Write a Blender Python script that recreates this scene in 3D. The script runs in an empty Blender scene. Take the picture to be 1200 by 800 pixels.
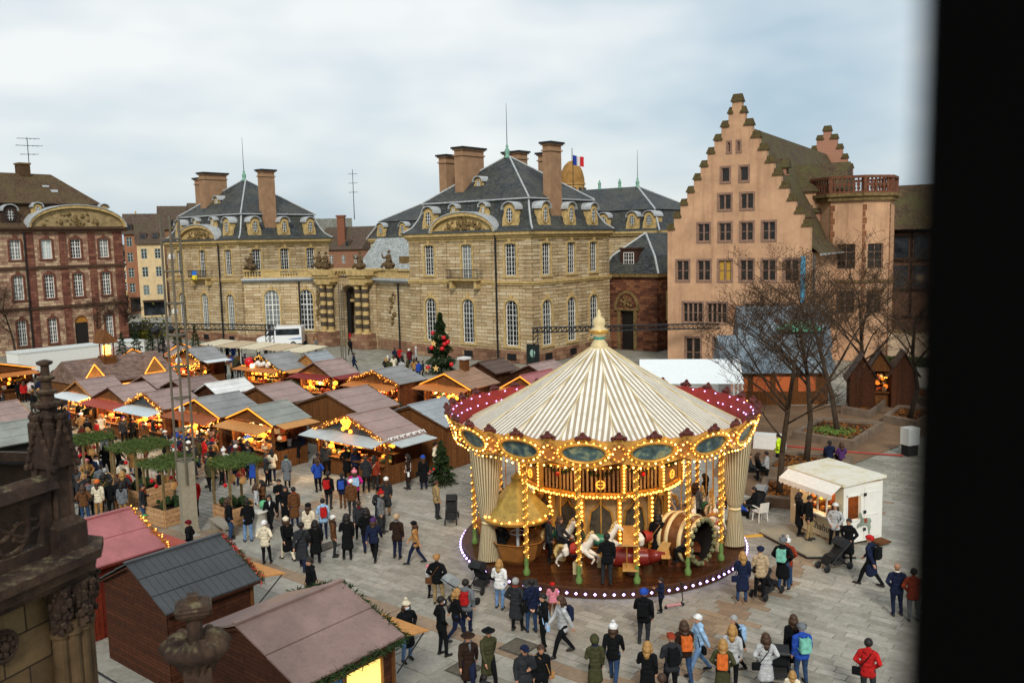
import bpy, bmesh, math, random
import numpy as np
from mathutils import Vector, Matrix, Euler
random.seed(7)
R=math.radians; D=bpy.data; SC=bpy.context.scene; COL=SC.collection
# ------------------------------------------------------------- camera
cam=D.cameras.new('camera'); CAM=D.objects.new('camera',cam); COL.objects.link(CAM); SC.camera=CAM
cam.sensor_width=36; cam.lens=36*1020/1200; cam.clip_start=.05; cam.clip_end=6000
_p,_r=R(6.5),R(1.3)
_f=Vector((0,math.cos(_p),-math.sin(_p))); _x=Vector((1,0,0)); _u=_x.cross(_f)
_X=_x*math.cos(_r)-_u*math.sin(_r); _U=_u*math.cos(_r)+_x*math.sin(_r)
m=Matrix((( _X.x,_U.x,-_f.x,0),(_X.y,_U.y,-_f.y,0),(_X.z,_U.z,-_f.z,12.2),(0,0,0,1)))
CAM.matrix_world=m
cam.dof.use_dof=True; cam.dof.focus_distance=42; cam.dof.aperture_fstop=cam.lens/1000/.018
# ------------------------------------------------------------- sky, sun, exposure
W0=D.worlds.new('World'); SC.world=W0; W0.use_nodes=True
nt=W0.node_tree; nt.nodes.clear()
def wn(t,**k):
    n=nt.nodes.new(t)
    for a,b in k.items(): setattr(n,a,b)
    return n
SUN_EL,SUN_AZ=R(36),R(178)
sky=wn('ShaderNodeTexSky',sky_type='NISHITA',sun_disc=False,sun_elevation=SUN_EL,sun_rotation=SUN_AZ,air_density=1.2,dust_density=2.5)
bg=wn('ShaderNodeBackground'); bg.inputs[1].default_value=.1
bgc=wn('ShaderNodeBackground'); bgc.inputs[1].default_value=.73
tc=wn('ShaderNodeTexCoord'); mp=wn('ShaderNodeMapping'); mp.inputs['Scale'].default_value=(1,1,2.5); mp.inputs['Location'].default_value=(.35,.1,.2)
no=wn('ShaderNodeTexNoise'); no.inputs['Scale'].default_value=2.1; no.inputs['Detail'].default_value=4; no.inputs['Roughness'].default_value=.52
cr=wn('ShaderNodeValToRGB'); e=cr.color_ramp.elements; e[0].position=.33; e[0].color=(.36,.47,.56,1); e[1].position=.62; e[1].color=(.77,.785,.775,1)
e2=cr.color_ramp.elements.new(.47); e2.color=(.56,.63,.67,1)
mx=wn('ShaderNodeMixShader'); mx.inputs[0].default_value=.9
out=wn('ShaderNodeOutputWorld'); L=nt.links.new
L(tc.outputs['Generated'],mp.inputs[0]); L(mp.outputs[0],no.inputs['Vector']); L(no.outputs[0],cr.inputs[0]); L(cr.outputs[0],bgc.inputs[0])
L(sky.outputs[0],bg.inputs[0]); L(bg.outputs[0],mx.inputs[1]); L(bgc.outputs[0],mx.inputs[2]); L(mx.outputs[0],out.inputs[0])
sl=D.lights.new('sun','SUN'); sl.energy=1.5; sl.angle=R(10); sl.color=(1,.955,.88); SUN=D.objects.new('sun',sl); COL.objects.link(SUN)
sd=Vector((math.sin(SUN_AZ)*math.cos(SUN_EL),math.cos(SUN_AZ)*math.cos(SUN_EL),math.sin(SUN_EL)))
SUN.rotation_euler=sd.to_track_quat('Z','Y').to_euler(); SUN.location=(0,-40,60)
SC.view_settings.view_transform='Standard'; SC.view_settings.look='Medium High Contrast' if False else 'None'; SC.view_settings.gamma=1
SC.view_settings.exposure=.74
SC.render.filter_size=1.05; SC.render.engine='CYCLES'; cy=SC.cycles
cy.use_denoising=True; cy.max_bounces=6; cy.diffuse_bounces=3; cy.glossy_bounces=3; cy.transmission_bounces=4; cy.transparent_max_bounces=8
cy.sample_clamp_indirect=4; cy.use_adaptive_sampling=True; cy.adaptive_threshold=.015; cy.caustics_reflective=False; cy.caustics_refractive=False
# ------------------------------------------------------------- place frame: u runs into the square, v to its left side
YAW=R(38.6); SU,CU=math.sin(YAW),math.cos(YAW); ROT=math.pi/2-YAW
def W(u,v,z=0.): return Vector((u*SU-v*CU,u*CU+v*SU,z))
def uvof(x,y): return x*SU+y*CU, -x*CU+y*SU
# ------------------------------------------------------------- mesh helper
class MB:
    def __init__(s): s.v=[]; s.f=[]; s.m=[]; s.M=None; s.uv={}
    def P(s,p):
        p=Vector(p)
        if s.M is not None: p=s.M@p
        s.v.append(p); return len(s.v)-1
    def face(s,pts,m=0,uv=None):
        s.f.append([s.P(p) for p in pts]); s.m.append(m)
        if uv: s.uv[len(s.f)-1]=uv
    def idx(s,ids,m=0): s.f.append(list(ids)); s.m.append(m)
    def box(s,x0,y0,z0,x1,y1,z1,m=0,skip=''):
        x0,x1=min(x0,x1),max(x0,x1);y0,y1=min(y0,y1),max(y0,y1);z0,z1=min(z0,z1),max(z0,z1)
        i=[s.P(p) for p in ((x0,y0,z0),(x1,y0,z0),(x1,y1,z0),(x0,y1,z0),(x0,y0,z1),(x1,y0,z1),(x1,y1,z1),(x0,y1,z1))]
        for k,q in (('b',(0,3,2,1)),('t',(4,5,6,7)),('f',(0,1,5,4)),('r',(1,2,6,5)),('k',(2,3,7,6)),('l',(3,0,4,7))):
            if k not in skip: s.idx([i[a] for a in q],m)
    def cyl(s,p0,p1,r0,r1=None,n=8,m=0,caps=True):
        r1=r0 if r1 is None else r1
        p0=Vector(p0);p1=Vector(p1);d=(p1-p0)
        if d.length<1e-6: return
        d.normalize(); a=Vector((0,0,1)) if abs(d.z)<.9 else Vector((1,0,0)); x=d.cross(a).normalized(); y=d.cross(x)
        A=[];B=[]
        for k in range(n):
            t=2*math.pi*k/n; o=x*math.cos(t)+y*math.sin(t)
            A.append(s.P(p0+o*r0)); B.append(s.P(p1+o*r1))
        for k in range(n):
            l=(k+1)%n; s.idx((A[k],B[k],B[l],A[l]),m)
        if caps:
            s.idx(A,m); s.idx(B[::-1],m)
    def tube(s,pts,r,n=6,m=0):
        for i in range(len(pts)-1):
            ra=r[i] if isinstance(r,(list,tuple)) else r; rb=r[i+1] if isinstance(r,(list,tuple)) else r
            s.cyl(pts[i],pts[i+1],ra,rb,n,m,caps=(i==0 or i==len(pts)-2))
    def lathe(s,prof,n=16,c=(0,0,0),m=0,a0=0,a1=2*math.pi,scale=(1,1)):
        c=Vector(c); full=abs(a1-a0-2*math.pi)<1e-6; k=n if full else n+1
        rings=[]
        for r,z in prof:
            rings.append([s.P(c+Vector((r*math.cos(a0+(a1-a0)*i/n)*scale[0],r*math.sin(a0+(a1-a0)*i/n)*scale[1],z))) for i in range(k)])
        for a,b in zip(rings,rings[1:]):
            for i in range(n):
                j=(i+1)%k; s.idx((a[i],a[j],b[j],b[i]),m)
    def ball(s,c,r,n=8,m=0,sz=(1,1,1)):
        c=Vector(c); h=max(3,n//2)
        top=s.P(c+Vector((0,0,r*sz[2]))); bot=s.P(c-Vector((0,0,r*sz[2]))); rings=[]
        for j in range(1,h):
            t=math.pi*j/h; rings.append([s.P(c+Vector((r*sz[0]*math.sin(t)*math.cos(2*math.pi*i/n),r*sz[1]*math.sin(t)*math.sin(2*math.pi*i/n),r*sz[2]*math.cos(t)))) for i in range(n)])
        for i in range(n):
            s.idx((top,rings[0][i],rings[0][(i+1)%n]),m); s.idx((bot,rings[-1][(i+1)%n],rings[-1][i]),m)
        for a,b in zip(rings,rings[1:]):
            for i in range(n): s.idx((a[i],b[i],b[(i+1)%n],a[(i+1)%n]),m)
    def prism(s,poly,off,m=0,caps=True):
        off=Vector(off); a=[s.P(p) for p in poly]; b=[s.P(Vector(p)+off) for p in poly]; n=len(a)
        for i in range(n):
            j=(i+1)%n; s.idx((a[i],a[j],b[j],b[i]),m)
        if caps: s.idx(a[::-1],m); s.idx(b,m)
    def bulb(s,c,r,m=0):
        c=Vector(c); p=[s.P(c+Vector(o)*r) for o in ((1,0,0),(-1,0,0),(0,1,0),(0,-1,0),(0,0,1),(0,0,-1))]
        for q in ((0,2,4),(2,1,4),(1,3,4),(3,0,4),(2,0,5),(1,2,5),(3,1,5),(0,3,5)): s.idx([p[i] for i in q],m)
    def mesh(s,name,mats,smooth=False,fix=True):
        me=D.meshes.new(name); me.from_pydata([tuple(p) for p in s.v],[],s.f)
        for x in (mats if isinstance(mats,(list,tuple)) else [mats]): me.materials.append(x)
        if fix and s.f and not s.uv:
            bm=bmesh.new(); bm.from_mesh(me)
            lay=bm.faces.layers.int.new('k'); 
            for i,f in enumerate(bm.faces): f.material_index=s.m[i]
            bmesh.ops.recalc_face_normals(bm,faces=bm.faces); bm.to_mesh(me); bm.free()
        else: me.polygons.foreach_set('material_index',s.m)
        n=len(me.loops); U=me.uv_layers.new(name='UVMap')
        co=np.empty(len(me.vertices)*3); me.vertices.foreach_get('co',co); co=co.reshape(-1,3)
        li=np.empty(n,int); me.loops.foreach_get('vertex_index',li)
        nf=len(me.polygons); nr=np.empty(nf*3); me.polygons.foreach_get('normal',nr); nr=nr.reshape(-1,3)
        lt=np.empty(nf,int); me.polygons.foreach_get('loop_total',lt); fn=np.repeat(nr,lt,axis=0)
        flat=np.abs(fn[:,2])>.985
        t=np.stack([-fn[:,1],fn[:,0],np.zeros(n)],1); t[flat]=(1,0,0); t/=np.maximum(np.linalg.norm(t,axis=1),1e-9)[:,None]
        b=np.cross(fn,t); pc=co[li]
        uv=np.stack([(pc*t).sum(1),(pc*b).sum(1)],1)
        if s.uv:
            st=np.concatenate([[0],np.cumsum(lt)])
            for k,q in s.uv.items(): uv[st[k]:st[k]+len(q)]=q
        U.data.foreach_set('uv',uv.ravel())
        if smooth: me.polygons.foreach_set('use_smooth',[True]*nf)
        me.update(); return me
    def build(s,name,mats,parent=None,smooth=False,**k):
        return place(name,s.mesh(name,mats,smooth),parent,**k)
def place(name,me,parent=None,loc=(0,0,0),rz=0,rot=None,scale=None):
    o=D.objects.new(name,me); COL.objects.link(o); o.location=loc
    o.rotation_euler=rot if rot is not None else (0,0,rz)
    if scale is not None: o.scale=scale if isinstance(scale,(tuple,list)) else (scale,)*3
    if parent: o.parent=parent
    return o
def tag(o,label=None,cat=None,group=None,kind=None):
    for k,v in (('label',label),('category',cat),('group',group),('kind',kind)):
        if v: o[k]=v
    return o
def thing(name,label,cat,loc=(0,0,0),rz=0,group=None):
    o=D.objects.new(name,None); COL.objects.link(o); o.location=loc; o.rotation_euler=(0,0,rz); o.empty_display_size=.2
    return tag(o,label,cat,group)
def kids(o): return [c for c in COL.objects if c.parent==o]
def copy_tree(o,parent=None):
    c=o.copy(); COL.objects.link(c)
    if parent: c.parent=parent
    for ch in list(o.children): copy_tree(ch,c)
    return c
MC={}
def cached(key,fn):
    if key not in MC: MC[key]=fn()
    return MC[key]
# ------------------------------------------------------------- materials
def lin(c):
    if isinstance(c,str):
        c=[int(c[i:i+2],16)/255 for i in (0,2,4)]
        c=[x/12.92 if x<=.04045 else ((x+.055)/1.055)**2.4 for x in c]
    return (c[0],c[1],c[2],1)
class NM:
    def __init__(s,name):
        s.m=D.materials.new(name); s.m.use_nodes=True; s.t=s.m.node_tree; s.b=s.t.nodes['Principled BSDF']
    def n(s,t,**k):
        x=s.t.nodes.new(t)
        for a,b in k.items():
            if a in ('Scale','Detail','Roughness','Distortion','Fac','Strength','Distance'): x.inputs[a].default_value=b
            else: setattr(x,a,b)
        return x
    def l(s,a,b): s.t.links.new(a,b)
    def noise(s,vec,scale,detail=4,rough=.6):
        x=s.n('ShaderNodeTexNoise',Scale=scale,Detail=detail); x.inputs['Roughness'].default_value=rough
        if vec is not None: s.l(vec,x.inputs['Vector'])
        return x.outputs[0]
    def ramp(s,fac,stops):
        x=s.n('ShaderNodeValToRGB'); e=x.color_ramp.elements
        e[0].position,e[0].color=stops[0][0],lin(stops[0][1]); e[1].position,e[1].color=stops[-1][0],lin(stops[-1][1])
        for p,c in stops[1:-1]:
            q=e.new(p); q.color=lin(c)
        s.l(fac,x.inputs[0]); return x.outputs[0]
    def mix(s,fac,a,b,mode='MIX'):
        x=s.n('ShaderNodeMix',data_type='RGBA',blend_type=mode)
        for sock,val in ((x.inputs[0],fac),(x.inputs[6],a),(x.inputs[7],b)):
            if hasattr(val,'links'): s.l(val,sock)
            elif isinstance(val,(int,float)): sock.default_value=val
            else: sock.default_value=lin(val)
        return x.outputs[2]
    def bump(s,h,strength=.3,dist=.02):
        x=s.n('ShaderNodeBump'); x.inputs['Strength'].default_value=strength; x.inputs['Distance'].default_value=dist
        s.l(h,x.inputs['Height']); s.l(x.outputs[0],s.b.inputs['Normal'])
    def col(s,c):
        i=s.b.inputs['Base Color']
        if hasattr(c,'links'): s.l(c,i)
        else: i.default_value=lin(c)
    def set(s,rough=.7,metal=0,spec=None,emit=None,es=0):
        s.b.inputs['Roughness'].default_value=rough; s.b.inputs['Metallic'].default_value=metal
        if spec is not None: s.b.inputs['Specular IOR Level'].default_value=spec
        if emit is not None:
            s.b.inputs['Emission Color'].default_value=lin(emit); s.b.inputs['Emission Strength'].default_value=es
        return s.m
    def uv(s): return s.n('ShaderNodeUVMap').outputs[0]
    def obj(s): return s.n('ShaderNodeTexCoord').outputs['Object']
    def pos(s): return s.n('ShaderNodeNewGeometry').outputs['Position']
def plain(name,c,rough=.7,var=.25,scale=6,metal=0,bump=.0,spec=None):
    def f():
        k=NM(name); v=k.obj(); nz=k.noise(v,scale,5)
        a=lin(c); d=tuple(x*(1-var) for x in a[:3]); h=tuple(min(1,x*(1+var)) for x in a[:3])
        k.col(k.ramp(nz,[(.3,d),(.7,h)]))
        if bump: k.bump(k.noise(v,scale*5,3),bump,.01)
        return k.set(rough,metal,spec if spec is not None else (.15 if rough>=.7 else .35))
    return cached(('m',name),f)
def blocks(name,c1,c2,c3,mortar,bw,bh,ms=.012,dirt=('3a3326',.45),bump=.5,off=.5,rough=.85,dscale=.35):
    """coursed stone: block colour differs from block to block, joints recessed"""
    def f():
        k=NM(name); uv=k.uv()
        b=k.n('ShaderNodeTexBrick'); k.l(uv,b.inputs['Vector']); b.offset=off
        for a,v in (('Scale',1),('Mortar Size',ms),('Mortar Smooth',.2),('Bias',0),('Brick Width',bw),('Row Height',bh)): b.inputs[a].default_value=v
        b.inputs['Color1'].default_value=(0,0,0,1); b.inputs['Color2'].default_value=(1,1,1,1); b.inputs['Mortar'].default_value=(.5,.5,.5,1)
        c=k.ramp(b.outputs[0],[(.0,c1),(.45,c2),(.8,c3),(1,c2)])
        p=k.pos(); n2=k.noise(p,dscale,6,.65); n3=k.noise(p,9,4)
        mpz=k.n('ShaderNodeMapping'); mpz.inputs['Scale'].default_value=(2.2,2.2,.16); k.l(p,mpz.inputs[0]); n4=k.noise(mpz.outputs[0],1.0,6,.7)
        c=k.mix(k.ramp(n2,[(.5,(0,0,0)),(.72,(dirt[1],)*3)]),c,dirt[0]); c=k.mix(k.ramp(n4,[(.52,(0,0,0)),(.75,(dirt[1]*.9,)*3)]),c,dirt[0])
        c=k.mix(.35,c,k.ramp(n3,[(.3,(.25,.25,.25)),(.7,(.8,.8,.8))]),'OVERLAY')
        c=k.mix(b.outputs['Fac'],c,mortar); k.col(c)
        inv=k.n('ShaderNodeMath',operation='SUBTRACT'); inv.inputs[0].default_value=1; k.l(b.outputs['Fac'],inv.inputs[1])
        k.bump(inv.outputs[0],bump,.03); return k.set(rough,spec=.2)
    return cached(('m',name),f)
def roofing(name,c1,c2,c3,moss=None,bw=.28,bh=.16,mossamt=.5,rough=.6):
    def f():
        k=NM(name); uv=k.uv(); b=k.n('ShaderNodeTexBrick'); k.l(uv,b.inputs['Vector'])
        for a,v in (('Scale',1),('Mortar Size',.012),('Mortar Smooth',.1),('Bias',0),('Brick Width',bw),('Row Height',bh)): b.inputs[a].default_value=v
        b.inputs['Color1'].default_value=(0,0,0,1); b.inputs['Color2'].default_value=(1,1,1,1); b.inputs['Mortar'].default_value=(.1,.1,.1,1)
        p=k.pos(); n1=k.noise(p,.5,6,.65); n2=k.noise(p,3,5)
        c=k.ramp(b.outputs[0],[(0,c1),(.5,c2),(1,c3)])
        c=k.mix(.5,c,k.ramp(n2,[(.3,(.2,.2,.2)),(.7,(.85,.85,.85))]),'OVERLAY')
        if moss: c=k.mix(k.ramp(n1,[(.42,(0,0,0)),(.62,(mossamt,)*3)]),c,moss)
        k.col(c); k.bump(b.outputs['Fac'],-.5 if False else .5,-.015); return k.set(rough,spec=.3)
    return cached(('m',name),f)
def emit(name,c,s):
    def f():
        k=NM(name); k.col(c); m=k.set(.5,emit=c,es=s); m.cycles.emission_sampling='NONE'; return m
    return cached(('m',name),f)
def planks(name,c1,c2,w=.14,vertical=True,rough=.75,seam='140c07',h=8):
    def f():
        k=NM(name); uv=k.uv(); b=k.n('ShaderNodeTexBrick')
        if vertical:
            mp=k.n('ShaderNodeMapping'); mp.inputs['Rotation'].default_value=(0,0,math.pi/2); k.l(uv,mp.inputs[0]); k.l(mp.outputs[0],b.inputs['Vector'])
        else: k.l(uv,b.inputs['Vector'])
        for a,v in (('Scale',1),('Mortar Size',.006),('Mortar Smooth',.1),('Bias',0),('Brick Width',h),('Row Height',w)): b.inputs[a].default_value=v
        b.inputs['Color1'].default_value=lin(c1); b.inputs['Color2'].default_value=lin(c2); b.inputs['Mortar'].default_value=lin(seam)
        n=k.noise(k.obj(),7,5); k.col(k.mix(.5,b.outputs[0],k.ramp(n,[(.3,(.2,.2,.2)),(.7,(.8,.8,.8))]),'OVERLAY'))
        k.bump(b.outputs['Fac'],.4,-.01); return k.set(rough,spec=.12)
    return cached(('m',name),f)
def glassmat(name,c=(.02,.025,.03),rough=.06):
    def f():
        k=NM(name); n=k.noise(k.pos(),1.3,3); k.col(k.ramp(n,[(.35,tuple(x*.5 for x in c)),(.65,tuple(x*1.8 for x in c))])); return k.set(rough,spec=.38)
    return cached(('m',name),f)
M_SAND=lambda:blocks('yellow_sandstone','a48d6a','b7a07b','c9b796','40341f',1.7,.36,.024,dirt=('4f4430',.4))
M_SANDS=lambda:plain('sandstone_trim','b39a68',.85,.3,2.5)
M_DIRTS=lambda:plain('weathered_stone','6f5c3c',.9,.45,3)
M_RED=lambda:blocks('red_sandstone_mixed','8a6857','a5826c','ccb291','3a241d',.75,.33,.012,off=.37)
M_PLINTH=lambda:blocks('plinth_stone','6f4f3e','8a6650','a08466','40302a',1.2,.45)
M_SLATE=lambda:roofing('slate','232628','313537','464a4c','5b5a48',.3,.17,.35)
M_TILE=lambda:roofing('mossy_tile','3b2a1e','4d3a28','5e4a33','574d2e',.24,.18,.5,.85)
M_LEAD=lambda:plain('lead_flashing','a9adae',.45,.2,3,.1)
M_WHITE=lambda:plain('white_paint','d8d8d2',.5,.06)
M_GLASS=lambda:glassmat('window_glass')
def plaster(name,c):
    def f():
        k=NM(name); p=k.pos(); a=lin(c)[:3]; n=k.noise(p,.6,6,.65); n2=k.noise(p,3.5,6,.7); mp=k.n('ShaderNodeMapping'); mp.inputs['Scale'].default_value=(1.6,1.6,.12); k.l(p,mp.inputs[0]); n3=k.noise(mp.outputs[0],1.0,6,.7)
        col=k.ramp(n,[(.3,tuple(x*.78 for x in a)),(.7,tuple(min(1,x*1.15) for x in a))]); col=k.mix(k.ramp(n3,[(.5,(0,0,0)),(.74,(.5,.5,.5))]),col,'7d5a42'); col=k.mix(k.ramp(n2,[(.56,(0,0,0)),(.7,(.4,.4,.4))]),col,'d3b08e'); k.col(col); k.bump(n2,.2,.02); return k.set(.9,spec=.12)
    return cached(('m',name),f)
M_PLAST=lambda:plaster('peach_plaster','bb9474')
M_IRON=lambda:plain('black_iron','17181a',.5,.2)
M_CHIM=lambda:plain('chimney_render','94755a',.9,.18,1.2)
# ============================================================= building kit
class Face:
    def __init__(s,o,d):
        s.o=Vector((o[0],o[1])); s.d=Vector((d[0],d[1])).normalized(); s.n=Vector((s.d.y,-s.d.x)); s.a=math.atan2(s.d.y,s.d.x)
    def T(s,t,n,z):
        p=s.o+s.d*t+s.n*n; return (p.x,p.y,z)
def arcpts(s0,s1,zs,rise,k=8):
    c=(s0+s1)/2; h=(s1-s0)/2
    return [(c-h*math.cos(math.pi*i/k),zs+rise*math.sin(math.pi*i/k)) for i in range(k+1)]
def wall(mb,F,L,z0,z1,ops=(),depth=.3,m=0,keep=None,xb=(),zb=()):
    xs=sorted({0,L,*xb,*[o[0] for o in ops],*[o[1] for o in ops]}); zs=sorted({z0,z1,*zb,*[o[2] for o in ops],*[o[3] for o in ops]})
    for a,b in zip(xs,xs[1:]):
        for c,d in zip(zs,zs[1:]):
            s=(a+b)/2; z=(c+d)/2
            if any(o[0]<s<o[1] and o[2]<z<o[3] for o in ops) or (keep and not keep(s,z)): continue
            mb.face([F.T(a,0,c),F.T(b,0,c),F.T(b,0,d),F.T(a,0,d)],m)
    for o in ops:
        s0,s1,a,b=o[:4]; r=o[4] if len(o)>4 else 0; q=b-r
        mb.face([F.T(s0,0,a),F.T(s0,0,q),F.T(s0,-depth,q),F.T(s0,-depth,a)],m); mb.face([F.T(s1,0,a),F.T(s1,-depth,a),F.T(s1,-depth,q),F.T(s1,0,q)],m)
        mb.face([F.T(s0,0,a),F.T(s0,-depth,a),F.T(s1,-depth,a),F.T(s1,0,a)],m)
        if r:
            P=arcpts(s0,s1,q,r); c=(s0+s1)/2
            for i,(p,w) in enumerate(zip(P,P[1:])):
                mb.face([F.T(p[0],0,p[1]),F.T(w[0],0,w[1]),F.T(w[0],-depth,w[1]),F.T(p[0],-depth,p[1])],m)
                cx=s0 if (p[0]+w[0])/2<c else s1
                mb.face([F.T(p[0],0,p[1]),F.T(w[0],0,w[1]),F.T(cx,0,b)],m)
        else: mb.face([F.T(s0,0,b),F.T(s1,0,b),F.T(s1,-depth,b),F.T(s0,-depth,b)],m)
def fbox(mb,F,s0,s1,n0,n1,z0,z1,m=0):
    p=[F.T(s,n,z) for z in (z0,z1) for s,n in ((s0,n0),(s1,n0),(s1,n1),(s0,n1))]; i=[mb.P(q) for q in p]
    for q in ((0,3,2,1),(4,5,6,7),(0,1,5,4),(1,2,6,5),(2,3,7,6),(3,0,4,7)): mb.idx([i[a] for a in q],m)
def win_meshes(w,h,rise,nx,nz,fr,bar,sur,mats):
    fm,gm,sm=mats
    def f():
        mb=MB(); q=h-rise
        def top(x): 
            return q+(rise*math.sqrt(max(0,1-(x/(w/2))**2)) if rise else 0)
        for x in (-w/2+fr/2,w/2-fr/2): mb.box(x-fr/2,-.04,0,x+fr/2,.03,q)
        mb.box(-w/2,-.04,0,w/2,.03,fr)
        if rise:
            P=arcpts(-w/2,w/2,q,rise); Q=arcpts(-w/2+fr,w/2-fr,q,rise-fr)
            for i in range(len(P)-1):
                for y in (-.04,.03): mb.face([(P[i][0],y,P[i][1]),(P[i+1][0],y,P[i+1][1]),(Q[i+1][0],y,Q[i+1][1]),(Q[i][0],y,Q[i][1])])
                mb.face([(Q[i][0],-.04,Q[i][1]),(Q[i+1][0],-.04,Q[i+1][1]),(Q[i+1][0],.03,Q[i+1][1]),(Q[i][0],.03,Q[i][1])])
        else: mb.box(-w/2,-.04,h-fr,w/2,.03,h)
        for i in range(1,nx):
            x=-w/2+w*i/nx; b=bar*(2.2 if nx%2==0 and i==nx//2 else 1); mb.box(x-b/2,-.03,fr,x+b/2,.02,top(x)-.01)
        for j in range(1,nz):
            z=h*j/nz; b=bar*(2 if j==int(nz*.68) else 1); hw=w/2-.01
            if z>q and rise: hw=w/2*math.sqrt(max(0,1-((z-q)/rise)**2))-.02
            mb.box(-hw,-.028,z-b/2,hw,.018,z+b/2)
        fr_=mb.mesh('window',fm)
        g=MB(); pts=[(-w/2,.01,0),(w/2,.01,0)]
        pts+=[(x,.01,z) for x,z in reversed(arcpts(-w/2,w/2,q,rise))] if rise else [(w/2,.01,h),(-w/2,.01,h)]
        g.face(pts); gl=g.mesh('pane',gm); st=None
        if sur:
            s=MB(); k=.2
            for x in (-w/2-k,w/2): s.box(x,-.30,-.05,x+k,-.19,q)
            s.box(-w/2-k-.06,-.36,-.22,w/2+k+.06,-.17,-.02)
            if rise:
                P=arcpts(-w/2,w/2,q,rise); Q=arcpts(-w/2-k,w/2+k,q,rise+k)
                for i in range(len(P)-1):
                    A=[(P[i][0],P[i][1]),(P[i+1][0],P[i+1][1]),(Q[i+1][0],Q[i+1][1]),(Q[i][0],Q[i][1])]
                    s.prism([(x,-.30,z) for x,z in A],(0,.11,0))
                s.box(-.16,-.42,h-.05,.16,-.2,h+.5)
            else: s.box(-w/2-k,-.30,h,w/2+k,-.19,h+.2)
            st=s.mesh('surround',sm)
        return fr_,gl,st
    return cached(('win',w,h,rise,nx,nz,fr,bar,sur,fm.name,gm.name,sm.name if sm else ''),f)
WR=random.Random(17)
def window(par,F,sc,z,w,h,rise=0,nx=4,nz=6,fr=.065,bar=.03,sur=True,mats=None,depth=.2,name='window'):
    mats=mats or (M_WHITE(),M_GLASS(),M_SANDS())
    a,b,c=win_meshes(w,h,rise,nx,nz,fr,bar,sur,mats)
    o=place(name,a,par,loc=F.T(sc,-depth,z),rz=F.a); pn=place('pane',b,o)
    if mats[1].name=='window_glass':
        k=WR.random(); pn.material_slots[0].link='OBJECT'; pn.material_slots[0].material=M_GLASS() if k<.5 else (glassmat('glass_dim',(.012,.013,.014),.12) if k<.88 else plain('curtained_glass','6f7472',.25,.35,1.5,spec=.4))
    if c: place('surround',c,o,loc=(0,.2-depth+.02,0))
    return o
def rings(mb,x0,y0,x1,y1,prof,m=0,cap=False):
    R_=[]
    for n,z in prof: R_.append([mb.P(p) for p in ((x0-n,y0-n,z),(x1+n,y0-n,z),(x1+n,y1+n,z),(x0-n,y1+n,z))])
    for a,b in zip(R_,R_[1:]):
        for i in range(4): mb.idx((a[i],a[(i+1)%4],b[(i+1)%4],b[i]),m)
    if cap: mb.idx(R_[-1],m)
def dormer(par,F,s,n,z,w=1.5,h=2.3,oval=True,stone=None,dep=2.2):
    stone=stone or M_SANDS()
    def f():
        mb=MB(); k=10; R2=w/2
        O=[(-R2,0)]+arcpts(-R2,R2,h-R2*.8,R2*.8,k)+[(R2,0)]
        if oval: I=[(w*.27*math.cos(math.pi*(1.5-2*i/16)),h*.5+h*.29*math.sin(math.pi*(1.5-2*i/16))) for i in range(17)]
        a=[(x,-.12,zz) for x,zz in O]
        mb.prism(a,(0,dep,0))
        # scroll feet and raised oval surround
        for sx in (-1,1): mb.prism([(sx*R2,-.14,0),(sx*(R2+.28),-.14,0),(sx*(R2+.2),-.14,h*.35),(sx*R2,-.14,h*.6)],(0,.35,0))
        N=18; P=[]
        for i in range(N):
            t=2*math.pi*i/N
            P.append([(w*r*math.cos(t),y,h*.5+h*rz*math.sin(t)) for r,rz,y in ((.40,.40,-.14),(.38,.38,-.24),(.29,.31,-.24),(.29,.31,-.10))])
        for i in range(N):
            A,B=P[i],P[(i+1)%N]
            for j in range(3): mb.face([A[j],B[j],B[j+1],A[j+1]])
        body=mb.mesh('dormer',stone)
        hd=MB(); Q=arcpts(-R2-.12,R2+.12,h-R2*.8,R2*.8+.12,k); Q2=arcpts(-R2-.2,R2+.2,h-R2*.8,R2*.8+.22,k)
        for i in range(k):
            A=[Q[i],Q[i+1],Q2[i+1],Q2[i]]; hd.prism([(x,-.4,zz) for x,zz in A],(0,dep+.3,0))
        hood=hd.mesh('hood',M_LEAD())
        g=MB(); g.face([(w*.29*math.cos(2*math.pi*i/N),-.145,h*.5+h*.31*math.sin(2*math.pi*i/N)) for i in range(N)]); pane=g.mesh('pane',M_GLASS())
        b=MB(); 
        for x in (-w*.1,w*.1): b.box(x-.025,-.19,h*.5-h*.29,x+.025,-.16,h*.5+h*.29)
        for j in (-1,0,1): b.box(-w*.27,-.185,h*.5+j*h*.15-.025,w*.27,-.16,h*.5+j*h*.15+.025)
        bars=b.mesh('glazing_bars',M_WHITE())
        return body,hood,pane,bars
    A=cached(('dorm',w,h,stone.name,dep),f)
    o=place('dormer',A[0],par,loc=F.T(s,n,z),rz=F.a)
    for nm,x in zip(('hood','pane','glazing_bars'),A[1:]): place(nm,x,o)
    return o
def chimney(par,x0,y0,x1,y1,z0,z1):
    mb=MB(); mb.box(x0,y0,z0,x1,y1,z1-.35); mb.box(x0-.12,y0-.12,z1-.95,x1+.12,y1+.12,z1-.8); mb.box(x0-.15,y0-.15,z1-.35,x1+.15,y1+.15,z1-.2)
    o=mb.build('chimney',M_CHIM(),par)
    c=MB(); c.box(x0-.28,y0-.28,z1-.2,x1+.28,y1+.28,z1); c.build('chimney_cap',M_IRON(),o); return o
def strip(mb,a,b,r=.12): mb.cyl(a,b,r,r,6)
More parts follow.
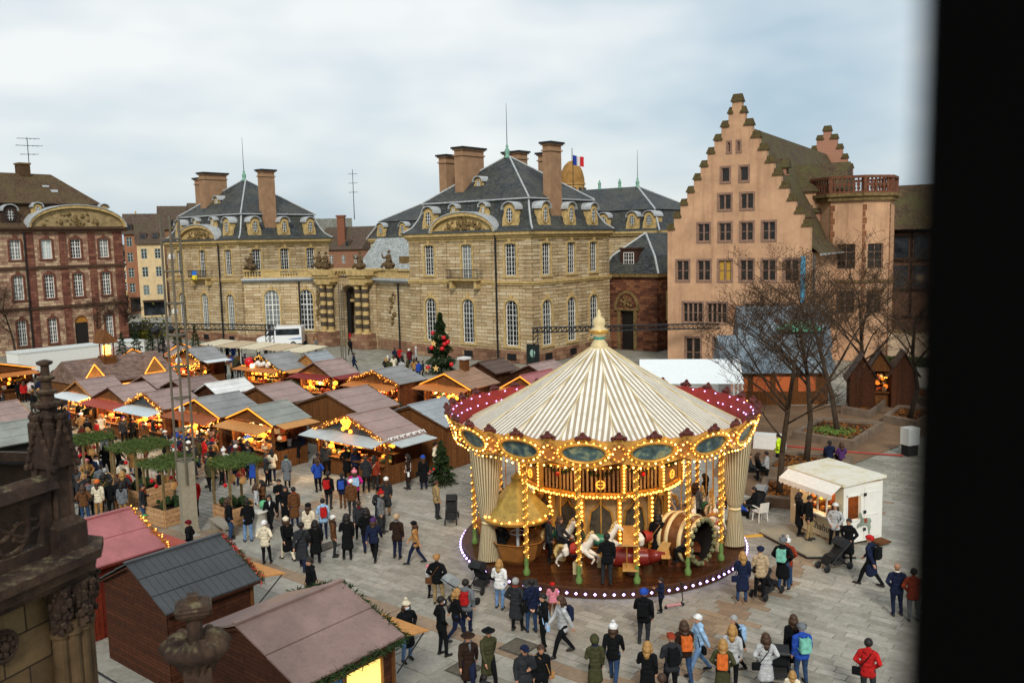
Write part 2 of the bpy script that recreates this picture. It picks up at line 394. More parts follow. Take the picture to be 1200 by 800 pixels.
def pilaster(par,F,s0,s1,z0,z1,mat,n=.12,course=.42):
    mb=MB(); z=z0
    while z<z1-.05:
        t=min(z+course,z1); fbox(mb,F,s0,s1,-.02,n,z,t-.05); fbox(mb,F,s0+.03,s1-.03,-.02,n-.05,t-.05,t); z=t
    return mb.build('pilaster',mat,par)
def seg_pediment(par,F,s0,s1,z0,z1,n,mat):
    o=MB(); P=arcpts(s0,s1,z0,z1-z0,16)
    o.prism([F.T(a,n-.25,b) for a,b in P],tuple(Vector(F.T(0,-1.6,0))-Vector(F.T(0,n-.25,0))))
    ped=o.build('pediment',mat,par)
    k=MB(); Q=arcpts(s0-.25,s1+.25,z0,z1-z0+.38,16)
    for i in range(16):
        A=[P[i],P[i+1],Q[i+1],Q[i]]; k.prism([F.T(a,n+.15,b) for a,b in A],tuple(Vector(F.T(0,-1.7,0))-Vector(F.T(0,n+.15,0))))
    k.build('arch_moulding',M_SANDS() if mat is not None else mat,ped)
    l=MB(); Q2=arcpts(s0-.35,s1+.35,z0,z1-z0+.48,16)
    for i in range(16):
        A=[Q[i],Q[i+1],Q2[i+1],Q2[i]]; l.prism([F.T(a,n+.25,b) for a,b in A],tuple(Vector(F.T(0,-2.2,0))-Vector(F.T(0,n+.25,0))))
    l.build('lead_capping',M_LEAD(),ped)
    c=MB(); rnd=random.Random(int(s0*100+z0)); mid=(s0+s1)/2; hw=(s1-s0)*.33
    for i in range(46):
        a=mid+rnd.gauss(0,.45)*hw; lim=(z1-z0)*math.sqrt(max(.02,1-((a-mid)/((s1-s0)/2))**2))*.8
        b=z0+.1+rnd.random()*lim*(.95-.5*abs(a-mid)/hw*.6); r=.1+.16*rnd.random()
        c.ball(F.T(a,n-.22,b),r,6,sz=(1,1,rnd.uniform(.7,1.6)))
    c.build('carved_relief',M_DIRTS(),ped,smooth=True); return ped
def finial(par,x,y,z,mast=4.5):
    mb=MB(); mb.lathe([(.0,-.1),(.35,-.1),(.38,.1),(.2,.25),(.28,.5),(.28,.8),(.12,1.0),(.16,1.2),(.03,1.5)],8,(x,y,z)); 
    o=mb.build('roof_finial',plain('green_copper','6f9a86',.6,.3),par,smooth=True)
    r=MB(); r.cyl((x,y,z+1.3),(x,y,z+1.3+mast),.05,.02,5); r.build('lightning_rod',M_IRON(),o)
# ============================================================= palace pavilions
def pavilion(name,label,u,v,chims,flagged=False):
    E=thing(name,label,'pavilion',W(u,v),ROT); S=M_SAND(); Wd,Dp=17.,14.1
    Ff=Face((0,Wd),(0,-1)); Fs=Face((0,0),(1,0)); Fl=Face((Dp,Wd),(-1,0)); Fb=Face((Dp,0),(0,1))
    fw=[3.0,8.4,14.25]; sw=[2.3,6.7,10.95]
    for F,L,ws in ((Ff,Wd,fw),(Fs,Dp,sw),(Fl,Dp,()),(Fb,Wd,())):
        ops=[]
        for s in ws:
            ops+=[(s-.72,s+.72,8.85 if s!=8.4 else 8.5,12.1,.22),(s-.83,s+.83,1.72,6.4,.83)]
        mb=MB(); wall(mb,F,L,0,12.8,ops,.3); mb.build('wall',S,E)
        for s in ws:
            z=8.85 if s!=8.4 else 8.5
            window(E,F,s,z,1.44,12.1-z,.22,4,7); window(E,F,s,1.72,1.66,4.68,.83,4,9,fr=.09)
        mb=MB(); fbox(mb,F,-.12,L+.12,0,.14,0,1.25); 
        pl=mb.build('plinth',M_PLINTH(),E)
        for s in ws:
            b=MB(); fbox(b,F,s-.6,s+.6,.1,.16,.25,.95); fbox(b,F,s-.03,s+.03,.16,.19,.25,.95); b.build('basement_window',M_IRON(),pl)
        mb=MB(); fbox(mb,F,-.2,L+.2,-.02,.16,7.9,8.1); fbox(mb,F,-.28,L+.28,-.02,.26,8.1,8.32); mb.build('string_course',M_SANDS(),E)
        mb=MB(); fbox(mb,F,-.15,L+.15,-.02,.15,12.45,12.7); fbox(mb,F,-.3,L+.3,-.02,.32,12.7,12.95); fbox(mb,F,-.55,L+.55,-.02,.55,12.95,13.3); mb.build('cornice',M_SANDS(),E)
        mb=MB(); fbox(mb,F,-.66,L+.66,.3,.68,13.303,13.46); mb.build('gutter',plain('zinc','54595b',.4,.2,3,.3),E)
    for a,b in ((.0,1.5),(4.6,5.6),(11.05,12.25),(15.8,17.0)):
        for z0,z1 in ((1.25,7.9),(8.34,12.45)): pilaster(E,Ff,a,b,z0,z1,S)
    for a,b in ((0,1.0),(3.95,5.05),(8.3,9.4),(12.9,14.1)):
        for z0,z1 in ((1.25,7.9),(8.34,12.45)): pilaster(E,Fs,a,b,z0,z1,S,n=.08)
    mb=MB(); p=Ff.T(12.55,.28,0); mb.cyl((p[0],p[1],0),(p[0],p[1],12.9),.1,.1,8); [mb.cyl((p[0],p[1],z),(p[0],p[1],z+.12),.14,.14,8) for z in (3,6,9,11.8)]; mb.build('drainpipe',M_IRON(),E)
    # balcony
    b=MB(); fbox(b,Ff,6.2,10.6,0,1.0,8.34,8.5); bo=b.build('balcony',M_SANDS(),E)
    b=MB()
    for t in np.arange(6.25,10.6,.14): p=Ff.T(t,.95,0); b.cyl((p[0],p[1],8.5),(p[0],p[1],9.45),.018,.018,4)
    for t in (6.25,10.55): 
        for n in np.arange(.1,.95,.14): p=Ff.T(t,n,0); b.cyl((p[0],p[1],8.5),(p[0],p[1],9.45),.018,.018,4)
    fbox(b,Ff,6.2,10.6,.92,.98,9.42,9.48); fbox(b,Ff,6.2,10.6,.92,.98,8.55,8.6); b.build('railing',M_IRON(),bo)
    b=MB(); [fbox(b,Ff,t-.15,t+.15,0,.8,7.5,8.34) for t in (6.7,10.1)]; b.build('bracket',M_SANDS(),bo)
    seg_pediment(E,Ff,4.1,12.5,13.32,15.0,.55,M_SANDS())
    # mansard
    mb=MB(); rings(mb,0,0,Dp,Wd,[(.45,13.42),(-.25,13.95),(-.75,14.8),(-1.1,15.7),(-1.3,16.5)]); mb.build('mansard_roof',M_SLATE(),E)
    mb=MB(); rings(mb,0,0,Dp,Wd,[(-1.3,16.46),(-1.02,16.5),(-1.02,16.62),(-1.3,16.66)]); mb.build('roof_curb',M_LEAD(),E)
    mb=MB(); x0,y0,x1,y1=1.1,1.1,Dp-1.1,Wd-1.1; ap=[(Dp/2,Wd/2-.3,21.5),(Dp/2,Wd/2+.3,21.5)]
    mb.face([(x0,y1,16.6),(x0,y0,16.6),ap[0],ap[1]]); mb.face([(x0,y0,16.6),(x1,y0,16.6),ap[0]]); mb.face([(x1,y0,16.6),(x1,y1,16.6),ap[1],ap[0]]); mb.face([(x1,y1,16.6),(x0,y1,16.6),ap[1]])
    ro=mb.build('roof',M_SLATE(),E)
    mb=MB()
    for c,a in (((x0,y0,16.64),ap[0]),((x1,y0,16.64),ap[0]),((x0,y1,16.64),ap[1]),((x1,y1,16.64),ap[1])): strip(mb,c,a,.1)
    for sx,sy in ((0,0),(Dp,0),(0,Wd),(Dp,Wd)):
        q=[(n,z) for n,z in [(.45,13.44),(-.25,13.97),(-.75,14.82),(-1.1,15.72),(-1.3,16.5)]]
        pts=[((sx-n if sx==0 else sx+n),(sy-n if sy==0 else sy+n),z) for n,z in q]
        for a,b in zip(pts,pts[1:]): strip(mb,a,b,.1)
    mb.build('hip_flashing',M_LEAD(),ro)
    for s in (3.0,14.2): dormer(E,Ff,s,-.25,13.75)
    for s in (6.2,10.3): dormer(E,Ff,s,-.75,15.0,.8,1.2,dep=1.5)
    for s in (2.4,6.95,11.2): dormer(E,Fs,s,-.25,13.75,1.4,2.3)
    dormer(E,Ff,7.6,-3.3,17.9,1.0,1.2,dep=1.6)
    for c in chims: chimney(E,*c)
    finial(E,Dp/2,Wd/2,21.4)
    if flagged:
        b=MB(); pts=[]
        for i in range(7):
            for j in range(2): pass
        F=Ff
        for j,(z0,z1,mi) in enumerate(((9.35,8.8,0),(8.8,8.25,1))):
            for i in range(6):
                t0=7.3+i*.22; t1=t0+.22; w=lambda t:1.03+.07*math.sin(t*6)
                b.face([F.T(t0,w(t0),z0),F.T(t1,w(t1),z0),F.T(t1,w(t1),z1),F.T(t0,w(t0),z1)],mi)
        f=b.build('flag',[plain('flag_blue','2f6fc4',.8,.1),plain('flag_yellow','e6cf2c',.8,.1)]); f.location=E.location; f.rotation_euler=E.rotation_euler
        tag(f,'blue and yellow flag hung over the balcony of the left palace pavilion','flag')
    return E
CH=[(4.2,15.0,6.4,16.1,16.5,22.1),(2.4,10.9,5.9,12.1,16.6,22.5),(4.4,.75,6.3,1.75,13.9,22.3)]
pavilion('palace_pavilion','sandstone palace pavilion with mansard roof behind the christmas tree and striped carousel',68.7,52.05,CH+[(11.3,10.2,12.9,12.4,17,22.6),(10.4,5.2,11.6,6.8,17,22)])
pavilion('palace_pavilion','sandstone palace pavilion with three tall chimneys left of the palace gateway',65.0,95.3,CH,True)
# ============================================================= palace gateway and curved walls
def statue(par,x,y,z,seed):
    r=random.Random(seed); mb=MB()
    mb.ball((x,y,z+.5),.75,8,sz=(1,1.3,.7))
    mb.tube([(x,y,z+.6),(x+.1,y+.25,z+1.4),(x,y+.1,z+2.0)],[.5,.42,.3],8); mb.ball((x,y+.05,z+2.4),.24,8)
    mb.tube([(x,y+.35,z+1.8),(x-.3,y+.9,z+1.5),(x-.35,y+1.2,z+2.1)],[.16,.13,.1],6)
    mb.tube([(x,y-.25,z+1.8),(x-.3,y-.6,z+1.3),(x-.5,y-.2,z+1.0)],[.16,.13,.1],6)
    mb.tube([(x,y,z+.7),(x-.6,y-.5,z+.8),(x-.7,y-.6,z+.1)],[.3,.24,.16],6); mb.tube([(x,y+.2,z+.7),(x-.5,y+.7,z+.7),(x-.6,y+1.1,z+.2)],[.3,.24,.16],6)
    for i in range(7): mb.ball((x+r.uniform(-.4,.3),y+r.uniform(-1.1,1.1),z+r.uniform(.1,1.1)),r.uniform(.2,.4),6)
    o=mb.build('statue',plain('statue_stone','5b4a34',.9,.45,4),par,smooth=True); o.scale=(.8,.8,.82); o.location=(x*.2,y*.2,z*.18); return o
def gateway():
    E=thing('palace_gateway','sandstone palace gateway with banded columns and statues between the two pavilions','gateway',W(70.4,81.5),ROT); S=M_SAND()
    F=Face((0,4.9),(0,-1)); L=9.8
    mb=MB(); wall(mb,F,L,0,8.4,[(3.35,6.45,0,7.5,1.5)],1.2); wall(mb,Face((3,-4.9),(0,1)),L,0,8.4,[(3.35,6.45,0,7.5,1.5)],.8)
    wall(mb,Face((0,-4.9),(1,0)),3,0,8.4); wall(mb,Face((3,4.9),(-1,0)),3,0,8.4); mb.build('wall',S,E)
    for s in (1.05,2.35,7.45,8.75):
        p=F.T(s,.75,0); mb=MB(); z=1.9; i=0; 
        while z<7.6:
            r=.42 if i%2 else .37; mb.cyl((p[0],p[1],z),(p[0],p[1],min(z+.52,7.7)),r,r,14,m=i%2); z+=.52; i+=1
        mb.cyl((p[0],p[1],1.75),(p[0],p[1],1.95),.6,.55,14); mb.box(p[0]-.6,p[1]-.6,7.6,p[0]+.6,p[1]+.6,7.85); mb.build('column',[M_SANDS(),plain('dark_drum','4a4136',.9,.3)],E)
    for a,b in ((.2,3.1),(6.7,9.6)):
        mb=MB(); fbox(mb,F,a,b,-.02,1.5,0,1.5); fbox(mb,F,a+.08,b-.08,-.02,1.38,1.5,1.78); mb.build('pedestal',M_PLINTH(),E)
        mb=MB(); fbox(mb,F,a-.05,b+.05,-.02,1.35,7.86,8.4); fbox(mb,F,a-.15,b+.15,-.02,1.55,8.4,8.7); mb.build('entablature',M_SANDS(),E)
    mb=MB(); fbox(mb,F,-.2,L+.2,-3.2,.2,8.7,9.15); fbox(mb,F,-.4,L+.4,-3.4,.5,9.15,9.4); fbox(mb,F,-.3,3.2,.5,1.75,8.72,9.38); fbox(mb,F,6.6,L+.3,.5,1.75,8.72,9.38); mb.build('attic_cornice',M_SANDS(),E)
    for k in range(18):
        s=.2+k*.55; mb=MB(); fbox(mb,F,s,s+.22,.2,.42,8.95,9.14); mb.build('dentil',M_SANDS(),E)
    statue(E,-.6,3.1,9.4,1); statue(E,-.6,-3.1,9.4,2)
    d=MB(); fbox(d,F,3.4,4.1,-1.1,-.95,0,7); d.build('gate_leaf',plain('dark_gate','12110f',.6),E); d=MB(); fbox(d,F,5.7,6.4,-1.1,-.95,0,7); d.build('gate_leaf',plain('dark_gate','12110f',.6),E)
    d=MB(); fbox(d,F,3.36,6.44,-1.1,-.96,5.4,5.7); d.build('transom',M_SANDS(),E)
def curved(name,label,pts,wins,relief):
    E=thing(name,label,'wall'); S=M_SAND(); wp=[W(*p) for p in pts]; k=0
    for i,(a,b) in enumerate(zip(wp,wp[1:])):
        F=Face((a.x,a.y),(b.x-a.x,b.y-a.y)); L=(b-a).length; ops=[]
        if i in wins: ops=[(L/2-.95,L/2+.95,1.75,6.9,.95)]
        mb=MB(); wall(mb,F,L,0,7.9,ops,.3); mb.build('wall',S,E)
        if i in wins: window(E,F,L/2,1.75,1.9,5.15,.95,4,8,fr=.1,bar=.06)
        mb=MB(); fbox(mb,F,-.02,L+.02,-.02,.15,0,1.3); mb.build('plinth',M_PLINTH(),E)
        mb=MB(); fbox(mb,F,-.02,L+.02,-.6,.3,7.9,8.15); fbox(mb,F,-.02,L+.02,-.6,.7,8.15,8.4); mb.build('cornice',M_LEAD(),E)
        mb=MB(); fbox(mb,F,-.02,L+.02,-.25,.05,8.4,8.6); fbox(mb,F,-.02,L+.02,-.28,.08,9.25,9.45); 
        if i%2: fbox(mb,F,0,L,-.2,0,8.6,9.25)
        mb.build('balustrade_rail',M_SANDS(),E)
        if i%2==0:
            for t in np.arange(.2,L-.1,.34):
                def f():
                    b_=MB(); b_.lathe([(.1,0),(.1,.06),(.06,.1),(.12,.28),(.06,.5),(.1,.58),(.1,.65)],8); return b_.mesh('baluster',M_SANDS(),True)
                place('baluster',cached('balu',f),E,loc=F.T(t,-.1,8.6))
        if i in relief:
            c=MB(); r=random.Random(i+len(pts))
            for j in range(26): c.ball(F.T(L/2+r.gauss(0,.28),.06,3.2+r.random()*3.6),r.uniform(.1,.24),6)
            c.build('carved_trophy',M_DIRTS(),E,smooth=True)
        if i in (len(wp)//2,):
            mb=MB(); p=F.T(L*.1,.2,0); mb.cyl((p[0],p[1],0),(p[0],p[1],8),.1,.1,8); mb.build('drainpipe',M_IRON(),E)
gateway()
curved('forecourt_wall','curved sandstone forecourt wall with two tall arched windows beside the white van',[(65.1,95.3),(66.6,93.6),(68.2,91.7),(69.4,89.8),(70.2,87.9),(70.6,86.4)],(1,3),(4,))
curved('forecourt_wall','curved sandstone forecourt wall with carved trophy right of the palace gateway',[(70.6,76.6),(70.2,74.6),(69.6,72.0),(68.9,69.1)],(),(1,))
# statues standing on the terrace ends
for i,(u,v) in enumerate(((65.6,94.4),(70.3,86.9),(70.0,74.0))):
    e=thing('stone_trophy',['mossy stone trophy carving at the left end of the curved forecourt balustrade','mossy stone trophy carving on the balustrade just left of the gateway','mossy stone trophy carving on the balustrade right of the gateway'][i],'sculpture',W(u+.3,v,9.45),ROT); statue(e,0,0,0,9+i)
# ============================================================= rear wing of the palace
def mansard_block(name,label,u,v,Dp,Wd,ze,zb,zr,wins,dorms,hip=True,wm=None,rm=None,rows=((9.0,3.0,0.2,1.4,7),(2,4.2,.7,1.6,8))):
    E=thing(name,label,'building',W(u,v),ROT); Ff=Face((0,Wd),(0,-1)); Fs=Face((0,0),(1,0)); S=wm or M_SAND()
    for F,L,ws in ((Ff,Wd,wins),(Fs,Dp,(Dp*.25,Dp*.75)),(Face((Dp,Wd),(-1,0)),Dp,()),(Face((Dp,0),(0,1)),Wd,())):
        ops=[(s-w/2,s+w/2,z,z+h,r) for s in ws for z,h,r,w,n in rows]
        mb=MB(); wall(mb,F,L,0,ze-.5,ops); mb.build('wall',S,E)
        for s in ws:
            for z,h,r,w,n in rows: window(E,F,s,z,w,h,r,4,n)
        mb=MB(); fbox(mb,F,-.3,L+.3,-.02,.3,ze-.6,ze-.3); fbox(mb,F,-.5,L+.5,-.02,.5,ze-.3,ze); mb.build('cornice',M_SANDS(),E)
    rm=rm or M_SLATE()
    mb=MB(); rings(mb,0,0,Dp,Wd,[(.5,ze),(-.2,ze+.4),(-.8,(ze+zb)/2),(-1.25,zb)]); mb.build('mansard_roof',rm,E)
    x0,y0,x1,y1=1.0,1.0,Dp-1,Wd-1; h=(x1-x0)/2; zb+=.02; A=((x0+x1)/2,y0+h,zr); B=((x0+x1)/2,y1-h,zr)
    mb=MB(); mb.face([(x0,y1,zb),(x0,y0,zb),A,B]); mb.face([(x0,y0,zb),(x1,y0,zb),A]); mb.face([(x1,y0,zb),(x1,y1,zb),B,A]); mb.face([(x1,y1,zb),(x0,y1,zb),B]); ro=mb.build('roof',rm,E)
    mb=MB(); [strip(mb,a,b,.13) for a,b in (((x0,y0,zb),A),((x1,y0,zb),A),((x0,y1,zb),B),((x1,y1,zb),B))]
    [strip(mb,(-.5 if 1 else 0,y,ze),(1.25,y2,zb),.12) for y,y2 in ((-.5,1.25),(Wd+.5,Wd-1.25))]; mb.build('hip_flashing',M_LEAD(),ro)
    for s in dorms: dormer(E,Ff,s,-.2,ze+.35,1.5,2.2)
    return E
E=mansard_block('palace_wing','long slate roofed rear wing of the palace behind both pavilions',104,57.6,15,56.4,13.3,16.2,19.8,[3,8,13,18,23,28,33,38,43,48,53],[2.6,8,13.4,18.8,38,43.2,47.8,52.4,55])
finial(E,7.5,7.5,19.7,4.0); 
mb=MB(); mb.lathe([(.0,0),(.3,0),(.2,.5),(.25,.9),(.05,1.4)],8,(7.5,10.5,19.7)); mb.build('roof_finial',plain('green_copper','6f9a86',.6,.3),E); mb=MB(); mb.lathe([(.0,0),(.3,0),(.2,.5),(.25,.9),(.05,1.4)],8,(7.5,14,19.7)); mb.build('roof_finial',plain('green_copper','6f9a86',.6,.3),E)
E=thing('slate_roof_house','low house with pale slate roof and small dormer behind the gateway','house',W(84,86),ROT)
mb=MB(); mb.box(0,-9,0,8,9,9); mb.build('wall',M_SAND(),E)
mb=MB(); mb.prism([(-.4,-9,8.8),(8.4,-9,8.8),(4,-9,13.2)],(0,18,0)); mb.build('roof',roofing('pale_slate','7d8485','979d9d','a8acaa','6a6a5a',.3,.17,.3),E)
mb=MB(); mb.box(.5,-1,9.2,3,1,10.6); mb.box(.4,-.6,9.5,.5,.6,10.3); mb.build('dormer',M_DIRTS(),E)
# ============================================================= red stone annex
def annex():
    E=thing('stone_annex','dark red stone annex with slate roof and arched doorway between pavilion and gabled house','building',W(83.3,46.3),ROT)
    R_=blocks('dark_red_stone','4a2c22','66402f','84593e','2b1a14',.7,.3,.012); F=Face((0,6.6),(0,-1)); Fs=Face((0,0),(1,0))
    mb=MB(); wall(mb,F,6.6,0,8.3,[(2.0,3.7,0,4.4,.0)],.5); mb.build('wall',R_,E)
    mb=MB(); wall(mb,Fs,9,0,8.3,[(2.2,3.6,3.5,6.3,0)]); wall(mb,Face((9,0),(0,1)),6.6,0,8.3); mb.build('wall',R_,E); window(E,Fs,2.9,3.5,1.4,2.8,0,3,4)
    mb=MB(); fbox(mb,F,2.0,3.7,-.45,-.35,0,4.4); d=mb.build('door',plain('black_door','141210',.5),E); mb=MB(); p=F.T(3.3,-.33,1.1); mb.ball(p,.06,6); mb.build('handle',M_IRON(),d)
    mb=MB(); P=arcpts(1.55,4.15,4.5,1.8,10); Q=arcpts(1.25,4.45,4.5,2.1,10)
    for i in range(10): mb.prism([F.T(a,.0,b) for a,b in (P[i],P[i+1],Q[i+1],Q[i])],tuple(Vector(F.T(0,.18,0))-Vector(F.T(0,0,0))))
    fbox(mb,F,1.3,4.4,-.01,.2,4.4,4.62); fbox(mb,F,1.6,2.0,-.01,.12,0,4.4); fbox(mb,F,3.7,4.1,-.01,.12,0,4.4)
    for i in range(18): mb.ball(F.T(2.85+random.gauss(0,.45),.06,4.9+random.random()*.9),.14+.08*random.random(),6)
    mb.build('door_surround',M_DIRTS(),E,smooth=False)
    mb=MB(); fbox(mb,F,-.3,6.9,-.02,.35,8.1,8.5); fbox(mb,Fs,-.3,9,-.02,.35,8.1,8.5); mb.build('cornice',M_DIRTS(),E)
    mb=MB(); a=(3.4,3.3,12.9); b=(9,3.3,12.9); x=-.4; mb.face([(x,7,8.5),(x,-.4,8.5),(.6,.6,10.4),(.6,6,10.4)]); mb.face([(x,-.4,8.5),(9.2,-.4,8.5),(9.2,.6,10.4),(.6,.6,10.4)]); mb.face([(.6,6,10.4),(.6,.6,10.4),a]); mb.face([(.6,.6,10.4),(9.2,.6,10.4),b,a]); mb.face([(.6,6,10.4),a,b,(9.2,6,10.4)]); mb.face([(x,7,8.5),(.6,6,10.4),(9.2,6,10.4),(9.2,7,8.5)]); ro=mb.build('roof',M_SLATE(),E)
    mb=MB(); strip(mb,(x,-.4,8.5),(.6,.6,10.4)); strip(mb,(.6,.6,10.4),a); strip(mb,(.6,6,10.4),a); strip(mb,(x,7,8.5),(.6,6,10.4)); mb.build('hip_flashing',M_LEAD(),ro)
    mb=MB(); fbox(mb,F,1.9,4.1,-1.6,-.2,8.7,11.1); fbox(mb,F,1.8,4.2,-1.7,-.1,11.1,11.3); d=mb.build('dormer',plain('dormer_wood','3d2a22',.8,.2),E); window(d,F,3.0,9.1,1.3,1.7,0,4,4,sur=False,depth=.17)
annex()
# ============================================================= observatory dome and flag behind
E=thing('dome_tower','distant round tower with golden dome behind the palace roofs','tower',W(150,103.0),ROT)
E.scale=(.88,.88,.955); mb=MB(); mb.lathe([(2.9,0),(2.9,21.5),(3.2,21.6),(3.2,22),(2.9,22),(2.9,24.6),(3.15,24.7),(3.15,25)],12,(0,0,0)); mb.build('wall',plain('tower_stone','a98450',.9,.2,1),E)
mb=MB(); mb.lathe([(3.0,25),(2.9,26.2),(2.5,27.6),(1.8,28.8),(.9,29.6),(.0,29.9)],16); mb.build('dome',plain('dome_copper','8e6a3a',.8,.3,1.2),E,smooth=True)
for k in range(12):
    t=2*math.pi*(k+.5)/12; mb=MB(); c=(2.95*math.cos(t),2.95*math.sin(t)); mb.box(c[0]-.3,c[1]-.3,22.6,c[0]+.3,c[1]+.3,24); mb.build('window',M_GLASS(),E)
for k in range(2):
    mb=MB(); mb.cyl((.4*k,0,29.6),(.4*k,0,32.5),.06,.04,5); mb.build('antenna',M_IRON(),E)
E=thing('flag_on_pole','blue white and red tricolour flag on a pole beside the dome','flag',W(106,72.6),ROT)
mb=MB(); mb.cyl((0,0,16),(0,0,24.6),.07,.05,6); mb.build('pole',M_IRON(),E)
mb=MB()
for k in range(9):
    f=lambda t:(-.05+.25*math.sin(t*2.3),-t*.22*.9,-.2*t*.22)
    a,b=f(k),f(k+1)
    for z0,z1 in ((23.1,24.5),): mb.face([(a[0],a[1],z1+a[2]),(b[0],b[1],z1+b[2]),(b[0],b[1],z0+b[2]),(a[0],a[1],z0+a[2])],k//3)
mb.build('cloth',[plain('fr_blue','2a3d8f',.8,.05),plain('fr_white','dcdcdc',.8,.05),plain('fr_red','c0272d',.8,.05)],E)
# ============================================================= left school building
def school():
    E=thing('red_stone_hall','red and cream stone hall with curved pediment on the left side of the square','building',W(58.6,112.3),ROT)
    S=M_RED(); u0=28.6; F=Face((-u0,0),(1,0)); Fr=Face((0,0),(0,1)); cs=[45.3-30+.0+3.6*k for k in (-3,-2,-1,0,1.01,2.0,3.0)]
    ops=[]; door=cs[5]
    for s in cs:
        ops+=[(s-.65,s+.65,11.45,13.85,.1),(s-.6,s+.6,6.6,9.55,.18)]
        ops+= [(s-.85,s+.85,0,4.15,.85)] if s==door else [(s-.53,s+.53,1.0,4.1,.12)]
    mb=MB(); wall(mb,F,u0,0,15,ops); mb.build('wall',S,E)
    ro=[(2+3.4*k) for k in range(4)]; o2=[(s-.6,s+.6,z,z+2.6) for s in ro for z in (1.2,6.8,11.3)]
    mb=MB(); wall(mb,Fr,15,0,15,o2); wall(mb,Face((0,15),(-1,0)),u0,0,15); mb.build('wall',S,E)
    for s in ro:
        for z in (1.2,6.8,11.3): window(E,Fr,s,z,1.2,2.6,0,4,6,mats=(M_WHITE(),M_GLASS(),plain('red_trim','6a4336',.9,.3,3)))
    tr=plain('red_trim','6a4336',.9,.3,3); mt=(M_WHITE(),M_GLASS(),tr)
    bl=(M_WHITE(),plain('blind','b9c4c4',.6,.05),tr)
    for i,s in enumerate(cs):
        window(E,F,s,11.45,1.3,2.4,.1,4,5,fr=.09,bar=.06,mats=bl if i==4 else mt); window(E,F,s,6.6,1.2,2.95,.18,4,6,fr=.09,bar=.06,mats=mt)
        if s!=door: window(E,F,s,1.0,1.06,3.1,.12,4,6,fr=.09,bar=.06,mats=mt)
    mb=MB(); fbox(mb,F,door-.85,door+.85,-.28,-.2,0,3.2); d=mb.build('door',plain('hall_door','1d1916',.6),E)
    mb=MB(); mb.face([F.T(a,-.22,b) for a,b in arcpts(door-.85,door+.85,3.25,.85)]); mb.build('fanlight',plain('amber_fanlight','a5702c',.5,.3),d)
    for z0,z1 in ((5.3,5.6),(10.25,10.55)):
        mb=MB(); fbox(mb,F,-.1,u0+.25,-.02,.25,z0,z1); fbox(mb,Fr,-.2,15,-.02,.25,z0,z1); mb.build('string_course',plain('dark_trim','4d3a2e',.9,.3),E)
    mb=MB(); fbox(mb,F,-.1,u0+.4,-.02,.4,14.75,15.05); fbox(mb,F,-.1,u0+.6,-.02,.6,15.05,15.3); fbox(mb,Fr,-.5,15,-.02,.6,14.75,15.3); mb.build('cornice',plain('dark_trim','4d3a2e',.9,.3),E)
    for s in (17.1-.6,20.9-.45,24.5-.45,28.6-1.2):
        for z0,z1 in ((0,5.3),(5.6,10.25),(10.55,14.75)):
            mb=MB(); fbox(mb,F,s,s+(1.2 if s>16.8 and s<17 or s>27 else .9),-.02,.1,z0,z1); mb.build('pilaster',blocks('pilaster_red','5c382e','74493c','855a48','2f1a15',.9,.4,.014),E)
    mb=MB(); p=F.T(16.3,.25,0); mb.cyl((p[0],p[1],0),(p[0],p[1],15),.1,.1,8); mb.build('drainpipe',M_IRON(),E)
    seg_pediment(E,F,17.0,28.7,15.3,17.7,.6,plain('ochre_tympanum','94805c',.9,.35,2))
    mb=MB(); rings(mb,-u0,0,0,15,[(.6,15.3),(-.9,16.0),(-1.5,17.2),(-1.8,18.15)]); mb.build('mansard_roof',M_TILE(),E)
    mb=MB(); rings(mb,-u0,0,0,15,[(-1.75,18.1),(-1.35,18.15),(-1.35,18.3),(-1.75,18.32)]); mb.build('roof_curb',plain('dark_board','2a2119',.8),E)
    mb=MB(); x0,y0,x1,y1,z=-u0+1.5,1.5,-1.5,13.5,18.3; A=(x1-3.6,7.5,22.4); B=(-u0+2,7.5,22.4)
    mb.face([(x0,y0,z),(x1,y0,z),A,B]); mb.face([(x1,y0,z),(x1,y1,z),A]); mb.face([(x1,y1,z),(x0,y1,z),B,A]); mb.build('roof',M_TILE(),E)
    for s in (15.3,11.7): dormer(E,F,s,-.7,15.7,1.5,2.2,stone=plain('dormer_dark','3a2f2a',.8,.2))
    for s in (18.6,26.9): dormer(E,F,s,-.9,16.6,1.0,1.6)
    mb=MB(); mb.box(-9.2,6.8,21.5,-7.9,8.2,23.5); c=mb.build('chimney',plain('old_brick','4d3b2a',.9,.3,2),E); mb=MB(); mb.box(-9.3,6.7,23.5,-7.8,8.3,23.7); mb.build('chimney_cap',M_DIRTS(),c)
    a=thing('roof_aerial','spindly television aerial on the chimney of the red stone hall','aerial',W(58.6,112.3)+Vector((0,0,0)),ROT); mb=MB(); X=-7.7; mb.cyl((X,7.5,22.5),(X,7.5,27),.05,.05,5)
    for z,l in ((26.8,1.6),(25.9,1.9),(24.8,1.3)):
        mb.cyl((X-l*.8,7.5,z),(X+l,7.5,z+.15),.03,.03,4); [mb.cyl((X-l*.8+q,7.2,z+.04),(X-l*.8+q,7.8,z+.04),.02,.02,4) for q in np.arange(.2,l*1.6,.5)]
    mb.build('rods',M_IRON(),a)
    for s,n in ((21.6,-5.2),(22.2,-4.2)): mb=MB(); p=F.T(s,n,0); zz=18.35+(-n-1.5)*.6; mb.box(p[0]-.4,p[1]-.35,zz-.25,p[0]+.4,p[1]+.35,zz+.22); mb.build('skylight',plain('skylight','b9c3c8',.2),E)
    mb=MB(); p=F.T(14.0,-4,0); mb.box(p[0]-1.2,p[1]-.6,19.2,p[0]+1.2,p[1]+1.4,20.4); mb.build('dormer',plain('dormer_dark','3a2f2a',.8,.2),E)
school()
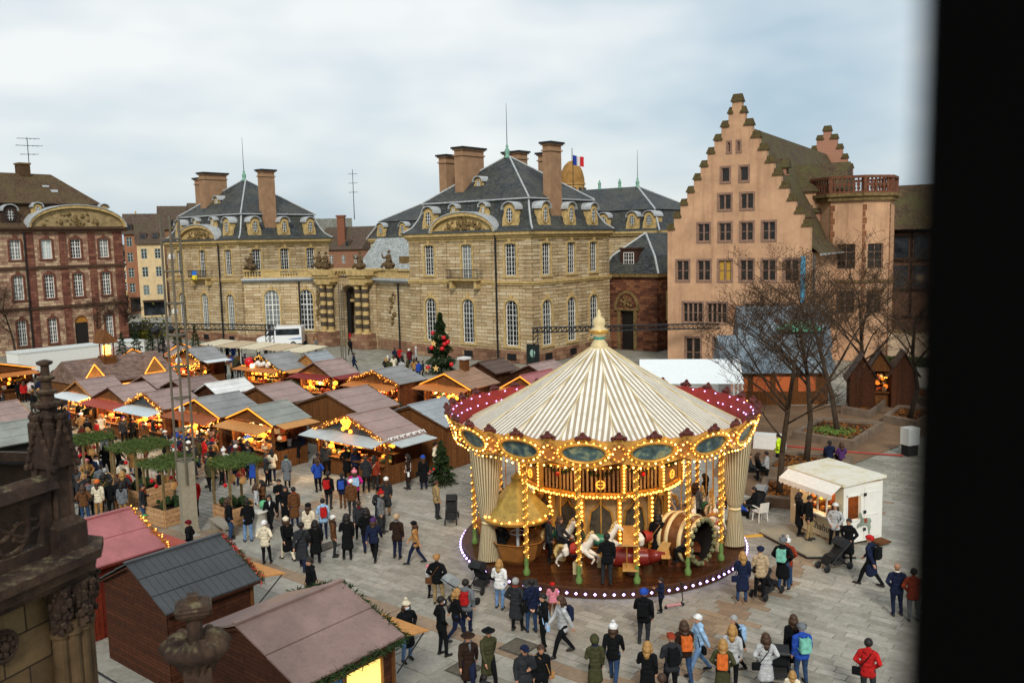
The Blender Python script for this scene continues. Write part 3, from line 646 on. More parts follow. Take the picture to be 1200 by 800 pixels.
# ============================================================= houses down the street
def house(label,x,y,rz,w,d,h,col,wmat,roofc,nw,nf,rh=4,shop=True):
    E=thing('town_house',label,'house',(x,y,0),rz); F=Face((-w/2,0),(1,0)); c=plain('house_'+col,col,.9,.15,1); fh=(h-(3.6 if shop else .8))/nf; z0=3.6 if shop else .8
    ops=[]; 
    for i in range(nw):
        for j in range(nf):
            s=(i+.5)*w/nw; ops.append((s-.5,s+.5,z0+j*fh+.5,z0+j*fh+2.3))
    if shop: ops.append((w*.1,w*.9,.3,2.8))
    mb=MB(); wall(mb,F,w,0,h,ops,.2); wall(mb,Face((w/2,0),(0,1)),d,0,h); wall(mb,Face((-w/2,d),(0,-1)),d,0,h); mb.build('wall',c,E)
    for o in ops:
        if o[1]-o[0]<1.2: window(E,F,(o[0]+o[1])/2,o[2],1.0,1.8,0,2,3,fr=.1,bar=.08,sur=False,mats=(wmat,M_GLASS(),None),depth=.12)
        else: mb=MB(); fbox(mb,F,o[0],o[1],-.2,-.18,o[2],o[3]); mb.build('shop_window',M_GLASS(),E)
    mb=MB(); mb.prism([(-w/2-.3,-.5,h-.1),(-w/2-.3,d+.5,h-.1),(-w/2-.3,d/2,h+rh)],(w+.6,0,0)); mb.build('roof',roofc,E)
    if shop: mb=MB(); fbox(mb,F,w*.08,w*.92,0,1.4,2.9,3.15); mb.build('awning',plain('shop_awning','3a2b24',.8),E)
    for k in range(2):
        mb=MB(); mb.box(-w*.25+k*w*.45-.6,.3,h+.4,-w*.25+k*w*.45+.6,2,h+2.0); mb.box(-w*.25+k*w*.45-.4,.28,h+.7,-w*.25+k*w*.45+.4,.3,h+1.7,1); mb.build('dormer',[roofc,M_GLASS()],E)
    return E
TILE2=roofing('old_red_tile','40332c','524239','625046','4f4a33',.24,.18,.5,.85)
house('narrow orange town house with many shutters at the end of the side street',-73.2,171,R(20),3.6,9,15.5,'96684e',plain('grey_shutter','8f9a96',.7,.1),TILE2,2,4,4)
house('cream town house with half hipped dark roof beside the orange house',-65.6,160,R(22),4.6,9,13.5,'cdb58c',plain('grey_shutter','8f9a96',.7,.1),TILE2,2,3,5.5)
house('low pale yellow house left of the orange town house',-79.2,178,R(15),3.4,9,10.5,'c9b27d',plain('pale_frame','c6c8c2',.7,.1),TILE2,2,3,3)
house('brown gabled town house rising over the cream house',-68.0,185,R(25),10,9,16.5,'8a6a4f',plain('pale_frame','c6c8c2',.7,.1),TILE2,4,4,5,False)
house('rusty gabled house tucked behind the left palace pavilion',-59.0,176,R(30),8,9,16.5,'7b5a48',plain('pale_frame','c6c8c2',.7,.1),TILE2,3,4,5,False)
house('far brick house with tall chimney behind the gateway roofs',-38.5,195,R(-30),14,10,11.5,'8d6650',plain('pale_frame','c6c8c2',.7,.1),TILE2,4,3,5,False)
house('far grey roofed house left of the brick one behind the gateway',-45.0,210,R(10),14,12,14.0,'9a8a78',plain('pale_frame','c6c8c2',.7,.1),roofing('grey_tile','5a5a55','6c6b63','7b7a70','55553f',.3,.2,.4),5,3,5,False)
house('far low terracotta house in the gap left of the palace wing',-30.5,205,R(0),10,10,13.5,'b06a45',plain('pale_frame','c6c8c2',.7,.1),TILE2,3,3,3,False)
E=thing('brick_chimney_stack','tall brick chimney stack among far roofs behind the gateway','chimney',(-37.5,196,0)); mb=MB(); mb.box(-.8,-.8,12,.8,.8,18.6); mb.box(-1,-1,18.6,1,1,19); mb.build('shaft',plain('chimney_brick','7a4f3c',.9,.2),E); mb=MB(); mb.cyl((3,0,18),(3,0,29),.1,.06,5); [mb.cyl((2,0,z),(4,0,z),.05,.05,4) for z in (24,26,28)]; mb.build('antenna',M_IRON(),E)
E=thing('tower_crane','distant yellow tower crane jib above the street roofs','crane',(-140,330,0),0)
mb=MB(); mb.box(-.6,-.6,0,.6,.6,24); mb.build('mast',plain('crane_yellow','c9a050',.6,.1),E); mb=MB(); mb.box(-16,-.4,22.0,16,.4,22.7); mb.prism([(-.5,-.5,22.6),(.5,-.5,22.6),(0,-.5,27)],(0,1,0)); mb.build('jib',plain('crane_yellow','c9a050',.6,.1),E)
# ============================================================= gabled museum house
Y2=R(31.3); ROT2=math.pi/2-Y2
def W2(u,v,z=0.): return Vector((u*math.sin(Y2)-v*math.cos(Y2),u*math.cos(Y2)+v*math.sin(Y2),z))
def stepped(par,F,mid,hw0,z0,zs,n,dz,dw,hwtop,ops,thick,mat,blank=()):
    """gable wall with n steps; caps are separate mossy blocks"""
    hws=[hw0-dw*k for k in range(n)]; zt=[zs+dz*k for k in range(n)]
    xb=sorted({mid+s*h for h in hws+[hwtop] for s in (-1,1)}); zb=[zs]+zt+[zs+dz*n]
    top=zs+dz*(n-1)+1.0
    def keep(s,z):
        h=hw0 if z<zs else hwtop
        for k in range(n):
            if z>=zs+dz*(k-1) and z<zs+dz*k: h=hws[k]
        return abs(s-mid)<h
    for q in (0,-thick):
        mb=MB(); G_=Face(F.T(0,q,0)[:2],F.d); wall(mb,G_,2*mid,z0,top,ops if q==0 else (),.25,keep=keep,xb=xb,zb=zb)
        if q==0:
            for k in range(n):
                for s in (-1,1):
                    a=mid+s*hws[k]; zlo=z0 if k==0 else zt[k-1]
                    mb.face([F.T(a,0,zlo),F.T(a,-thick,zlo),F.T(a,-thick,zt[k]),F.T(a,0,zt[k])])
                    b=mid+s*(hws[k+1] if k+1<n else hwtop); mb.face([F.T(a,0,zt[k]),F.T(b,0,zt[k]),F.T(b,-thick,zt[k]),F.T(a,-thick,zt[k])])
            for s in (-1,1): a=mid+s*hwtop; mb.face([F.T(a,0,zt[-1]),F.T(a,-thick,zt[-1]),F.T(a,-thick,top),F.T(a,0,top)])
        mb.build('gable_wall',mat,par)
    cap=plain('mossy_cap','4b4128',.95,.4,5)
    def block(a,b,z,h=.6):
        mb=MB(); lo=[F.T(a-.12,.16,z),F.T(b+.12,.16,z),F.T(b+.12,-thick-.16,z),F.T(a-.12,-thick-.16,z)]; c=(a+b)/2
        hi=[F.T(a+.02,-thick*.35,z+h),F.T(b-.02,-thick*.35,z+h),F.T(b-.02,-thick*.65,z+h),F.T(a+.02,-thick*.65,z+h)]
        for i in range(4): mb.face([lo[i],lo[(i+1)%4],hi[(i+1)%4],hi[i]])
        mb.face(hi); mb.face(lo); mb.build('step_cap',cap,par)
    for k in range(n):
        nx=hws[k+1] if k+1<n else hwtop
        for s in (-1,1):
            a,b=mid+s*hws[k],mid+s*nx; block(min(a,b),max(a,b),zt[k])
    block(mid-hwtop,mid+hwtop,top,.7)
def museum():
    E=thing('gabled_museum_house','peach plastered medieval house with stepped gable beside the bare trees','building',W2(78.05,16.95),ROT2)
    PL=M_PLAST(); wd=13.2; F=Face((0,wd),(0,-1)); mid=6.55; V=lambda v:30.15-v
    fm=plain('stone_mullion','84695a',.9,.25,3); gl=glassmat('leaded_glass',(.014,.012,.01),.2)
    ops=[]; ws=[]
    def add(v1,v0,z0,z1,k=2): ops.append((V(v1),V(v0),z0,z1)); ws.append((V(v1),V(v0),z0,z1,k))
    for a in (29.18,27.13,25.16,23.18,21.2,19.24): add(a,a-1.15,8.3,10.1)
    for a in (27.13,25.13,23.15,21.19): add(a,a-1.08,11.9,13.45)
    for a in (25.18,23.16): add(a,a-1.1,14.7,16.0)
    for a in (24.94,23.24): add(a,a-.7,17.17,18.38,1)
    for a in (24.37,23.5): add(a,a-.2,19.8,20.6,1)
    for a,b in ((28.55,26.69),(26.21,24.43),(22.74,20.98),(20.51,18.58)): add(a,b,4.4,6.18,4)
    add(28.3,26.9,0.2,2.9,2); add(25.6,24.2,1.5,2.9,2); add(21.6,20.0,1.2,3.0,3)
    stepped(E,F,mid,6.5,0,13.0,10,1.125,.64,.42,ops,.7,PL)
    for i,(a,b,z0,z1,k) in enumerate(ws):
        w,h=round(b-a,2),round(z1-z0,2)
        o=window(E,F,(a+b)/2,z0,w,h,0,k,2 if h>1.4 else 1,fr=.05,bar=.03,sur=False,mats=(fm,gl if i not in (2,) else plain('yellow_blind','b08a34',.6,.2),None),depth=.2)
        mb=MB()
        for s0,s1,zz0,zz1 in ((-w/2-.16,-w/2,-.02,h+.02),(w/2,w/2+.16,-.02,h+.02),(-w/2-.16,w/2+.16,-.2,-.02),(-w/2-.16,w/2+.16,h+.02,h+.2)): mb.box(s0,-.25,zz0,s1,-.16,zz1)
        for j in range(1,k): x=-w/2+w*j/k; mb.box(x-.07,-.14,0,x+.07,.03,h)
        mb.build('stone_frame',fm,o)
    mb=MB(); fbox(mb,F,V(24.2),V(23.1),-.01,.03,4.4,6.15); mb.build('blocked_window',plain('blocked','a97d5e',.9,.1),E)
    # side walls and roof
    Ln=38; Fs=Face((.7,.15),(1,0)); o2=[(3.6,4.6,5.9,8.8),(7.0,8.3,5.9,8.8),(3.4,4.5,1.5,4),(7.0,8.2,1.5,4)]
    mb=MB(); wall(mb,Fs,Ln-.7,0,10.7,o2); wall(mb,Face((Ln,wd-.1),(-1,0)),Ln-.7,0,12.4); mb.build('wall',PL,E)
    for a,b,c,d in o2: window(E,Fs,(a+b)/2,c,round(b-a,2),round(d-c,2),0,2,3,sur=False,mats=(fm,gl,None))
    TL=roofing('museum_tile','3a2d20','4c3c2a','5c4a34','4e4c28',.2,.17,.7,.85)
    mb=MB(); ym=mid_y=wd-mid; A=[(-.55,10.6),(1.0,11.9),(ym,22.3)]; B=[(ym,22.3),(wd+.3,12.2)]
    for (y0,z0),(y1,z1) in list(zip(A,A[1:]))+list(zip(B,B[1:])):
        mb.face([(.7,y0,z0),(Ln,y0,z0),(Ln,y1,z1),(.7,y1,z1)])
    mb.face([(Ln,-.55,10.6),(Ln,wd+.3,12.2),(Ln,ym,22.3)]); mb.build('roof',TL,E)
    mb=MB(); mb.box(.8,-.7,10.45,14,-.5,10.6); mb.build('gutter',M_LEAD(),E)
    mb=MB(); mb.cyl((.4,-.12,0),(.4,-.12,10.5),.09,.09,8); mb.build('drainpipe',plain('grey_pipe','4a4f52',.5,.15),E)
    b=MB(); fbox(b,F,V(17.85),V(17.45),.02,.1,0.5,10.4); bn=b.build('banner',plain('blue_banner','4d93b0',.7,.12),E)
    sl=(22.3-11.9)/(ym-1)
    for u,v,sc in ((8.5,4.3,1),(6.0,1.6,1.2),(12.5,1.9,1.2)):
        z=11.9+(v-1)*sl; mb=MB(); w=.55*sc; h=1.1*sc; d=h/sl*1.2+.6
        mb.prism([(u-w,v-.05,z),(u+w,v-.05,z),(u+w,v-.05,z+h*.7),(u-w,v-.05,z+h*.7)],(0,d,0)); dm=mb.build('dormer',plain('pink_plaster','a27661',.9,.15),E)
        mb=MB(); mb.prism([(u-w-.2,v-.3,z+h*.65),(u+w+.2,v-.3,z+h*.65),(u,v-.3,z+h*1.5)],(0,d+.5,0)); mb.build('dormer_roof',TL,dm); mb=MB(); mb.box(u-w*.6,v-.09,z+.15,u+w*.6,v-.06,z+h*.6); mb.build('pane',gl,dm)
    # rear stepped gable
    F2=Face((Ln,wd),(0,-1)); stepped(E,Face((Ln-.0,wd),(0,-1)),mid,3.1,10,20.4,4,1.25,.62,.45,(),.7,plain('pink_plaster','a27661',.9,.15))
    # cross wing with gable dormer and the balustraded tower
    T=thing('balustraded_tower','octagonal peach stair tower with stone balustrade behind the trees','tower',W2(92.3,16.1),ROT2)
    R8=3.85; n8=8; P8=[(R8*math.cos(2*math.pi*(k+.5)/8),R8*math.sin(2*math.pi*(k+.5)/8)) for k in range(8)]
    for k in range(8):
        a,b=P8[k],P8[(k+1)%8]; Fk=Face(b,(a[0]-b[0],a[1]-b[1])); Fk=Face(a,(b[0]-a[0],b[1]-a[1])); L=math.hypot(b[0]-a[0],b[1]-a[1]); vis=k in (3,4,5,2)
        o=[(L/2-.85,L/2+.85,8.9,11.3),(L/2-.85,L/2+.85,4.6,6.8)] if k in (3,4) else ([(L/2-.3,L/2+.3,12.2,14.3),(L/2-.5,L/2+.5,8.6,11)] if k in (5,) else [])
        mb=MB(); wall(mb,Fk,L,0,15.4,o); mb.build('wall',PL,T)
        for q in o: window(T,Fk,(q[0]+q[1])/2,q[2],round(q[1]-q[0],2),round(q[3]-q[2],2),0,2,3,sur=False,mats=(fm,gl,None))
        mb=MB(); z=.2; i=0
        while z<15:
            w=.4 if i%2 else .25; fbox(mb,Fk,-.02,w,-.02,.04,z,z+.55); z+=.62; i+=1
        mb.build('quoin',plain('quoin_stone','7a5238',.9,.35,3),T)
        mb=MB(); fbox(mb,Fk,-.1,L+.1,-.3,.18,7.6,7.85); mb.build('string_course',M_DIRTS(),T)
        mb=MB(); fbox(mb,Fk,-.2,L+.2,-.3,.3,15.4,15.8); fbox(mb,Fk,-.3,L+.3,-.3,.5,15.8,16.1); mb.build('cornice',M_DIRTS(),T)
        mb=MB(); fbox(mb,Fk,-.15,.2,-.15,.3,16.1,17.7); fbox(mb,Fk,-.1,L+.1,0,.26,16.1,16.3); fbox(mb,Fk,-.15,L+.15,-.04,.32,17.5,17.75)
        for t in np.arange(.35,L-.1,.42): fbox(mb,Fk,t,t+.12,.05,.2,16.3,17.5); fbox(mb,Fk,t-.1,t+.22,.06,.19,16.75,17.05)
        mb.build('balustrade',plain('brown_stone','6a4534',.9,.3,4),T)
    mb=MB(); mb.face([(x,y,15.6) for x,y in P8]); mb.build('terrace',M_DIRTS(),T)
    C=MB(); C.box(12,-.2,8,17.5,6.5,16.6); cw=C.build('cross_wing',PL,E)
    C=MB(); C.prism([(11.7,-.4,16.5),(17.8,-.4,16.5),(14.75,-.4,19.4)],(0,7.5,0)); C.build('cross_wing_roof',TL,cw); C=MB(); C.box(14.3,-.25,16.6,15.2,-.2,17.6); C.build('window',gl,cw)
museum()
def timber_wing():
    E=thing('timbered_wing','dark half timbered wing with mossy tiled roof right of the tower','building',W2(101,-12),ROT2)
    F=Face((0,26),(0,-1)); dk=plain('dark_timber','2a1d16',.85,.3); mb=MB(); wall(mb,F,26,0,13); mb.box(0,0,0,8,26,12.9,skip='l'); mb.build('wall',plain('dim_plaster','5d4334',.9,.2,1.5),E)
    for z in (3.2,6.1,9.2,12.2):
        mb=MB(); fbox(mb,F,0,26,-.02,.15,z,z+.3); mb.build('beam',dk,E)
    for s in np.arange(.3,26,1.9): mb=MB(); fbox(mb,F,s,s+.22,-.02,.12,3.2,12.8); mb.build('post',dk,E)
    for i in range(13):
        for z in (6.5,9.6):
            mb=MB(); s=.6+1.9*i; fbox(mb,F,s,s+1.4,.0,.05,z,z+2.3); mb.build('window',M_GLASS(),E)
    mb=MB(); mb.prism([(-1.2,0,12.6),(9,0,12.6),(3.8,0,17.4)],(0,26,0)); mb.build('roof',roofing('museum_tile','3a2d20','4c3c2a','5c4a34','4e4c28'),E)
    for s in (4,6.2): mb=MB(); mb.box(-.6,26-s-.4,12.9,1.2,26-s+.4,13.9); mb.build('dormer',M_DIRTS(),E)
timber_wing()
E=thing('garden_wall','low pale rendered wall below the timbered wing','wall',W2(88,-4),ROT2); mb=MB(); mb.box(0,-8,0,.4,16,3.0); mb.build('wall',plain('pale_render','b09a80',.9,.15,1),E); mb=MB(); mb.box(-.1,-8.1,3.0,.5,16.1,3.2); mb.build('coping',M_DIRTS(),E)
def hedge(label,u,v,l,w,h):
    E=thing('hedge',label,'hedge',W2(u,v),ROT2); mb=MB(); r=random.Random(3)
    for i in range(int(l*w*900)):
        p=Vector((r.uniform(0,w),r.uniform(0,l),r.uniform(.1,h))); a=Vector((r.gauss(0,1),r.gauss(0,1),r.gauss(0,1))).normalized()*.09; b=a.orthogonal().normalized()*.05
        mb.face([p-a,p+b,p+a,p-b])
    mb.build('leaves',plain('hedge_green','3b4522',.8,.4),E)
hedge('clipped dark hedge along the pale wall at the right edge',86.3,-3,16,.8,.9)
# ============================================================= ground
def paving_mat(name,c1,c2,c3,bw,bh,mortar,rot=0):
    k=NM(name); p=k.pos(); mp=k.n('ShaderNodeMapping'); mp.inputs['Rotation'].default_value=(0,0,-(ROT+math.pi/2)+rot); k.l(p,mp.inputs[0])
    b=k.n('ShaderNodeTexBrick'); k.l(mp.outputs[0],b.inputs['Vector'])
    for a,v in (('Scale',1),('Mortar Size',.018),('Mortar Smooth',.3),('Brick Width',bw),('Row Height',bh)): b.inputs[a].default_value=v
    b.inputs['Color1'].default_value=(0,0,0,1); b.inputs['Color2'].default_value=(1,1,1,1); b.inputs['Mortar'].default_value=(.5,.5,.5,1)
    c=k.ramp(b.outputs[0],[(0,c1),(.5,c2),(1,c3)]); n=k.noise(p,.25,6); n2=k.noise(p,6,5)
    c=k.mix(.55,c,k.ramp(n,[(.3,(.3,.3,.3)),(.7,(.7,.7,.7))]),'OVERLAY'); c=k.mix(.4,c,k.ramp(n2,[(.3,(.3,.3,.3)),(.7,(.7,.7,.7))]),'OVERLAY')
    c=k.mix(b.outputs['Fac'],c,mortar); k.col(c); k.bump(b.outputs['Fac'],.3,-.01); return k.set(.75,spec=.3)
def stone_mat(name,c1,c2,c3):
    k=NM(name); g=k.n('ShaderNodeNewGeometry'); oi=k.n('ShaderNodeObjectInfo'); a=k.n('ShaderNodeMath',operation='ADD'); k.l(g.outputs['Random Per Island'],a.inputs[0]); k.l(oi.outputs['Random'],a.inputs[1])
    f=k.n('ShaderNodeMath',operation='FRACT'); k.l(a.outputs[0],f.inputs[0]); p=g.outputs['Position']
    c=k.ramp(f.outputs[0],[(0,c1),(.5,c2),(1,c3)]); n=k.noise(p,.25,6); n2=k.noise(p,5,6,.7); n5=k.noise(p,1.1,7,.72); c=k.mix(k.ramp(n5,[(.52,(0,0,0)),(.7,(.35,.35,.35))]),c,'57534a')
    c=k.mix(.55,c,k.ramp(n,[(.3,(.3,.3,.3)),(.7,(.7,.7,.7))]),'OVERLAY'); c=k.mix(.5,c,k.ramp(n2,[(.25,(.25,.25,.25)),(.75,(.75,.75,.75))]),'OVERLAY')
    k.col(c); k.bump(n2,.25,.01); return k.set(.62,spec=.35)
PAVE=stone_mat('grey_paver','827f74','8d8a80','9b988e'); BAND=stone_mat('brown_paver','7a6a58','86735f','928069')
FARP=paving_mat('plaza_far_paving','7d7a6d','8a877a','989589',.9,.34,'5b574c')
mb=MB(); mb.face([(-2500,-600,-.03),(2500,-600,-.03),(2500,4000,-.03),(-2500,4000,-.03)]); g=mb.build('ground',FARP); tag(g,kind='structure')
# laid stone pavers: courses run along v; brown bands run along u
def pavers():
    near=[]; V=[]; Fc=[]; Mi=[]
    r=random.Random(5); rows=[]; u=8.0
    bands=[11.5,32.9]
    tiles=[]
    while u<18.5:
        v=-14+r.uniform(-1.4,0)
        while v<66:
            l=r.choice((1.3,1.5,1.7)); tiles.append((u,v,1.08,l-.025)); v+=l
        u+=1.1
    v=-14
    while v<66: tiles.append((u,v,.62,1.1)); v+=1.12
    UB=u; u+=.64
    while u<60:
        v=-14+r.uniform(-.9,0)
        while v<66:
            l=r.choice((.7,.85,1.0,1.15)); tiles.append((u,v,.325,l-.015)); v+=l
        u+=.34
    keep=[]
    for t in tiles:
        p=W(t[0]+.23,t[1]+.4); d=p.y
        if d<12: continue
        sx=600+1020*p.x/(p.y); 
        if sx<-30 or sx>1130: continue
        if p.x>11 and p.y>39 : continue
        keep.append((d,t))
    keep.sort(key=lambda q:q[0])
    par=tag(D.objects.new('plaza_paving',None),kind='structure'); COL.objects.link(par); par.rotation_euler=(0,0,ROT)
    def tile(mb,u,v,h,l,z,m):
        b=.012; mb.face([(u+b,v+b,z),(u+h-b,v+b,z),(u+h-b,v+l-b,z),(u+b,v+l-b,z)],m)
        o=[(u,v),(u+h,v),(u+h,v+l),(u,v+l)]; i=[(u+b,v+b),(u+h-b,v+b),(u+h-b,v+l-b),(u+b,v+l-b)]
        for k in range(4):
            a,c=o[k],o[(k+1)%4]; A,C=i[k],i[(k+1)%4]; mb.face([(a[0],a[1],z-.03),(c[0],c[1],z-.03),(C[0],C[1],z),(A[0],A[1],z)],m)
    big=MB()
    for j,(d,(u,v,h,l)) in enumerate(keep):
        z=r.uniform(-.004,.004); band=any(abs(v+l/2-b)<.62 for b in bands) or abs(u-UB)<.01
        if j<300:
            me=cached(('pv',round(l,2),round(h,2),band),lambda:(lambda m:(tile(m,0,0,h,l,0,0),m.mesh('paver',BAND if band else PAVE))[1])(MB()))
            place('paver',me,par,loc=(u,v,z))
        else: tile(big,u,v,h,l,z,1 if band else 0)
    o=place('pavers',None,par) if False else None
    me=D.meshes.new('pavers'); me.from_pydata([tuple(p) for p in big.v],[],big.f); me.materials.append(PAVE); me.materials.append(BAND); me.polygons.foreach_set('material_index',big.m)
    o=place('pavers',me,par); o['kind']='stuff'
pavers()
# gravel court on the right, with planters
GR=NM('brown_gravel'); n1=GR.noise(GR.pos(),60,3,.8); n2=GR.noise(GR.pos(),.6,5); GR.col(GR.mix(.6,GR.ramp(n1,[(.3,'4f3b2a'),(.7,'8a6f55')]),GR.ramp(n2,[(.3,(.3,.3,.3)),(.7,(.7,.7,.7))]),'OVERLAY')); GR.bump(n1,.5,.02); GR=GR.set(.9,spec=.2)
def gp(name,pts,z,m,kind='structure'):
    mb=MB(); mb.face([(x,y,z) for x,y in pts]); return tag(mb.build(name,m),kind=kind)
gp('gravel_court',[(11.3,39.3),(21.5,48.6),(36,62),(33,72),(20,66),(13,52),(10.2,44)],.012,GR)
gp('pale_court',[(20,62),(36,60.5),(60,75),(40,85),(28,74)],.02,paving_mat('pale_slabs','a09a8c','aba597','b4afa2',1.2,.8,'7a7468'))
# ============================================================= market chalets
WOODD=planks('dark_stained_planks','3a2114','4a2b19',.12); WOODM=planks('brown_planks','5d3a1e','6f4726',.12); WOODL=planks('light_planks','9a6a38','ad7a44',.12)
WOODH=planks('shiplap_brown','3b2115','4a2a1a',.11,False)
def roofsheet(name,c):
    k=NM(name); p=k.pos(); a=lin(c)[:3]; n=k.noise(p,.8,6,.65); n2=k.noise(p,5,6,.75); n3=k.noise(p,26,3,.8)
    col=k.ramp(n,[(.3,tuple(x*.72 for x in a)),(.7,tuple(min(1,x*1.22) for x in a))]); col=k.mix(k.ramp(n2,[(.52,(0,0,0)),(.72,(.55,.55,.55))]),col,tuple(x*.45+.02 for x in a)); col=k.mix(.3,col,k.ramp(n3,[(.3,(.25,.25,.25)),(.7,(.75,.75,.75))]),'OVERLAY')
    k.col(col); k.bump(n3,.2,.006); return k.set(.5,spec=.45)
RM={'mauve':roofsheet('mauve_sheet','8f7871'),'grey':roofsheet('grey_sheet','80807f'),'brown':roofsheet('brown_sheet','7d655d'),'white':roofsheet('white_sheet','d6d6d3'),'slate':roofsheet('slate_sheet','383b3d'),'pink':roofsheet('rose_sheet','98595a'),'blue':roofsheet('bluegrey_sheet','8b9196'),'green':roofsheet('greygreen_sheet','83877f'),'dark':roofsheet('dark_brown_sheet','4e3a30'),'tan':roofsheet('tan_sheet','8a6a52')}
AW={'white':plain('awn_white','c9cfd0',.6,.1),'red':plain('awn_red','9c4a3c',.7,.15),'blue':plain('awn_blue','b9c6cc',.6,.1),'orange':plain('awn_orange','b06f3a',.7,.15),'tan':plain('awn_tan','b8834c',.7,.15),'maroon':plain('awn_maroon','7d2f2c',.7,.2),'zinc':plain('awn_zinc','a8b0b0',.45,.12,2),'brown':plain('awn_brown','8d5236',.7,.15)}
LITY=emit('rope_light','ff9226',1.15); BULB=emit('warm_bulb','ffa840',3.2); BULBR=emit('red_glow','ff5a28',4); GOLD=emit('gold_glow','ff9a2e',2.2)
FIR=plain('fir_green','25351a',.85,.45,8)
GOODS=[plain('goods_'+c,c,.6,.15) for c in ('b5532a','d98b3a','c7a24a','8a2a20','d9cfb4','6b4a2c','3d4f2a')]
def warm_light(par,loc,w=70,c=(1,.62,.28),r=.18):
    l=D.lights.new('stall_lamp','POINT'); l.energy=w; l.color=c; l.shadow_soft_size=r; o=D.objects.new('stall_lamp',l); COL.objects.link(o); o.location=loc; o.parent=par; return o
def fir_garland(mb,pts,r=.16,dens=60,seed=1,m=0,blade=.13):
    q=random.Random(seed)
    for a,b in zip(pts,pts[1:]):
        a=Vector(a);b=Vector(b)
        for i in range(int((b-a).length*dens)):
            c=a.lerp(b,q.random()); d=Vector((q.gauss(0,1),q.gauss(0,1),q.gauss(0,1))).normalized(); e=c+d*r*q.uniform(.4,1.2); s=d.orthogonal().normalized()*.02
            t=Vector((q.gauss(0,1),q.gauss(0,1),q.gauss(0,1))).normalized()*blade
            mb.face([e-t,e+s,e+t,e-s],m)
def rope(mb,a,b,r=.035): mb.cyl(a,b,r,r,5)
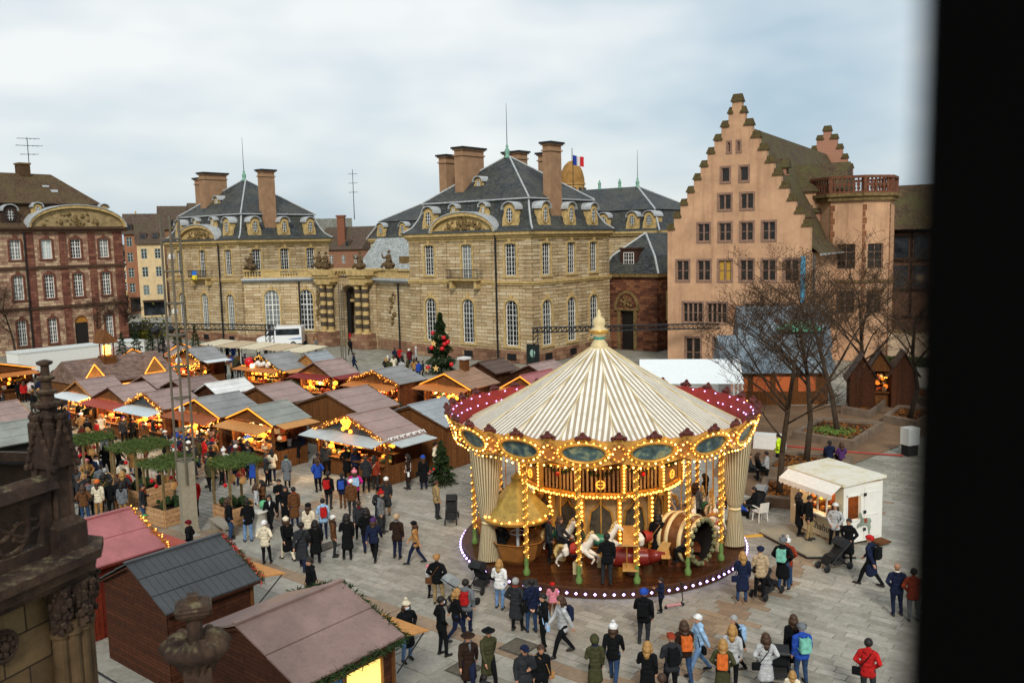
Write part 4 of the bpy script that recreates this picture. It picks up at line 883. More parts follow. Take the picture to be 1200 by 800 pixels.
def stall(label,u,v,ln,ze,hw,front='m',roof='mauve',aw=None,trim=None,wall=None,side=None,zr=3.3,rows=3,strips=1,lamp=70,name='market_stall',rot=ROT,at=None,glow=GOLD,seed=0,gw=None):
    E=thing(name,label,'stall',at if at is not None else W(u,v),rot,'wooden market chalets'); q=random.Random(label); wall=wall or WOODD
    fx=-1 if front=='m' else 1; xf=0 if front=='m' else ln; xb=ln if front=='m' else 0; wy=hw-.3; sl=(zr-ze)/hw
    # roof panels, each a sheet of its own
    for sy in (-1,1):
        for k in range(rows):
            y0=hw*k/rows+(.012 if k else 0); y1=hw*(k+1)/rows-.012
            for j in range(strips):
                def f():
                    mb=MB(); X0=-.18 if j==0 else 0; n=(ln+.36)/strips; a=-.18+n*j+.006; b=-.18+n*(j+1)-.006
                    z=lambda y:zr-sl*y
                    P=[(a,sy*y0,z(y0)),(b,sy*y0,z(y0)),(b,sy*y1,z(y1)-.012*0),(a,sy*y1,z(y1))]
                    mb.prism(P,(0,0,.05)); return mb.mesh('roof_panel',RM[roof])
                o=place('roof_panel',cached(('rp',ln,ze,hw,zr,rows,strips,sy,k,j,roof),f),E,loc=(0,0,.015*(rows-k)))
    mb=MB(); mb.box(-.2,-.07,zr+.07,ln+.2,.07,zr+.13); mb.build('ridge_cap',RM[roof],E)
    under=MB(); under.prism([(-.15,-hw+.03,ze-.01),(-.15,0,zr-.02),(-.15,hw-.03,ze-.01),(-.15,hw-.03,ze-.06),(-.15,0,zr-.08),(-.15,-hw+.03,ze-.06)],(ln+.3,0,0)); under.build('roof_boarding',wall,E)
    zt=zr-sl*wy-.05
    mb=MB(); mb.face([(xb,-wy,0),(xb,wy,0),(xb,wy,zt),(xb,0,zr-.08),(xb,-wy,zt)]); mb.face([(xb-fx*-.05,-wy,0),(xb-fx*-.05,wy,0),(xb-fx*-.05,wy,zt),(xb-fx*-.05,0,zr-.08),(xb-fx*-.05,-wy,zt)]); mb.build('back_wall',wall,E)
    for sy in (-1,1):
        if side and sy==-1:
            mb=MB(); mb.box(.05,sy*wy-.05,0,ln-.05,sy*wy+.05,1.0); mb.build('side_counter',WOODM,E); continue
        mb=MB(); mb.box(.03,sy*wy-.03,0,ln-.03,sy*wy+.03,zt); mb.build('side_wall',wall,E)
    # front: counter, posts, gable board, shelves, goods
    mb=MB(); mb.box(xf-.06,-wy+.05,.02,xf+.06,wy-.05,1.0); mb.box(xf-.3,-wy+.05,1.0,xf+.3,wy-.05,1.06); mb.build('counter',WOODM,E)
    for y in (-wy,0,wy) if hw>2.4 else (-wy,wy):
        mb=MB(); mb.box(xf-.06,y-.05,0,xf+.06,y+.05,zt+(zr-zt)*(1-abs(y)/wy)-.1); mb.build('post',WOODM,E)
    mb=MB(); mb.prism([(xf-.03*fx*-1,-wy,zt-.1),(xf-.03*fx*-1,wy,zt-.1),(xf-.03*fx*-1,wy,zt),(xf-.03*fx*-1,0,zr-.1),(xf-.03*fx*-1,-wy,zt)],(.05,0,0)); mb.build('gable_board',gw or WOODM,E)
    if front=='m' or side:
        g=MB(); q=random.Random(seed+int(u*7+v*3))
        for z in (1.1,1.55,1.95):
            for i in range(int(hw*10)):
                y=q.uniform(-wy+.1,wy-.1); x=xf-fx*(.25 if z<1.2 else .75)+q.uniform(-.2,.2); s=q.uniform(.07,.17)
                if q.random()<.5: g.ball((x,y,z+s),s,6,m=q.randrange(7))
                else: g.box(x-s,y-s*.8,z,x+s,y+s*.8,z+2*s*q.uniform(.6,1.3),q.randrange(7))
        for i in range(int(hw*7)): g.ball((xf-fx*.2,q.uniform(-wy,wy),2.15-q.random()*.35),q.uniform(.05,.11),6,m=q.randrange(7))
        o=g.build('goods',GOODS,E); o['kind']='stuff'
        b=MB()
        for i in range(int(hw*9)): b.bulb((xf+fx*q.uniform(-.3,.15),q.uniform(-wy,wy),q.uniform(1.75,2.25)),.04)
        for i in range(int(hw*3)): b.ball((xf-fx*.5,q.uniform(-wy,wy),q.uniform(1.3,2.1)),q.uniform(.1,.2),6,m=1)
        o=b.build('string_lights',[BULB,glow],E); o['kind']='stuff'
        sh=MB(); sh.box(xf-fx*.55,-wy+.05,1.5,xf-fx*.95,wy-.05,1.54); sh.box(xf-fx*.55,-wy+.05,1.92,xf-fx*.95,wy-.05,1.95); sh.build('shelf',WOODL,E)
        warm_light(E,(xf-fx*.35,0,2.12),lamp); warm_light(E,(xf+fx*.25,wy*.5,2.0),lamp*.35)
    if aw:
        mb=MB(); n=3; za=min(2.3,zt-.05)
        for k in range(n):
            a=-hw+.1+(2*hw-.2)*k/n+.01; b=-hw+.1+(2*hw-.2)*(k+1)/n-.01
            m2=MB(); m2.prism([(xf+fx*.08,a,za+.12),(xf+fx*1.15,a,za-.08),(xf+fx*1.15,b,za-.08),(xf+fx*.08,b,za+.12)],(0,0,.04)); m2.build('awning_panel',AW[aw],E)
        for y in (-hw+.2,hw-.2): m3=MB(); rope(m3,(xf+fx*1.1,y,za-.06),(xf+fx*.05,y,1.5),.02); m3.build('awning_strut',M_IRON(),E)
    if side:
        m2=MB(); m2.prism([(.05,-wy-.05,ze+.02),(ln-.05,-wy-.05,ze+.02),(ln+.05,-wy-1.15,ze-.12),(-.05,-wy-1.15,ze-.12)],(0,0,.04)); m2.build('side_awning',AW[side],E)
    fx_=xf+fx*.22
    A,B,C=(fx_,-hw,ze-.02),(fx_,0,zr+.02),(fx_,hw,ze-.02)
    if trim=='rope':
        mb=MB(); rope(mb,A,B,.035); rope(mb,B,C,.035); mb.build('rope_light',LITY,E)
    elif trim in ('garland','warm'):
        mb=MB(); fir_garland(mb,[A,B,C],.15,110 if trim=='warm' else 70,seed+3); g=mb.build('garland',FIR if trim=='garland' else plain('amber_garland','a8672a',.7,.4),E)
        b=MB(); q=random.Random(seed+9)
        for P,Q in ((A,B),(B,C)):
            for i in range(int(hw*11)): p=Vector(P).lerp(Vector(Q),q.random()); b.bulb(p+Vector((fx*.1,q.gauss(0,.07),q.gauss(0,.07))),.027)
        b.build('fairy_lights',[BULB],g)
    elif trim=='wood':
        mb=MB(); rope(mb,A,B,.06); rope(mb,B,C,.06); mb.build('barge_board',WOODL,E)
    elif trim=='fir':
        mb=MB(); fir_garland(mb,[A,B,C],.13,120,seed+3); g=mb.build('garland',FIR,E)
    return E
ST=[
('stall with white awning and mauve roof facing the lane, leftmost of the lit front row',27.9,60.8,2.3,2.4,2.1,'m','mauve','white','wood',None,None),
('stall with red awning and mauve roof, second in the lit front row',27.6,55.8,2.3,2.5,2.3,'m','mauve','red',None,None,None),
('stall with pale blue awning and glowing garland, behind the lattice mast',27.7,51.5,2.5,2.5,2.2,'m','mauve','blue','warm',None,None),
('stall with grey roof, gold rope light gable and brown awning right of the lattice mast',28.3,46.7,2.7,2.48,2.5,'m','grey','brown','rope',None,None),
('stall with grey green roof, gold rope light gable and tan awning beside the big crowd',28.4,41.5,2.3,2.55,2.2,'m','green','tan','rope',None,'tan'),
('large corner stall with mauve roof, zinc canopy and glowing garland near the square',29.8,34.8,2.5,2.25,3.0,'m','mauve','zinc','warm',None,'zinc'),
('dark gabled stall with mauve roof seen from behind, left of the lattice mast top',31.5,58.7,2.1,2.6,2.0,'p','mauve',None,None,None,None),
('small dark stall with rosy brown roof seen from behind, touching the lattice mast',31.5,54.7,2.6,2.75,1.7,'p','brown',None,None,None,None),
('stall with bright white roof seen from behind',31.8,51.2,2.7,2.7,1.4,'p','white',None,None,None,None),
('stall with plank gable and streaked mauve roof seen from behind',32.9,47.2,2.5,2.44,2.5,'p','mauve',None,'fir',WOODM,None),
('wide stall with dark brown gable and mauve roof behind the zinc canopy stall',33.8,41.4,3.0,2.4,3.0,'p','mauve',None,'fir',WOODM,None),
('stall with wooden gable and blue grey roof beside the carousel canopy',33.6,34.1,2.6,2.42,2.8,'p','blue',None,None,WOODM,None),
('far stall with grey roof and orange glow under the black truss',42.4,71.2,2.4,2.4,2.4,'m','grey','orange','garland',None,'white'),
('stall with plain grey roof, green garland and a red bauble at mid market',43.1,61.0,2.6,2.2,2.8,'m','grey','orange','garland',None,'tan'),
('stall with mauve roof and maroon awning in front of the open forecourt',42.4,53.3,2.5,2.36,2.1,'m','mauve','maroon',None,None,'maroon'),
('stall with grey roof and orange scalloped gable below the gateway',41.8,45.9,2.5,2.55,2.6,'m','grey','orange','warm',None,None),
('chalet with brown roof, small chimney and orange awning below the christmas tree',43.5,40.6,2.8,2.42,2.4,'m','tan','orange','rope',None,None),
('stall with rosy roof and gold rope light half hidden by the carousel canopy',45.2,35.3,3.2,2.3,2.0,'m','pink','tan','rope',None,None),
('small stall with brown gable and pale grey roof in front of the forecourt paving',45.5,58.2,2.0,2.6,1.3,'p','blue',None,None,WOODL,None),
('dark brown stall with wet brown roof by the palace wall, right of the christmas tree',48.7,42.0,2.6,2.6,1.7,'p','dark',None,'wood',None,None),
('dark stall with greyish roof by the palace wall, next to the poster panel',49.5,37.9,2.8,2.65,1.7,'p','mauve',None,None,None,None),
('stall with grey panel roof at the left edge, wooden trim on its far gable',18.9,56.0,2.9,2.5,2.2,'p','mauve',None,'wood',WOODM,None),
('dark walled stall with grey roof behind the stone pinnacle',17.4,49.0,2.6,2.5,1.9,'p','green',None,None,plain('black_panel','1d1c1b',.8,.2),None),
]
for i,a in enumerate(ST):
    lab,u,v,ln,ze,hw,fr,ro,aw,tr,wl,sd=a
    E=stall(lab,u,v,ln,ze,hw,fr,ro,aw,tr,wl,sd,seed=i,glow=BULBR if i in (1,15) else GOLD,lamp=210,gw=plain('slate_gable','3a4144',.7,.2) if i in (2,5) else None)
    if i==16:
        mb=MB(); mb.box(1.6,-.3,3.0,2.1,.2,4.1); c=mb.build('chimney',WOODM,E); mb=MB(); mb.box(1.5,-.4,4.1,2.2,.3,4.25); mb.build('chimney_cap',RM['white'],c)
    if i==13:
        mb=MB(); mb.ball((-.35,1.3,2.75),.42,12); mb.build('red_bauble',plain('bauble_red','b8141c',.25,.05),E,smooth=True)
        mb=MB(); [mb.ball((-.2,random.gauss(-.2,.5),2.55+random.random()*.2),.22,7) for k in range(9)]; mb.build('cotton_snow',M_WHITE(),E,smooth=True); mb=MB(); mb.ball((-.4,.9,2.45),.16,8); mb.build('lamp_globe',emit('globe','ffe6b0',8),E)
    if i==5:
        mb=MB(); [mb.cyl((ln*k/30-.1,-2.95-.2*math.sin(k*1.3),2.42),(ln*k/30,-2.9,2.5),.03,.03,4) for k in range(31)]; mb.build('icicle_lights',M_WHITE(),E)
        mb=MB(); [mb.ball((-.3,random.gauss(0,.18),3.0+random.gauss(0,.16)),.12,6) for k in range(14)]; mb.build('gable_star',GOLD,E)
# foreground row with their backs to us
E=stall('rose red roofed stall behind the dark slate roofed one in the foreground',11.5,28.7,2.9,2.4,2.2,'p','pink','red','warm',planks('red_planks','5a1f14','6a2818',.14),None,seed=40,rows=2); E=stall('foreground stall with dark slate panel roof and red garland on its far gable',11.9,23.6,2.7,2.34,2.04,'p','slate','tan','fir',WOODH,None,seed=41,rows=3,strips=14)
mb=MB(); fir_garland(mb,[(2.95,-2.04,2.34),(2.95,0,3.36),(2.95,2.04,2.34)],.1,50,5); mb.build('red_tinsel',plain('red_tinsel','a51f1c',.5,.3),E)
E=stall('nearest foreground stall with brown sheet roof and fir garland along its eave',11.4,17.55,2.9,2.45,2.35,'p','brown','tan','fir',WOODH,None,seed=42,rows=2)
mb=MB(); fir_garland(mb,[(-.1,-2.37,2.4),(3.0,-2.37,2.4)],.14,160,6); mb.build('eave_garland',FIR,E)
for k,(a,b) in enumerate(((.35,1.25),(1.35,2.45))):
    mb=MB(); mb.box(a,-2.1,1.1,b,-2.07,2.1); w=mb.build('window',emit('lit_curtain','e8c46a',.9) if k else plain('blue_poster','3d6fa0',.6,.4,9),E); mb=MB()
    for x0,x1,z0,z1 in ((a-.08,a,1,2.2),(b,b+.08,1,2.2),(a-.08,b+.08,1.0,1.08),(a-.08,b+.08,2.12,2.2)): mb.box(x0,-2.14,z0,x1,-2.05,z1)
    mb.build('frame',WOODL,w)
# long tiled chalet with lit dormers, and the gabled stalls facing across the lane
def long_chalet():
    E=thing('market_chalet','long chalet with brown tiled roof, lantern turret and two dormers edged in gold light','chalet',W(29.6,66.6),ROT,'wooden market chalets')
    L=7.2; TB=roofing('chalet_tile','5a463c','6b564b','7a645a',None,.4,.22)
    mb=MB(); mb.prism([(-.2,-2.9,2.5),(-.2,2.9,2.5),(-.2,0,4.1)],(L+.4,0,0)); mb.build('roof',TB,E)
    mb=MB(); mb.box(0,-2.5,0,L,2.5,2.5); mb.build('wall',WOODM,E)
    for x in (.9,5.6):
        mb=MB(); z=2.75; mb.prism([(x-.8,-2.75,z),(x+.8,-2.75,z),(x,-2.75,z+1.15)],(0,2.4,0)); d=mb.build('dormer',TB,E); mb=MB(); mb.face([(x-.7,-2.77,z+.05),(x+.7,-2.77,z+.05),(x,-2.77,z+1)]); mb.build('dormer_front',WOODL,d)
        mb=MB(); rope(mb,(x-.85,-2.82,z),(x,-2.82,z+1.2),.05); rope(mb,(x,-2.82,z+1.2),(x+.85,-2.82,z),.05); rope(mb,(x-.85,-2.82,z),(x+.85,-2.82,z),.03); mb.build('rope_light',LITY,d)
    t=MB(); t.box(2.6,-.9,3.4,3.6,.1,4.2); t.prism([(2.4,-1.1,5.2),(3.8,-1.1,5.2),(3.1,-.4,6.2)],(0,1.4,0)); [t.cyl((x,y,4.2),(x,y,5.2),.06,.06,5) for x in (2.75,3.45) for y in (-.75,-.05)]; to=t.build('turret',WOODM,E)
    mb=MB(); mb.box(2.9,-.6,4.3,3.3,-.2,5.0); mb.build('lantern',emit('lantern_glow','ffb040',5),to); warm_light(E,(1,-3.1,2.2),70)
    for k in range(5): 
        mb=MB(); mb.box(.4+1.35*k,-2.54,1.0,1.5+1.35*k,-2.5,2.2); mb.build('lit_window',emit('stall_glow','ff9a3c',2),E)
long_chalet()
def across(label,u,v,hw,dep,white):
    E=stall(label,u,v,dep,2.6,hw,'m','mauve','orange','rope',WOODM,None,zr=3.7,rot=ROT+math.pi/2,at=W(u,v),lamp=130,seed=int(u*3),gw=RM['white'] if white else WOODM); return E
across('stall with white gable and gold rope light behind the long tiled chalet',38.2,73.0,2.3,2.5,True)
across('stall with white gable and gold rope light beside the black truss tower',42.9,73.2,2.3,2.5,True)
across('wide glowing stall at the far left edge with gold light along its gable',27.2,77.0,4.6,3.0,False)
# ============================================================= market furniture
def spruce(name,label,cat,loc,h,r,n,baubles=0,group=None,star=False,seed=1):
    E=thing(name,label,cat,loc,0,group); q=random.Random(seed)
    mb=MB(); mb.cyl((0,0,0),(0,0,h*.97),.05*h/3,.01,6); mb.build('trunk',plain('bark','3a2a1c',.9,.3),E)
    mb=MB()
    for i in range(n):
        t=q.random()**.75; z=h*(.08+.92*(1-t)) if False else h*(.06+.92*(1-t)); lay=.75+.25*math.sin(z/h*34); R_=r*(1-(z/h))**.85*lay+.03; a=q.random()*6.283; rr=R_*q.uniform(.45,1.05)
        c=Vector((rr*math.cos(a),rr*math.sin(a),z-.18*rr)); d=Vector((math.cos(a),math.sin(a),-.25+q.gauss(0,.25))).normalized()*.16*(h/5)**.5; s=d.cross(Vector((0,0,1))).normalized()*.05*(h/5)**.5+Vector((0,0,q.gauss(0,.03)))
        mb.face([c-d,c+s,c+d,c-s])
    mb.build('crown',FIR,E)
    for i in range(baubles):
        a=q.uniform(2.6,5.6); z=h*q.uniform(.12,.85); R_=r*(1-z/h)**.85+.1; b=MB(); b.ball((R_*math.cos(a),R_*math.sin(a),z),.22 if h>4 else .07,10); b.build('bauble',plain('bauble_red','b8141c',.25,.05),E,smooth=True)
    if star:
        for (a,z) in ((4.2,.5),(4.5,.12),(3.9,.1)):
            b=MB(); R_=r*(1-z)**.85+.15; c=(R_*math.cos(a),R_*math.sin(a),h*z); pts=[(c[0]+.34*(1 if k%2==0 else .42)*math.sin(k*math.pi/5)*math.sin(a)*-1,c[1]+.34*(1 if k%2==0 else .42)*math.sin(k*math.pi/5)*math.cos(a),c[2]+.34*(1 if k%2==0 else .42)*math.cos(k*math.pi/5)) for k in range(10)]; b.prism(pts,(.06*math.cos(a),.06*math.sin(a),0)); b.build('star',plain('straw_star','d8b06a',.6,.1),E)
    return E
spruce('christmas_tree','tall christmas tree with red baubles in front of the palace pavilion','christmas tree',W(59.8,56.4),5.9,1.75,5200,9,star=True,seed=4)
for i,(u,v,z,h) in enumerate(((37.2,72.6,3.3,1.9),(38.6,72.8,3.5,1.9),(39.8,72.6,3.3,2.0),(41.0,72.8,3.1,1.7),(42.6,72.9,3.5,1.9),(44.4,73.0,3.2,2.1))):
    spruce('small_fir','small fir tree on the stall roofs at left, %s from the left'%('first','second','third','fourth','fifth','sixth')[i],'fir tree',W(u,v,z),h,.62,500,0,'small firs on the stall roofs',seed=20+i)
spruce('fir_bush','dense fir bush beside the zinc canopy stall, left of the carousel','fir tree',W(31.6,30.0),2.3,.9,1500,3,seed=31)
def pergola(label,u,v,rz,w=1.5,h=2.7):
    E=thing('garland_pergola',label,'pergola',W(u,v),ROT+rz,'planters with garlanded posts'); L=planks('raw_planks','a5805a','b89068',.2,False)
    mb=MB(); 
    for s in (-1,1): mb.box(-w/2,s*w/2-.04,0,w/2,s*w/2+.04,.75); mb.box(s*w/2-.04,-w/2+.04,0,s*w/2+.04,w/2-.04,.75)
    mb.build('planter_box',L,E); mb=MB(); mb.box(-w/2+.05,-w/2+.05,.5,w/2-.05,w/2-.05,.62); mb.build('soil',plain('soil','2a2018',.95,.3),E)
    for sx in (-1,1):
        for sy in (-1,1): mb=MB(); mb.box(sx*w*.46-.045,sy*w*.46-.045,0,sx*w*.46+.045,sy*w*.46+.045,h); mb.build('post',plain('post_wood','6d5c3c',.8,.25),E)
    mb=MB(); k=w*.55
    for a,b in (((-k,-k),(k,-k)),((k,-k),(k,k)),((k,k),(-k,k)),((-k,k),(-k,-k)),((-k,0),(k,0)),((0,-k),(0,k)),((-k,.4),(k,.4)),((-k,-.4),(k,-.4))): fir_garland(mb,[(a[0],a[1],h),(b[0],b[1],h+.05)],.2,170,int(u*9+a[0]*5),blade=.15)
    mb.build('fir_roof',plain('fir_olive','4a5a2c',.85,.4,8),E)
    q=random.Random(u)
    for i in range(9):
        x,y=q.uniform(-.6,.6),q.uniform(-.6,.6); z=h-q.uniform(.4,1.1); b=MB(); b.cyl((x,y,z),(x,y,h),.008,.008,4)
        if i%3: b.ball((x,y,z),.1,8); m=plain('bauble_red','b8141c',.25,.05)
        else: b.ball((x,y,z),.17,8,sz=(1,.3,1.2)); m=plain('gingerbread','b58a55',.8,.1)
        b.build('hanging_ornament',m,E)
    mb=MB()
    for i in range(26): mb.ball((q.uniform(-.5,.5),q.uniform(-.5,.5),.7+q.random()*.25),q.uniform(.1,.2),6)
    mb.build('shrub',FIR,E)
pergola('garlanded pergola planter farthest from the lattice mast, by the stone pinnacle',20.7,44.4,0); pergola('garlanded pergola planter, middle one left of the mast',21.3,40.5,.1,1.9); pergola('garlanded pergola planter touching the concrete mast base',20.3,36.3,.05,1.6); pergola('garlanded pergola planter right of the lattice mast',22.1,33.8,-.05)
def mast(label,loc,rz,h,base=True,w=.42):
    E=thing('lattice_mast',label,'mast',loc,rz); st=plain('mast_steel','6c6455',.5,.25,2,.4)
    for k in range(3):
        a=2*math.pi*k/3+.3; mb=MB(); x,y=w*math.cos(a),w*math.sin(a); mb.cyl((x,y,0 if not base else 2.2),(x,y,h),.052,.052,7); mb.build('tube',st,E)
    z=3.2 if base else 1
    while z<h:
        mb=MB(); P=[(w*math.cos(2*math.pi*k/3+.3),w*math.sin(2*math.pi*k/3+.3),z) for k in range(3)]; [mb.cyl(P[k],P[(k+1)%3],.04,.04,5) for k in range(3)]; mb.build('rung',st,E); z+=1.35
    if base:
        mb=MB(); mb.box(-.3,-.3,0,.3,.3,3.1); mb.box(-.36,-.36,0,.36,.36,.12); mb.build('base_post',plain('mast_base','8b8371',.7,.15),E)
        for z in (5.3,7.4,9.5,11.8): mb=MB(); mb.lathe([(.0,0),(.12,.02),(.14,.15),(.05,.25)],8,(0,0,z)); mb.build('lamp',M_WHITE(),E)
mast('tall lattice light mast with square base post standing among the pergola planters',W(19.9,34.1),.6,13.6)
mast('slim far lattice mast standing on the forecourt paving',W(56.9,67.0),.3,8.5,False,.25)
def truss(label,a,b,z,posts,w=.4,name='lighting_truss'):
    E=thing(name,label,'truss',a); d=b-a; L=d.length; E.rotation_euler=(0,0,math.atan2(d.y,d.x)); bk=M_IRON()
    for y in (-w/2,w/2):
        for zz in (0,w): mb=MB(); mb.cyl((0,y,z+zz),(L,y,z+zz),.045,.045,5); mb.build('chord',bk,E)
    mb=MB(); x=0
    while x<L-.1:
        n=min(x+w,L)
        for y in (-w/2,w/2): mb.cyl((x,y,z),(n,y,z+w),.025,.025,4); mb.cyl((n,y,z+w),(n,y,z),.025,.025,4)
        mb.cyl((x,-w/2,z+w),(n,w/2,z+w),.025,.025,4); x=n
    o=mb.build('lacing',bk,E); o['kind']='stuff'
    for x in posts:
        mb=MB()
        for sx in (-w/2,w/2):
            for sy in (-w/2,w/2): mb.cyl((x+sx,sy,0),(x+sx,sy,z+w),.04,.04,5)
        zz=.2
        while zz<z: [mb.cyl((x-w/2,sy,zz),(x+w/2,sy,zz+.5),.022,.022,4) for sy in (-w/2,w/2)]; [mb.cyl((sx,-w/2,zz),(sx,w/2,zz+.5),.022,.022,4) for sx in (x-w/2,x+w/2)]; zz+=.5
        mb.build('upright',bk,E)
truss('long black lighting truss running in front of the left palace pavilion',W(50.5,96),W(56.5,77.5),3.4,(.3,18.8),.6)
truss('black lighting truss spanning behind the carousel finial',W(63.5,48.3),W(75.5,33.5),3.9,(.3,18.3),.45)
E=thing('truss_tower','black square truss tower with spotlights beside the white gabled stalls','truss',W(40.4,72.0),ROT); mb=MB()
for sx in (-.5,.5):
    for sy in (-.5,.5): mb.cyl((sx,sy,0),(sx,sy,5.2),.05,.05,6)
for z in np.arange(.4,5.2,.6): [mb.cyl((-.5,s,z),(.5,s,z+.6),.025,.025,4) for s in (-.5,.5)]; [mb.cyl((s,-.5,z),(s,.5,z+.6),.025,.025,4) for s in (-.5,.5)]
mb.build('frame',M_IRON(),E)
for x,y in ((-.8,-.6),(.7,-.7),(.1,.6)): mb=MB(); mb.cyl((x,y,5.0),(x-.2,y-.3,5.4),.22,.26,10); mb.build('spotlight',M_IRON(),E)
# pale awning booths behind the market, fence, trailer, van, poster
for k in range(5):
    u0,v0=52.5+.35*k,83.2-3.3*k
    E=thing('canvas_booth','cream canvas booth in the row under the black truss, %s from the left'%('first','second','third','fourth','fifth')[k],'booth',W(u0,v0),ROT,'canvas booths under the truss'); 
    for x in (0,2):
        for y in (-1.4,1.4): mb=MB(); mb.cyl((x,y,0),(x,y,1.95+.25*(x>0)),.04,.04,5); mb.build('pole',M_WHITE(),E)
    mb=MB(); mb.prism([(-.9,-1.55,1.95),(2.2,-1.55,2.25),(2.2,1.55,2.25),(-.9,1.55,1.95)],(0,0,.05)); mb.build('canvas',plain('canvas_%d'%(k%2),('c9bda2','b7a487')[k%2],.8,.12),E); mb=MB(); mb.box(0,-1.4,.8,.5,1.4,.9); mb.box(0,-1.35,0,.05,1.35,.8); mb.build('table',WOODM,E)
E=thing('white_trailer','long white box trailer parked before the red stone hall','trailer',W(34.6,87.2),ROT); mb=MB(); mb.box(0,0,.5,12.5,2.6,2.75); mb.build('body',M_WHITE(),E); mb=MB(); mb.box(-.05,-.05,2.75,12.55,2.65,2.88); mb.build('roof',plain('trailer_roof','c4c8c4',.6,.1),E)
for x in (2,3.2,9.5,10.7): mb=MB(); mb.cyl((x,-.05,.45),(x,.25,.45),.45,.45,14); mb.build('wheel',M_IRON(),E)
for k in range(2):
    E=thing('wooden_fence','plain wooden fence panel behind the stalls, %s of two'%('left','right')[k],'fence',W(50.2+1.3*k,85.2-1.9*k),ROT); 
    for j in range(9): mb=MB(); mb.box(0,-.95,.1+.22*j,.05,.95,.1+.22*j+.2); mb.build('board',WOODL,E)
    for y in (-.9,.9): mb=MB(); mb.box(.05,y-.05,0,.14,y+.05,2.2); mb.build('post',WOODM,E)
def van():
    a=W(64.4,91.2); b=W(67.6,87.4); d=b-a; E=thing('white_van','white minibus van parked by the curved palace wall','van',(a+b)/2,math.atan2(-d.y,-d.x)); wp=plain('van_white','dfe1e1',.3,.03)
    P=[(2.7,.45),(2.75,.95),(2.6,1.25),(1.75,1.45),(1.1,2.35),(.7,2.55),(-2.6,2.6),(-2.75,2.4),(-2.75,.45)]
    mb=MB(); mb.prism([(x,-.98,z) for x,z in P],(0,1.96,0)); mb.build('body',wp,E)
    gl=M_GLASS()
    for s in (-1,1):
        y=s*.99; w=MB(); w.prism([(1.55,y,1.5),(1.1,y,2.15),(.55,y,2.2),(.55,y,1.5)],(0,s*.012,0)); w.build('door_window',gl,E); w=MB(); w.prism([(.4,y,1.5),(.4,y,2.25),(-2.5,y,2.28),(-2.5,y,1.5)],(0,s*.012,0)); w.build('side_window',gl,E)
        w=MB(); w.prism([(-1.0,y,.95),(-2.7,y,.95),(-2.7,y,1.2),(-1.6,y,1.1)],(0,s*.008,0)); w.build('stripe',plain('stripe_blue','7b8fb5',.4),E)
        m_=MB(); m_.box(1.5,s*1.0,1.5,1.62,s*1.22,1.85); m_.build('mirror',M_IRON(),E)
        h=MB(); h.box(2.6,s*.55,.95,2.76,s*.9,1.15); h.build('headlight',plain('lens','c8d0d4',.1),E)
        for x in (1.75,-1.7): 
            t=MB(); t.cyl((x,s*.8,.36),(x,s*1.0,.36),.36,.36,16); o=t.build('wheel',M_IRON(),E); t=MB(); t.cyl((x,s*1.0,.36),(x,s*1.015,.36),.2,.2,12); t.build('rim',plain('rim','9aa0a3',.3,.1,5,.6),o)
    w=MB(); w.prism([(1.78,-.85,1.46),(1.78,.85,1.46),(1.13,.8,2.34),(1.13,-.8,2.34)],(.03,0,.02)); w.build('windscreen',gl,E); w=MB(); w.box(2.74,-.6,.6,2.78,.6,.9); w.build('grille',M_IRON(),E)
van()
E=thing('poster_panel','dark green poster panel leaning at the palace corner','sign',W(67.6,51.4),ROT); mb=MB(); mb.box(0,-.75,.2,.12,.75,2.2); mb.build('board',plain('poster_dark','16221f',.5,.1),E); mb=MB(); mb.ball((-.01,0,1.3),.4,10,sz=(.03,.9,1)); mb.build('emblem',plain('poster_pale','8fb0a0',.6,.4,14),E)
E=thing('stone_bench','low concrete bench beside the lattice mast base','bench',W(20.6,32.7),ROT-.2); mb=MB(); mb.box(-.25,-.9,.4,.25,.9,.5); mb.build('seat',plain('bench_conc','8b8577',.8,.15),E)
for y in (-.7,.7): mb=MB(); mb.box(-.2,y-.08,0,.2,y+.08,.4); mb.build('leg',plain('bench_conc','8b8577',.8,.15),E)
E=thing('dark_parasol','dark square parasol behind the stone pinnacle','parasol',W(20.6,47.0),ROT); mb=MB(); mb.cyl((0,0,0),(0,0,2.7),.04,.04,6); mb.build('pole',M_IRON(),E); mb=MB(); P=[(-1.5,-1.5,2.15),(1.5,-1.5,2.15),(1.5,1.5,2.15),(-1.5,1.5,2.15)]; [mb.face([P[k],P[(k+1)%4],(0,0,2.75)]) for k in range(4)]; mb.build('canopy',plain('parasol_grey','4a4c4e',.8,.1),E)
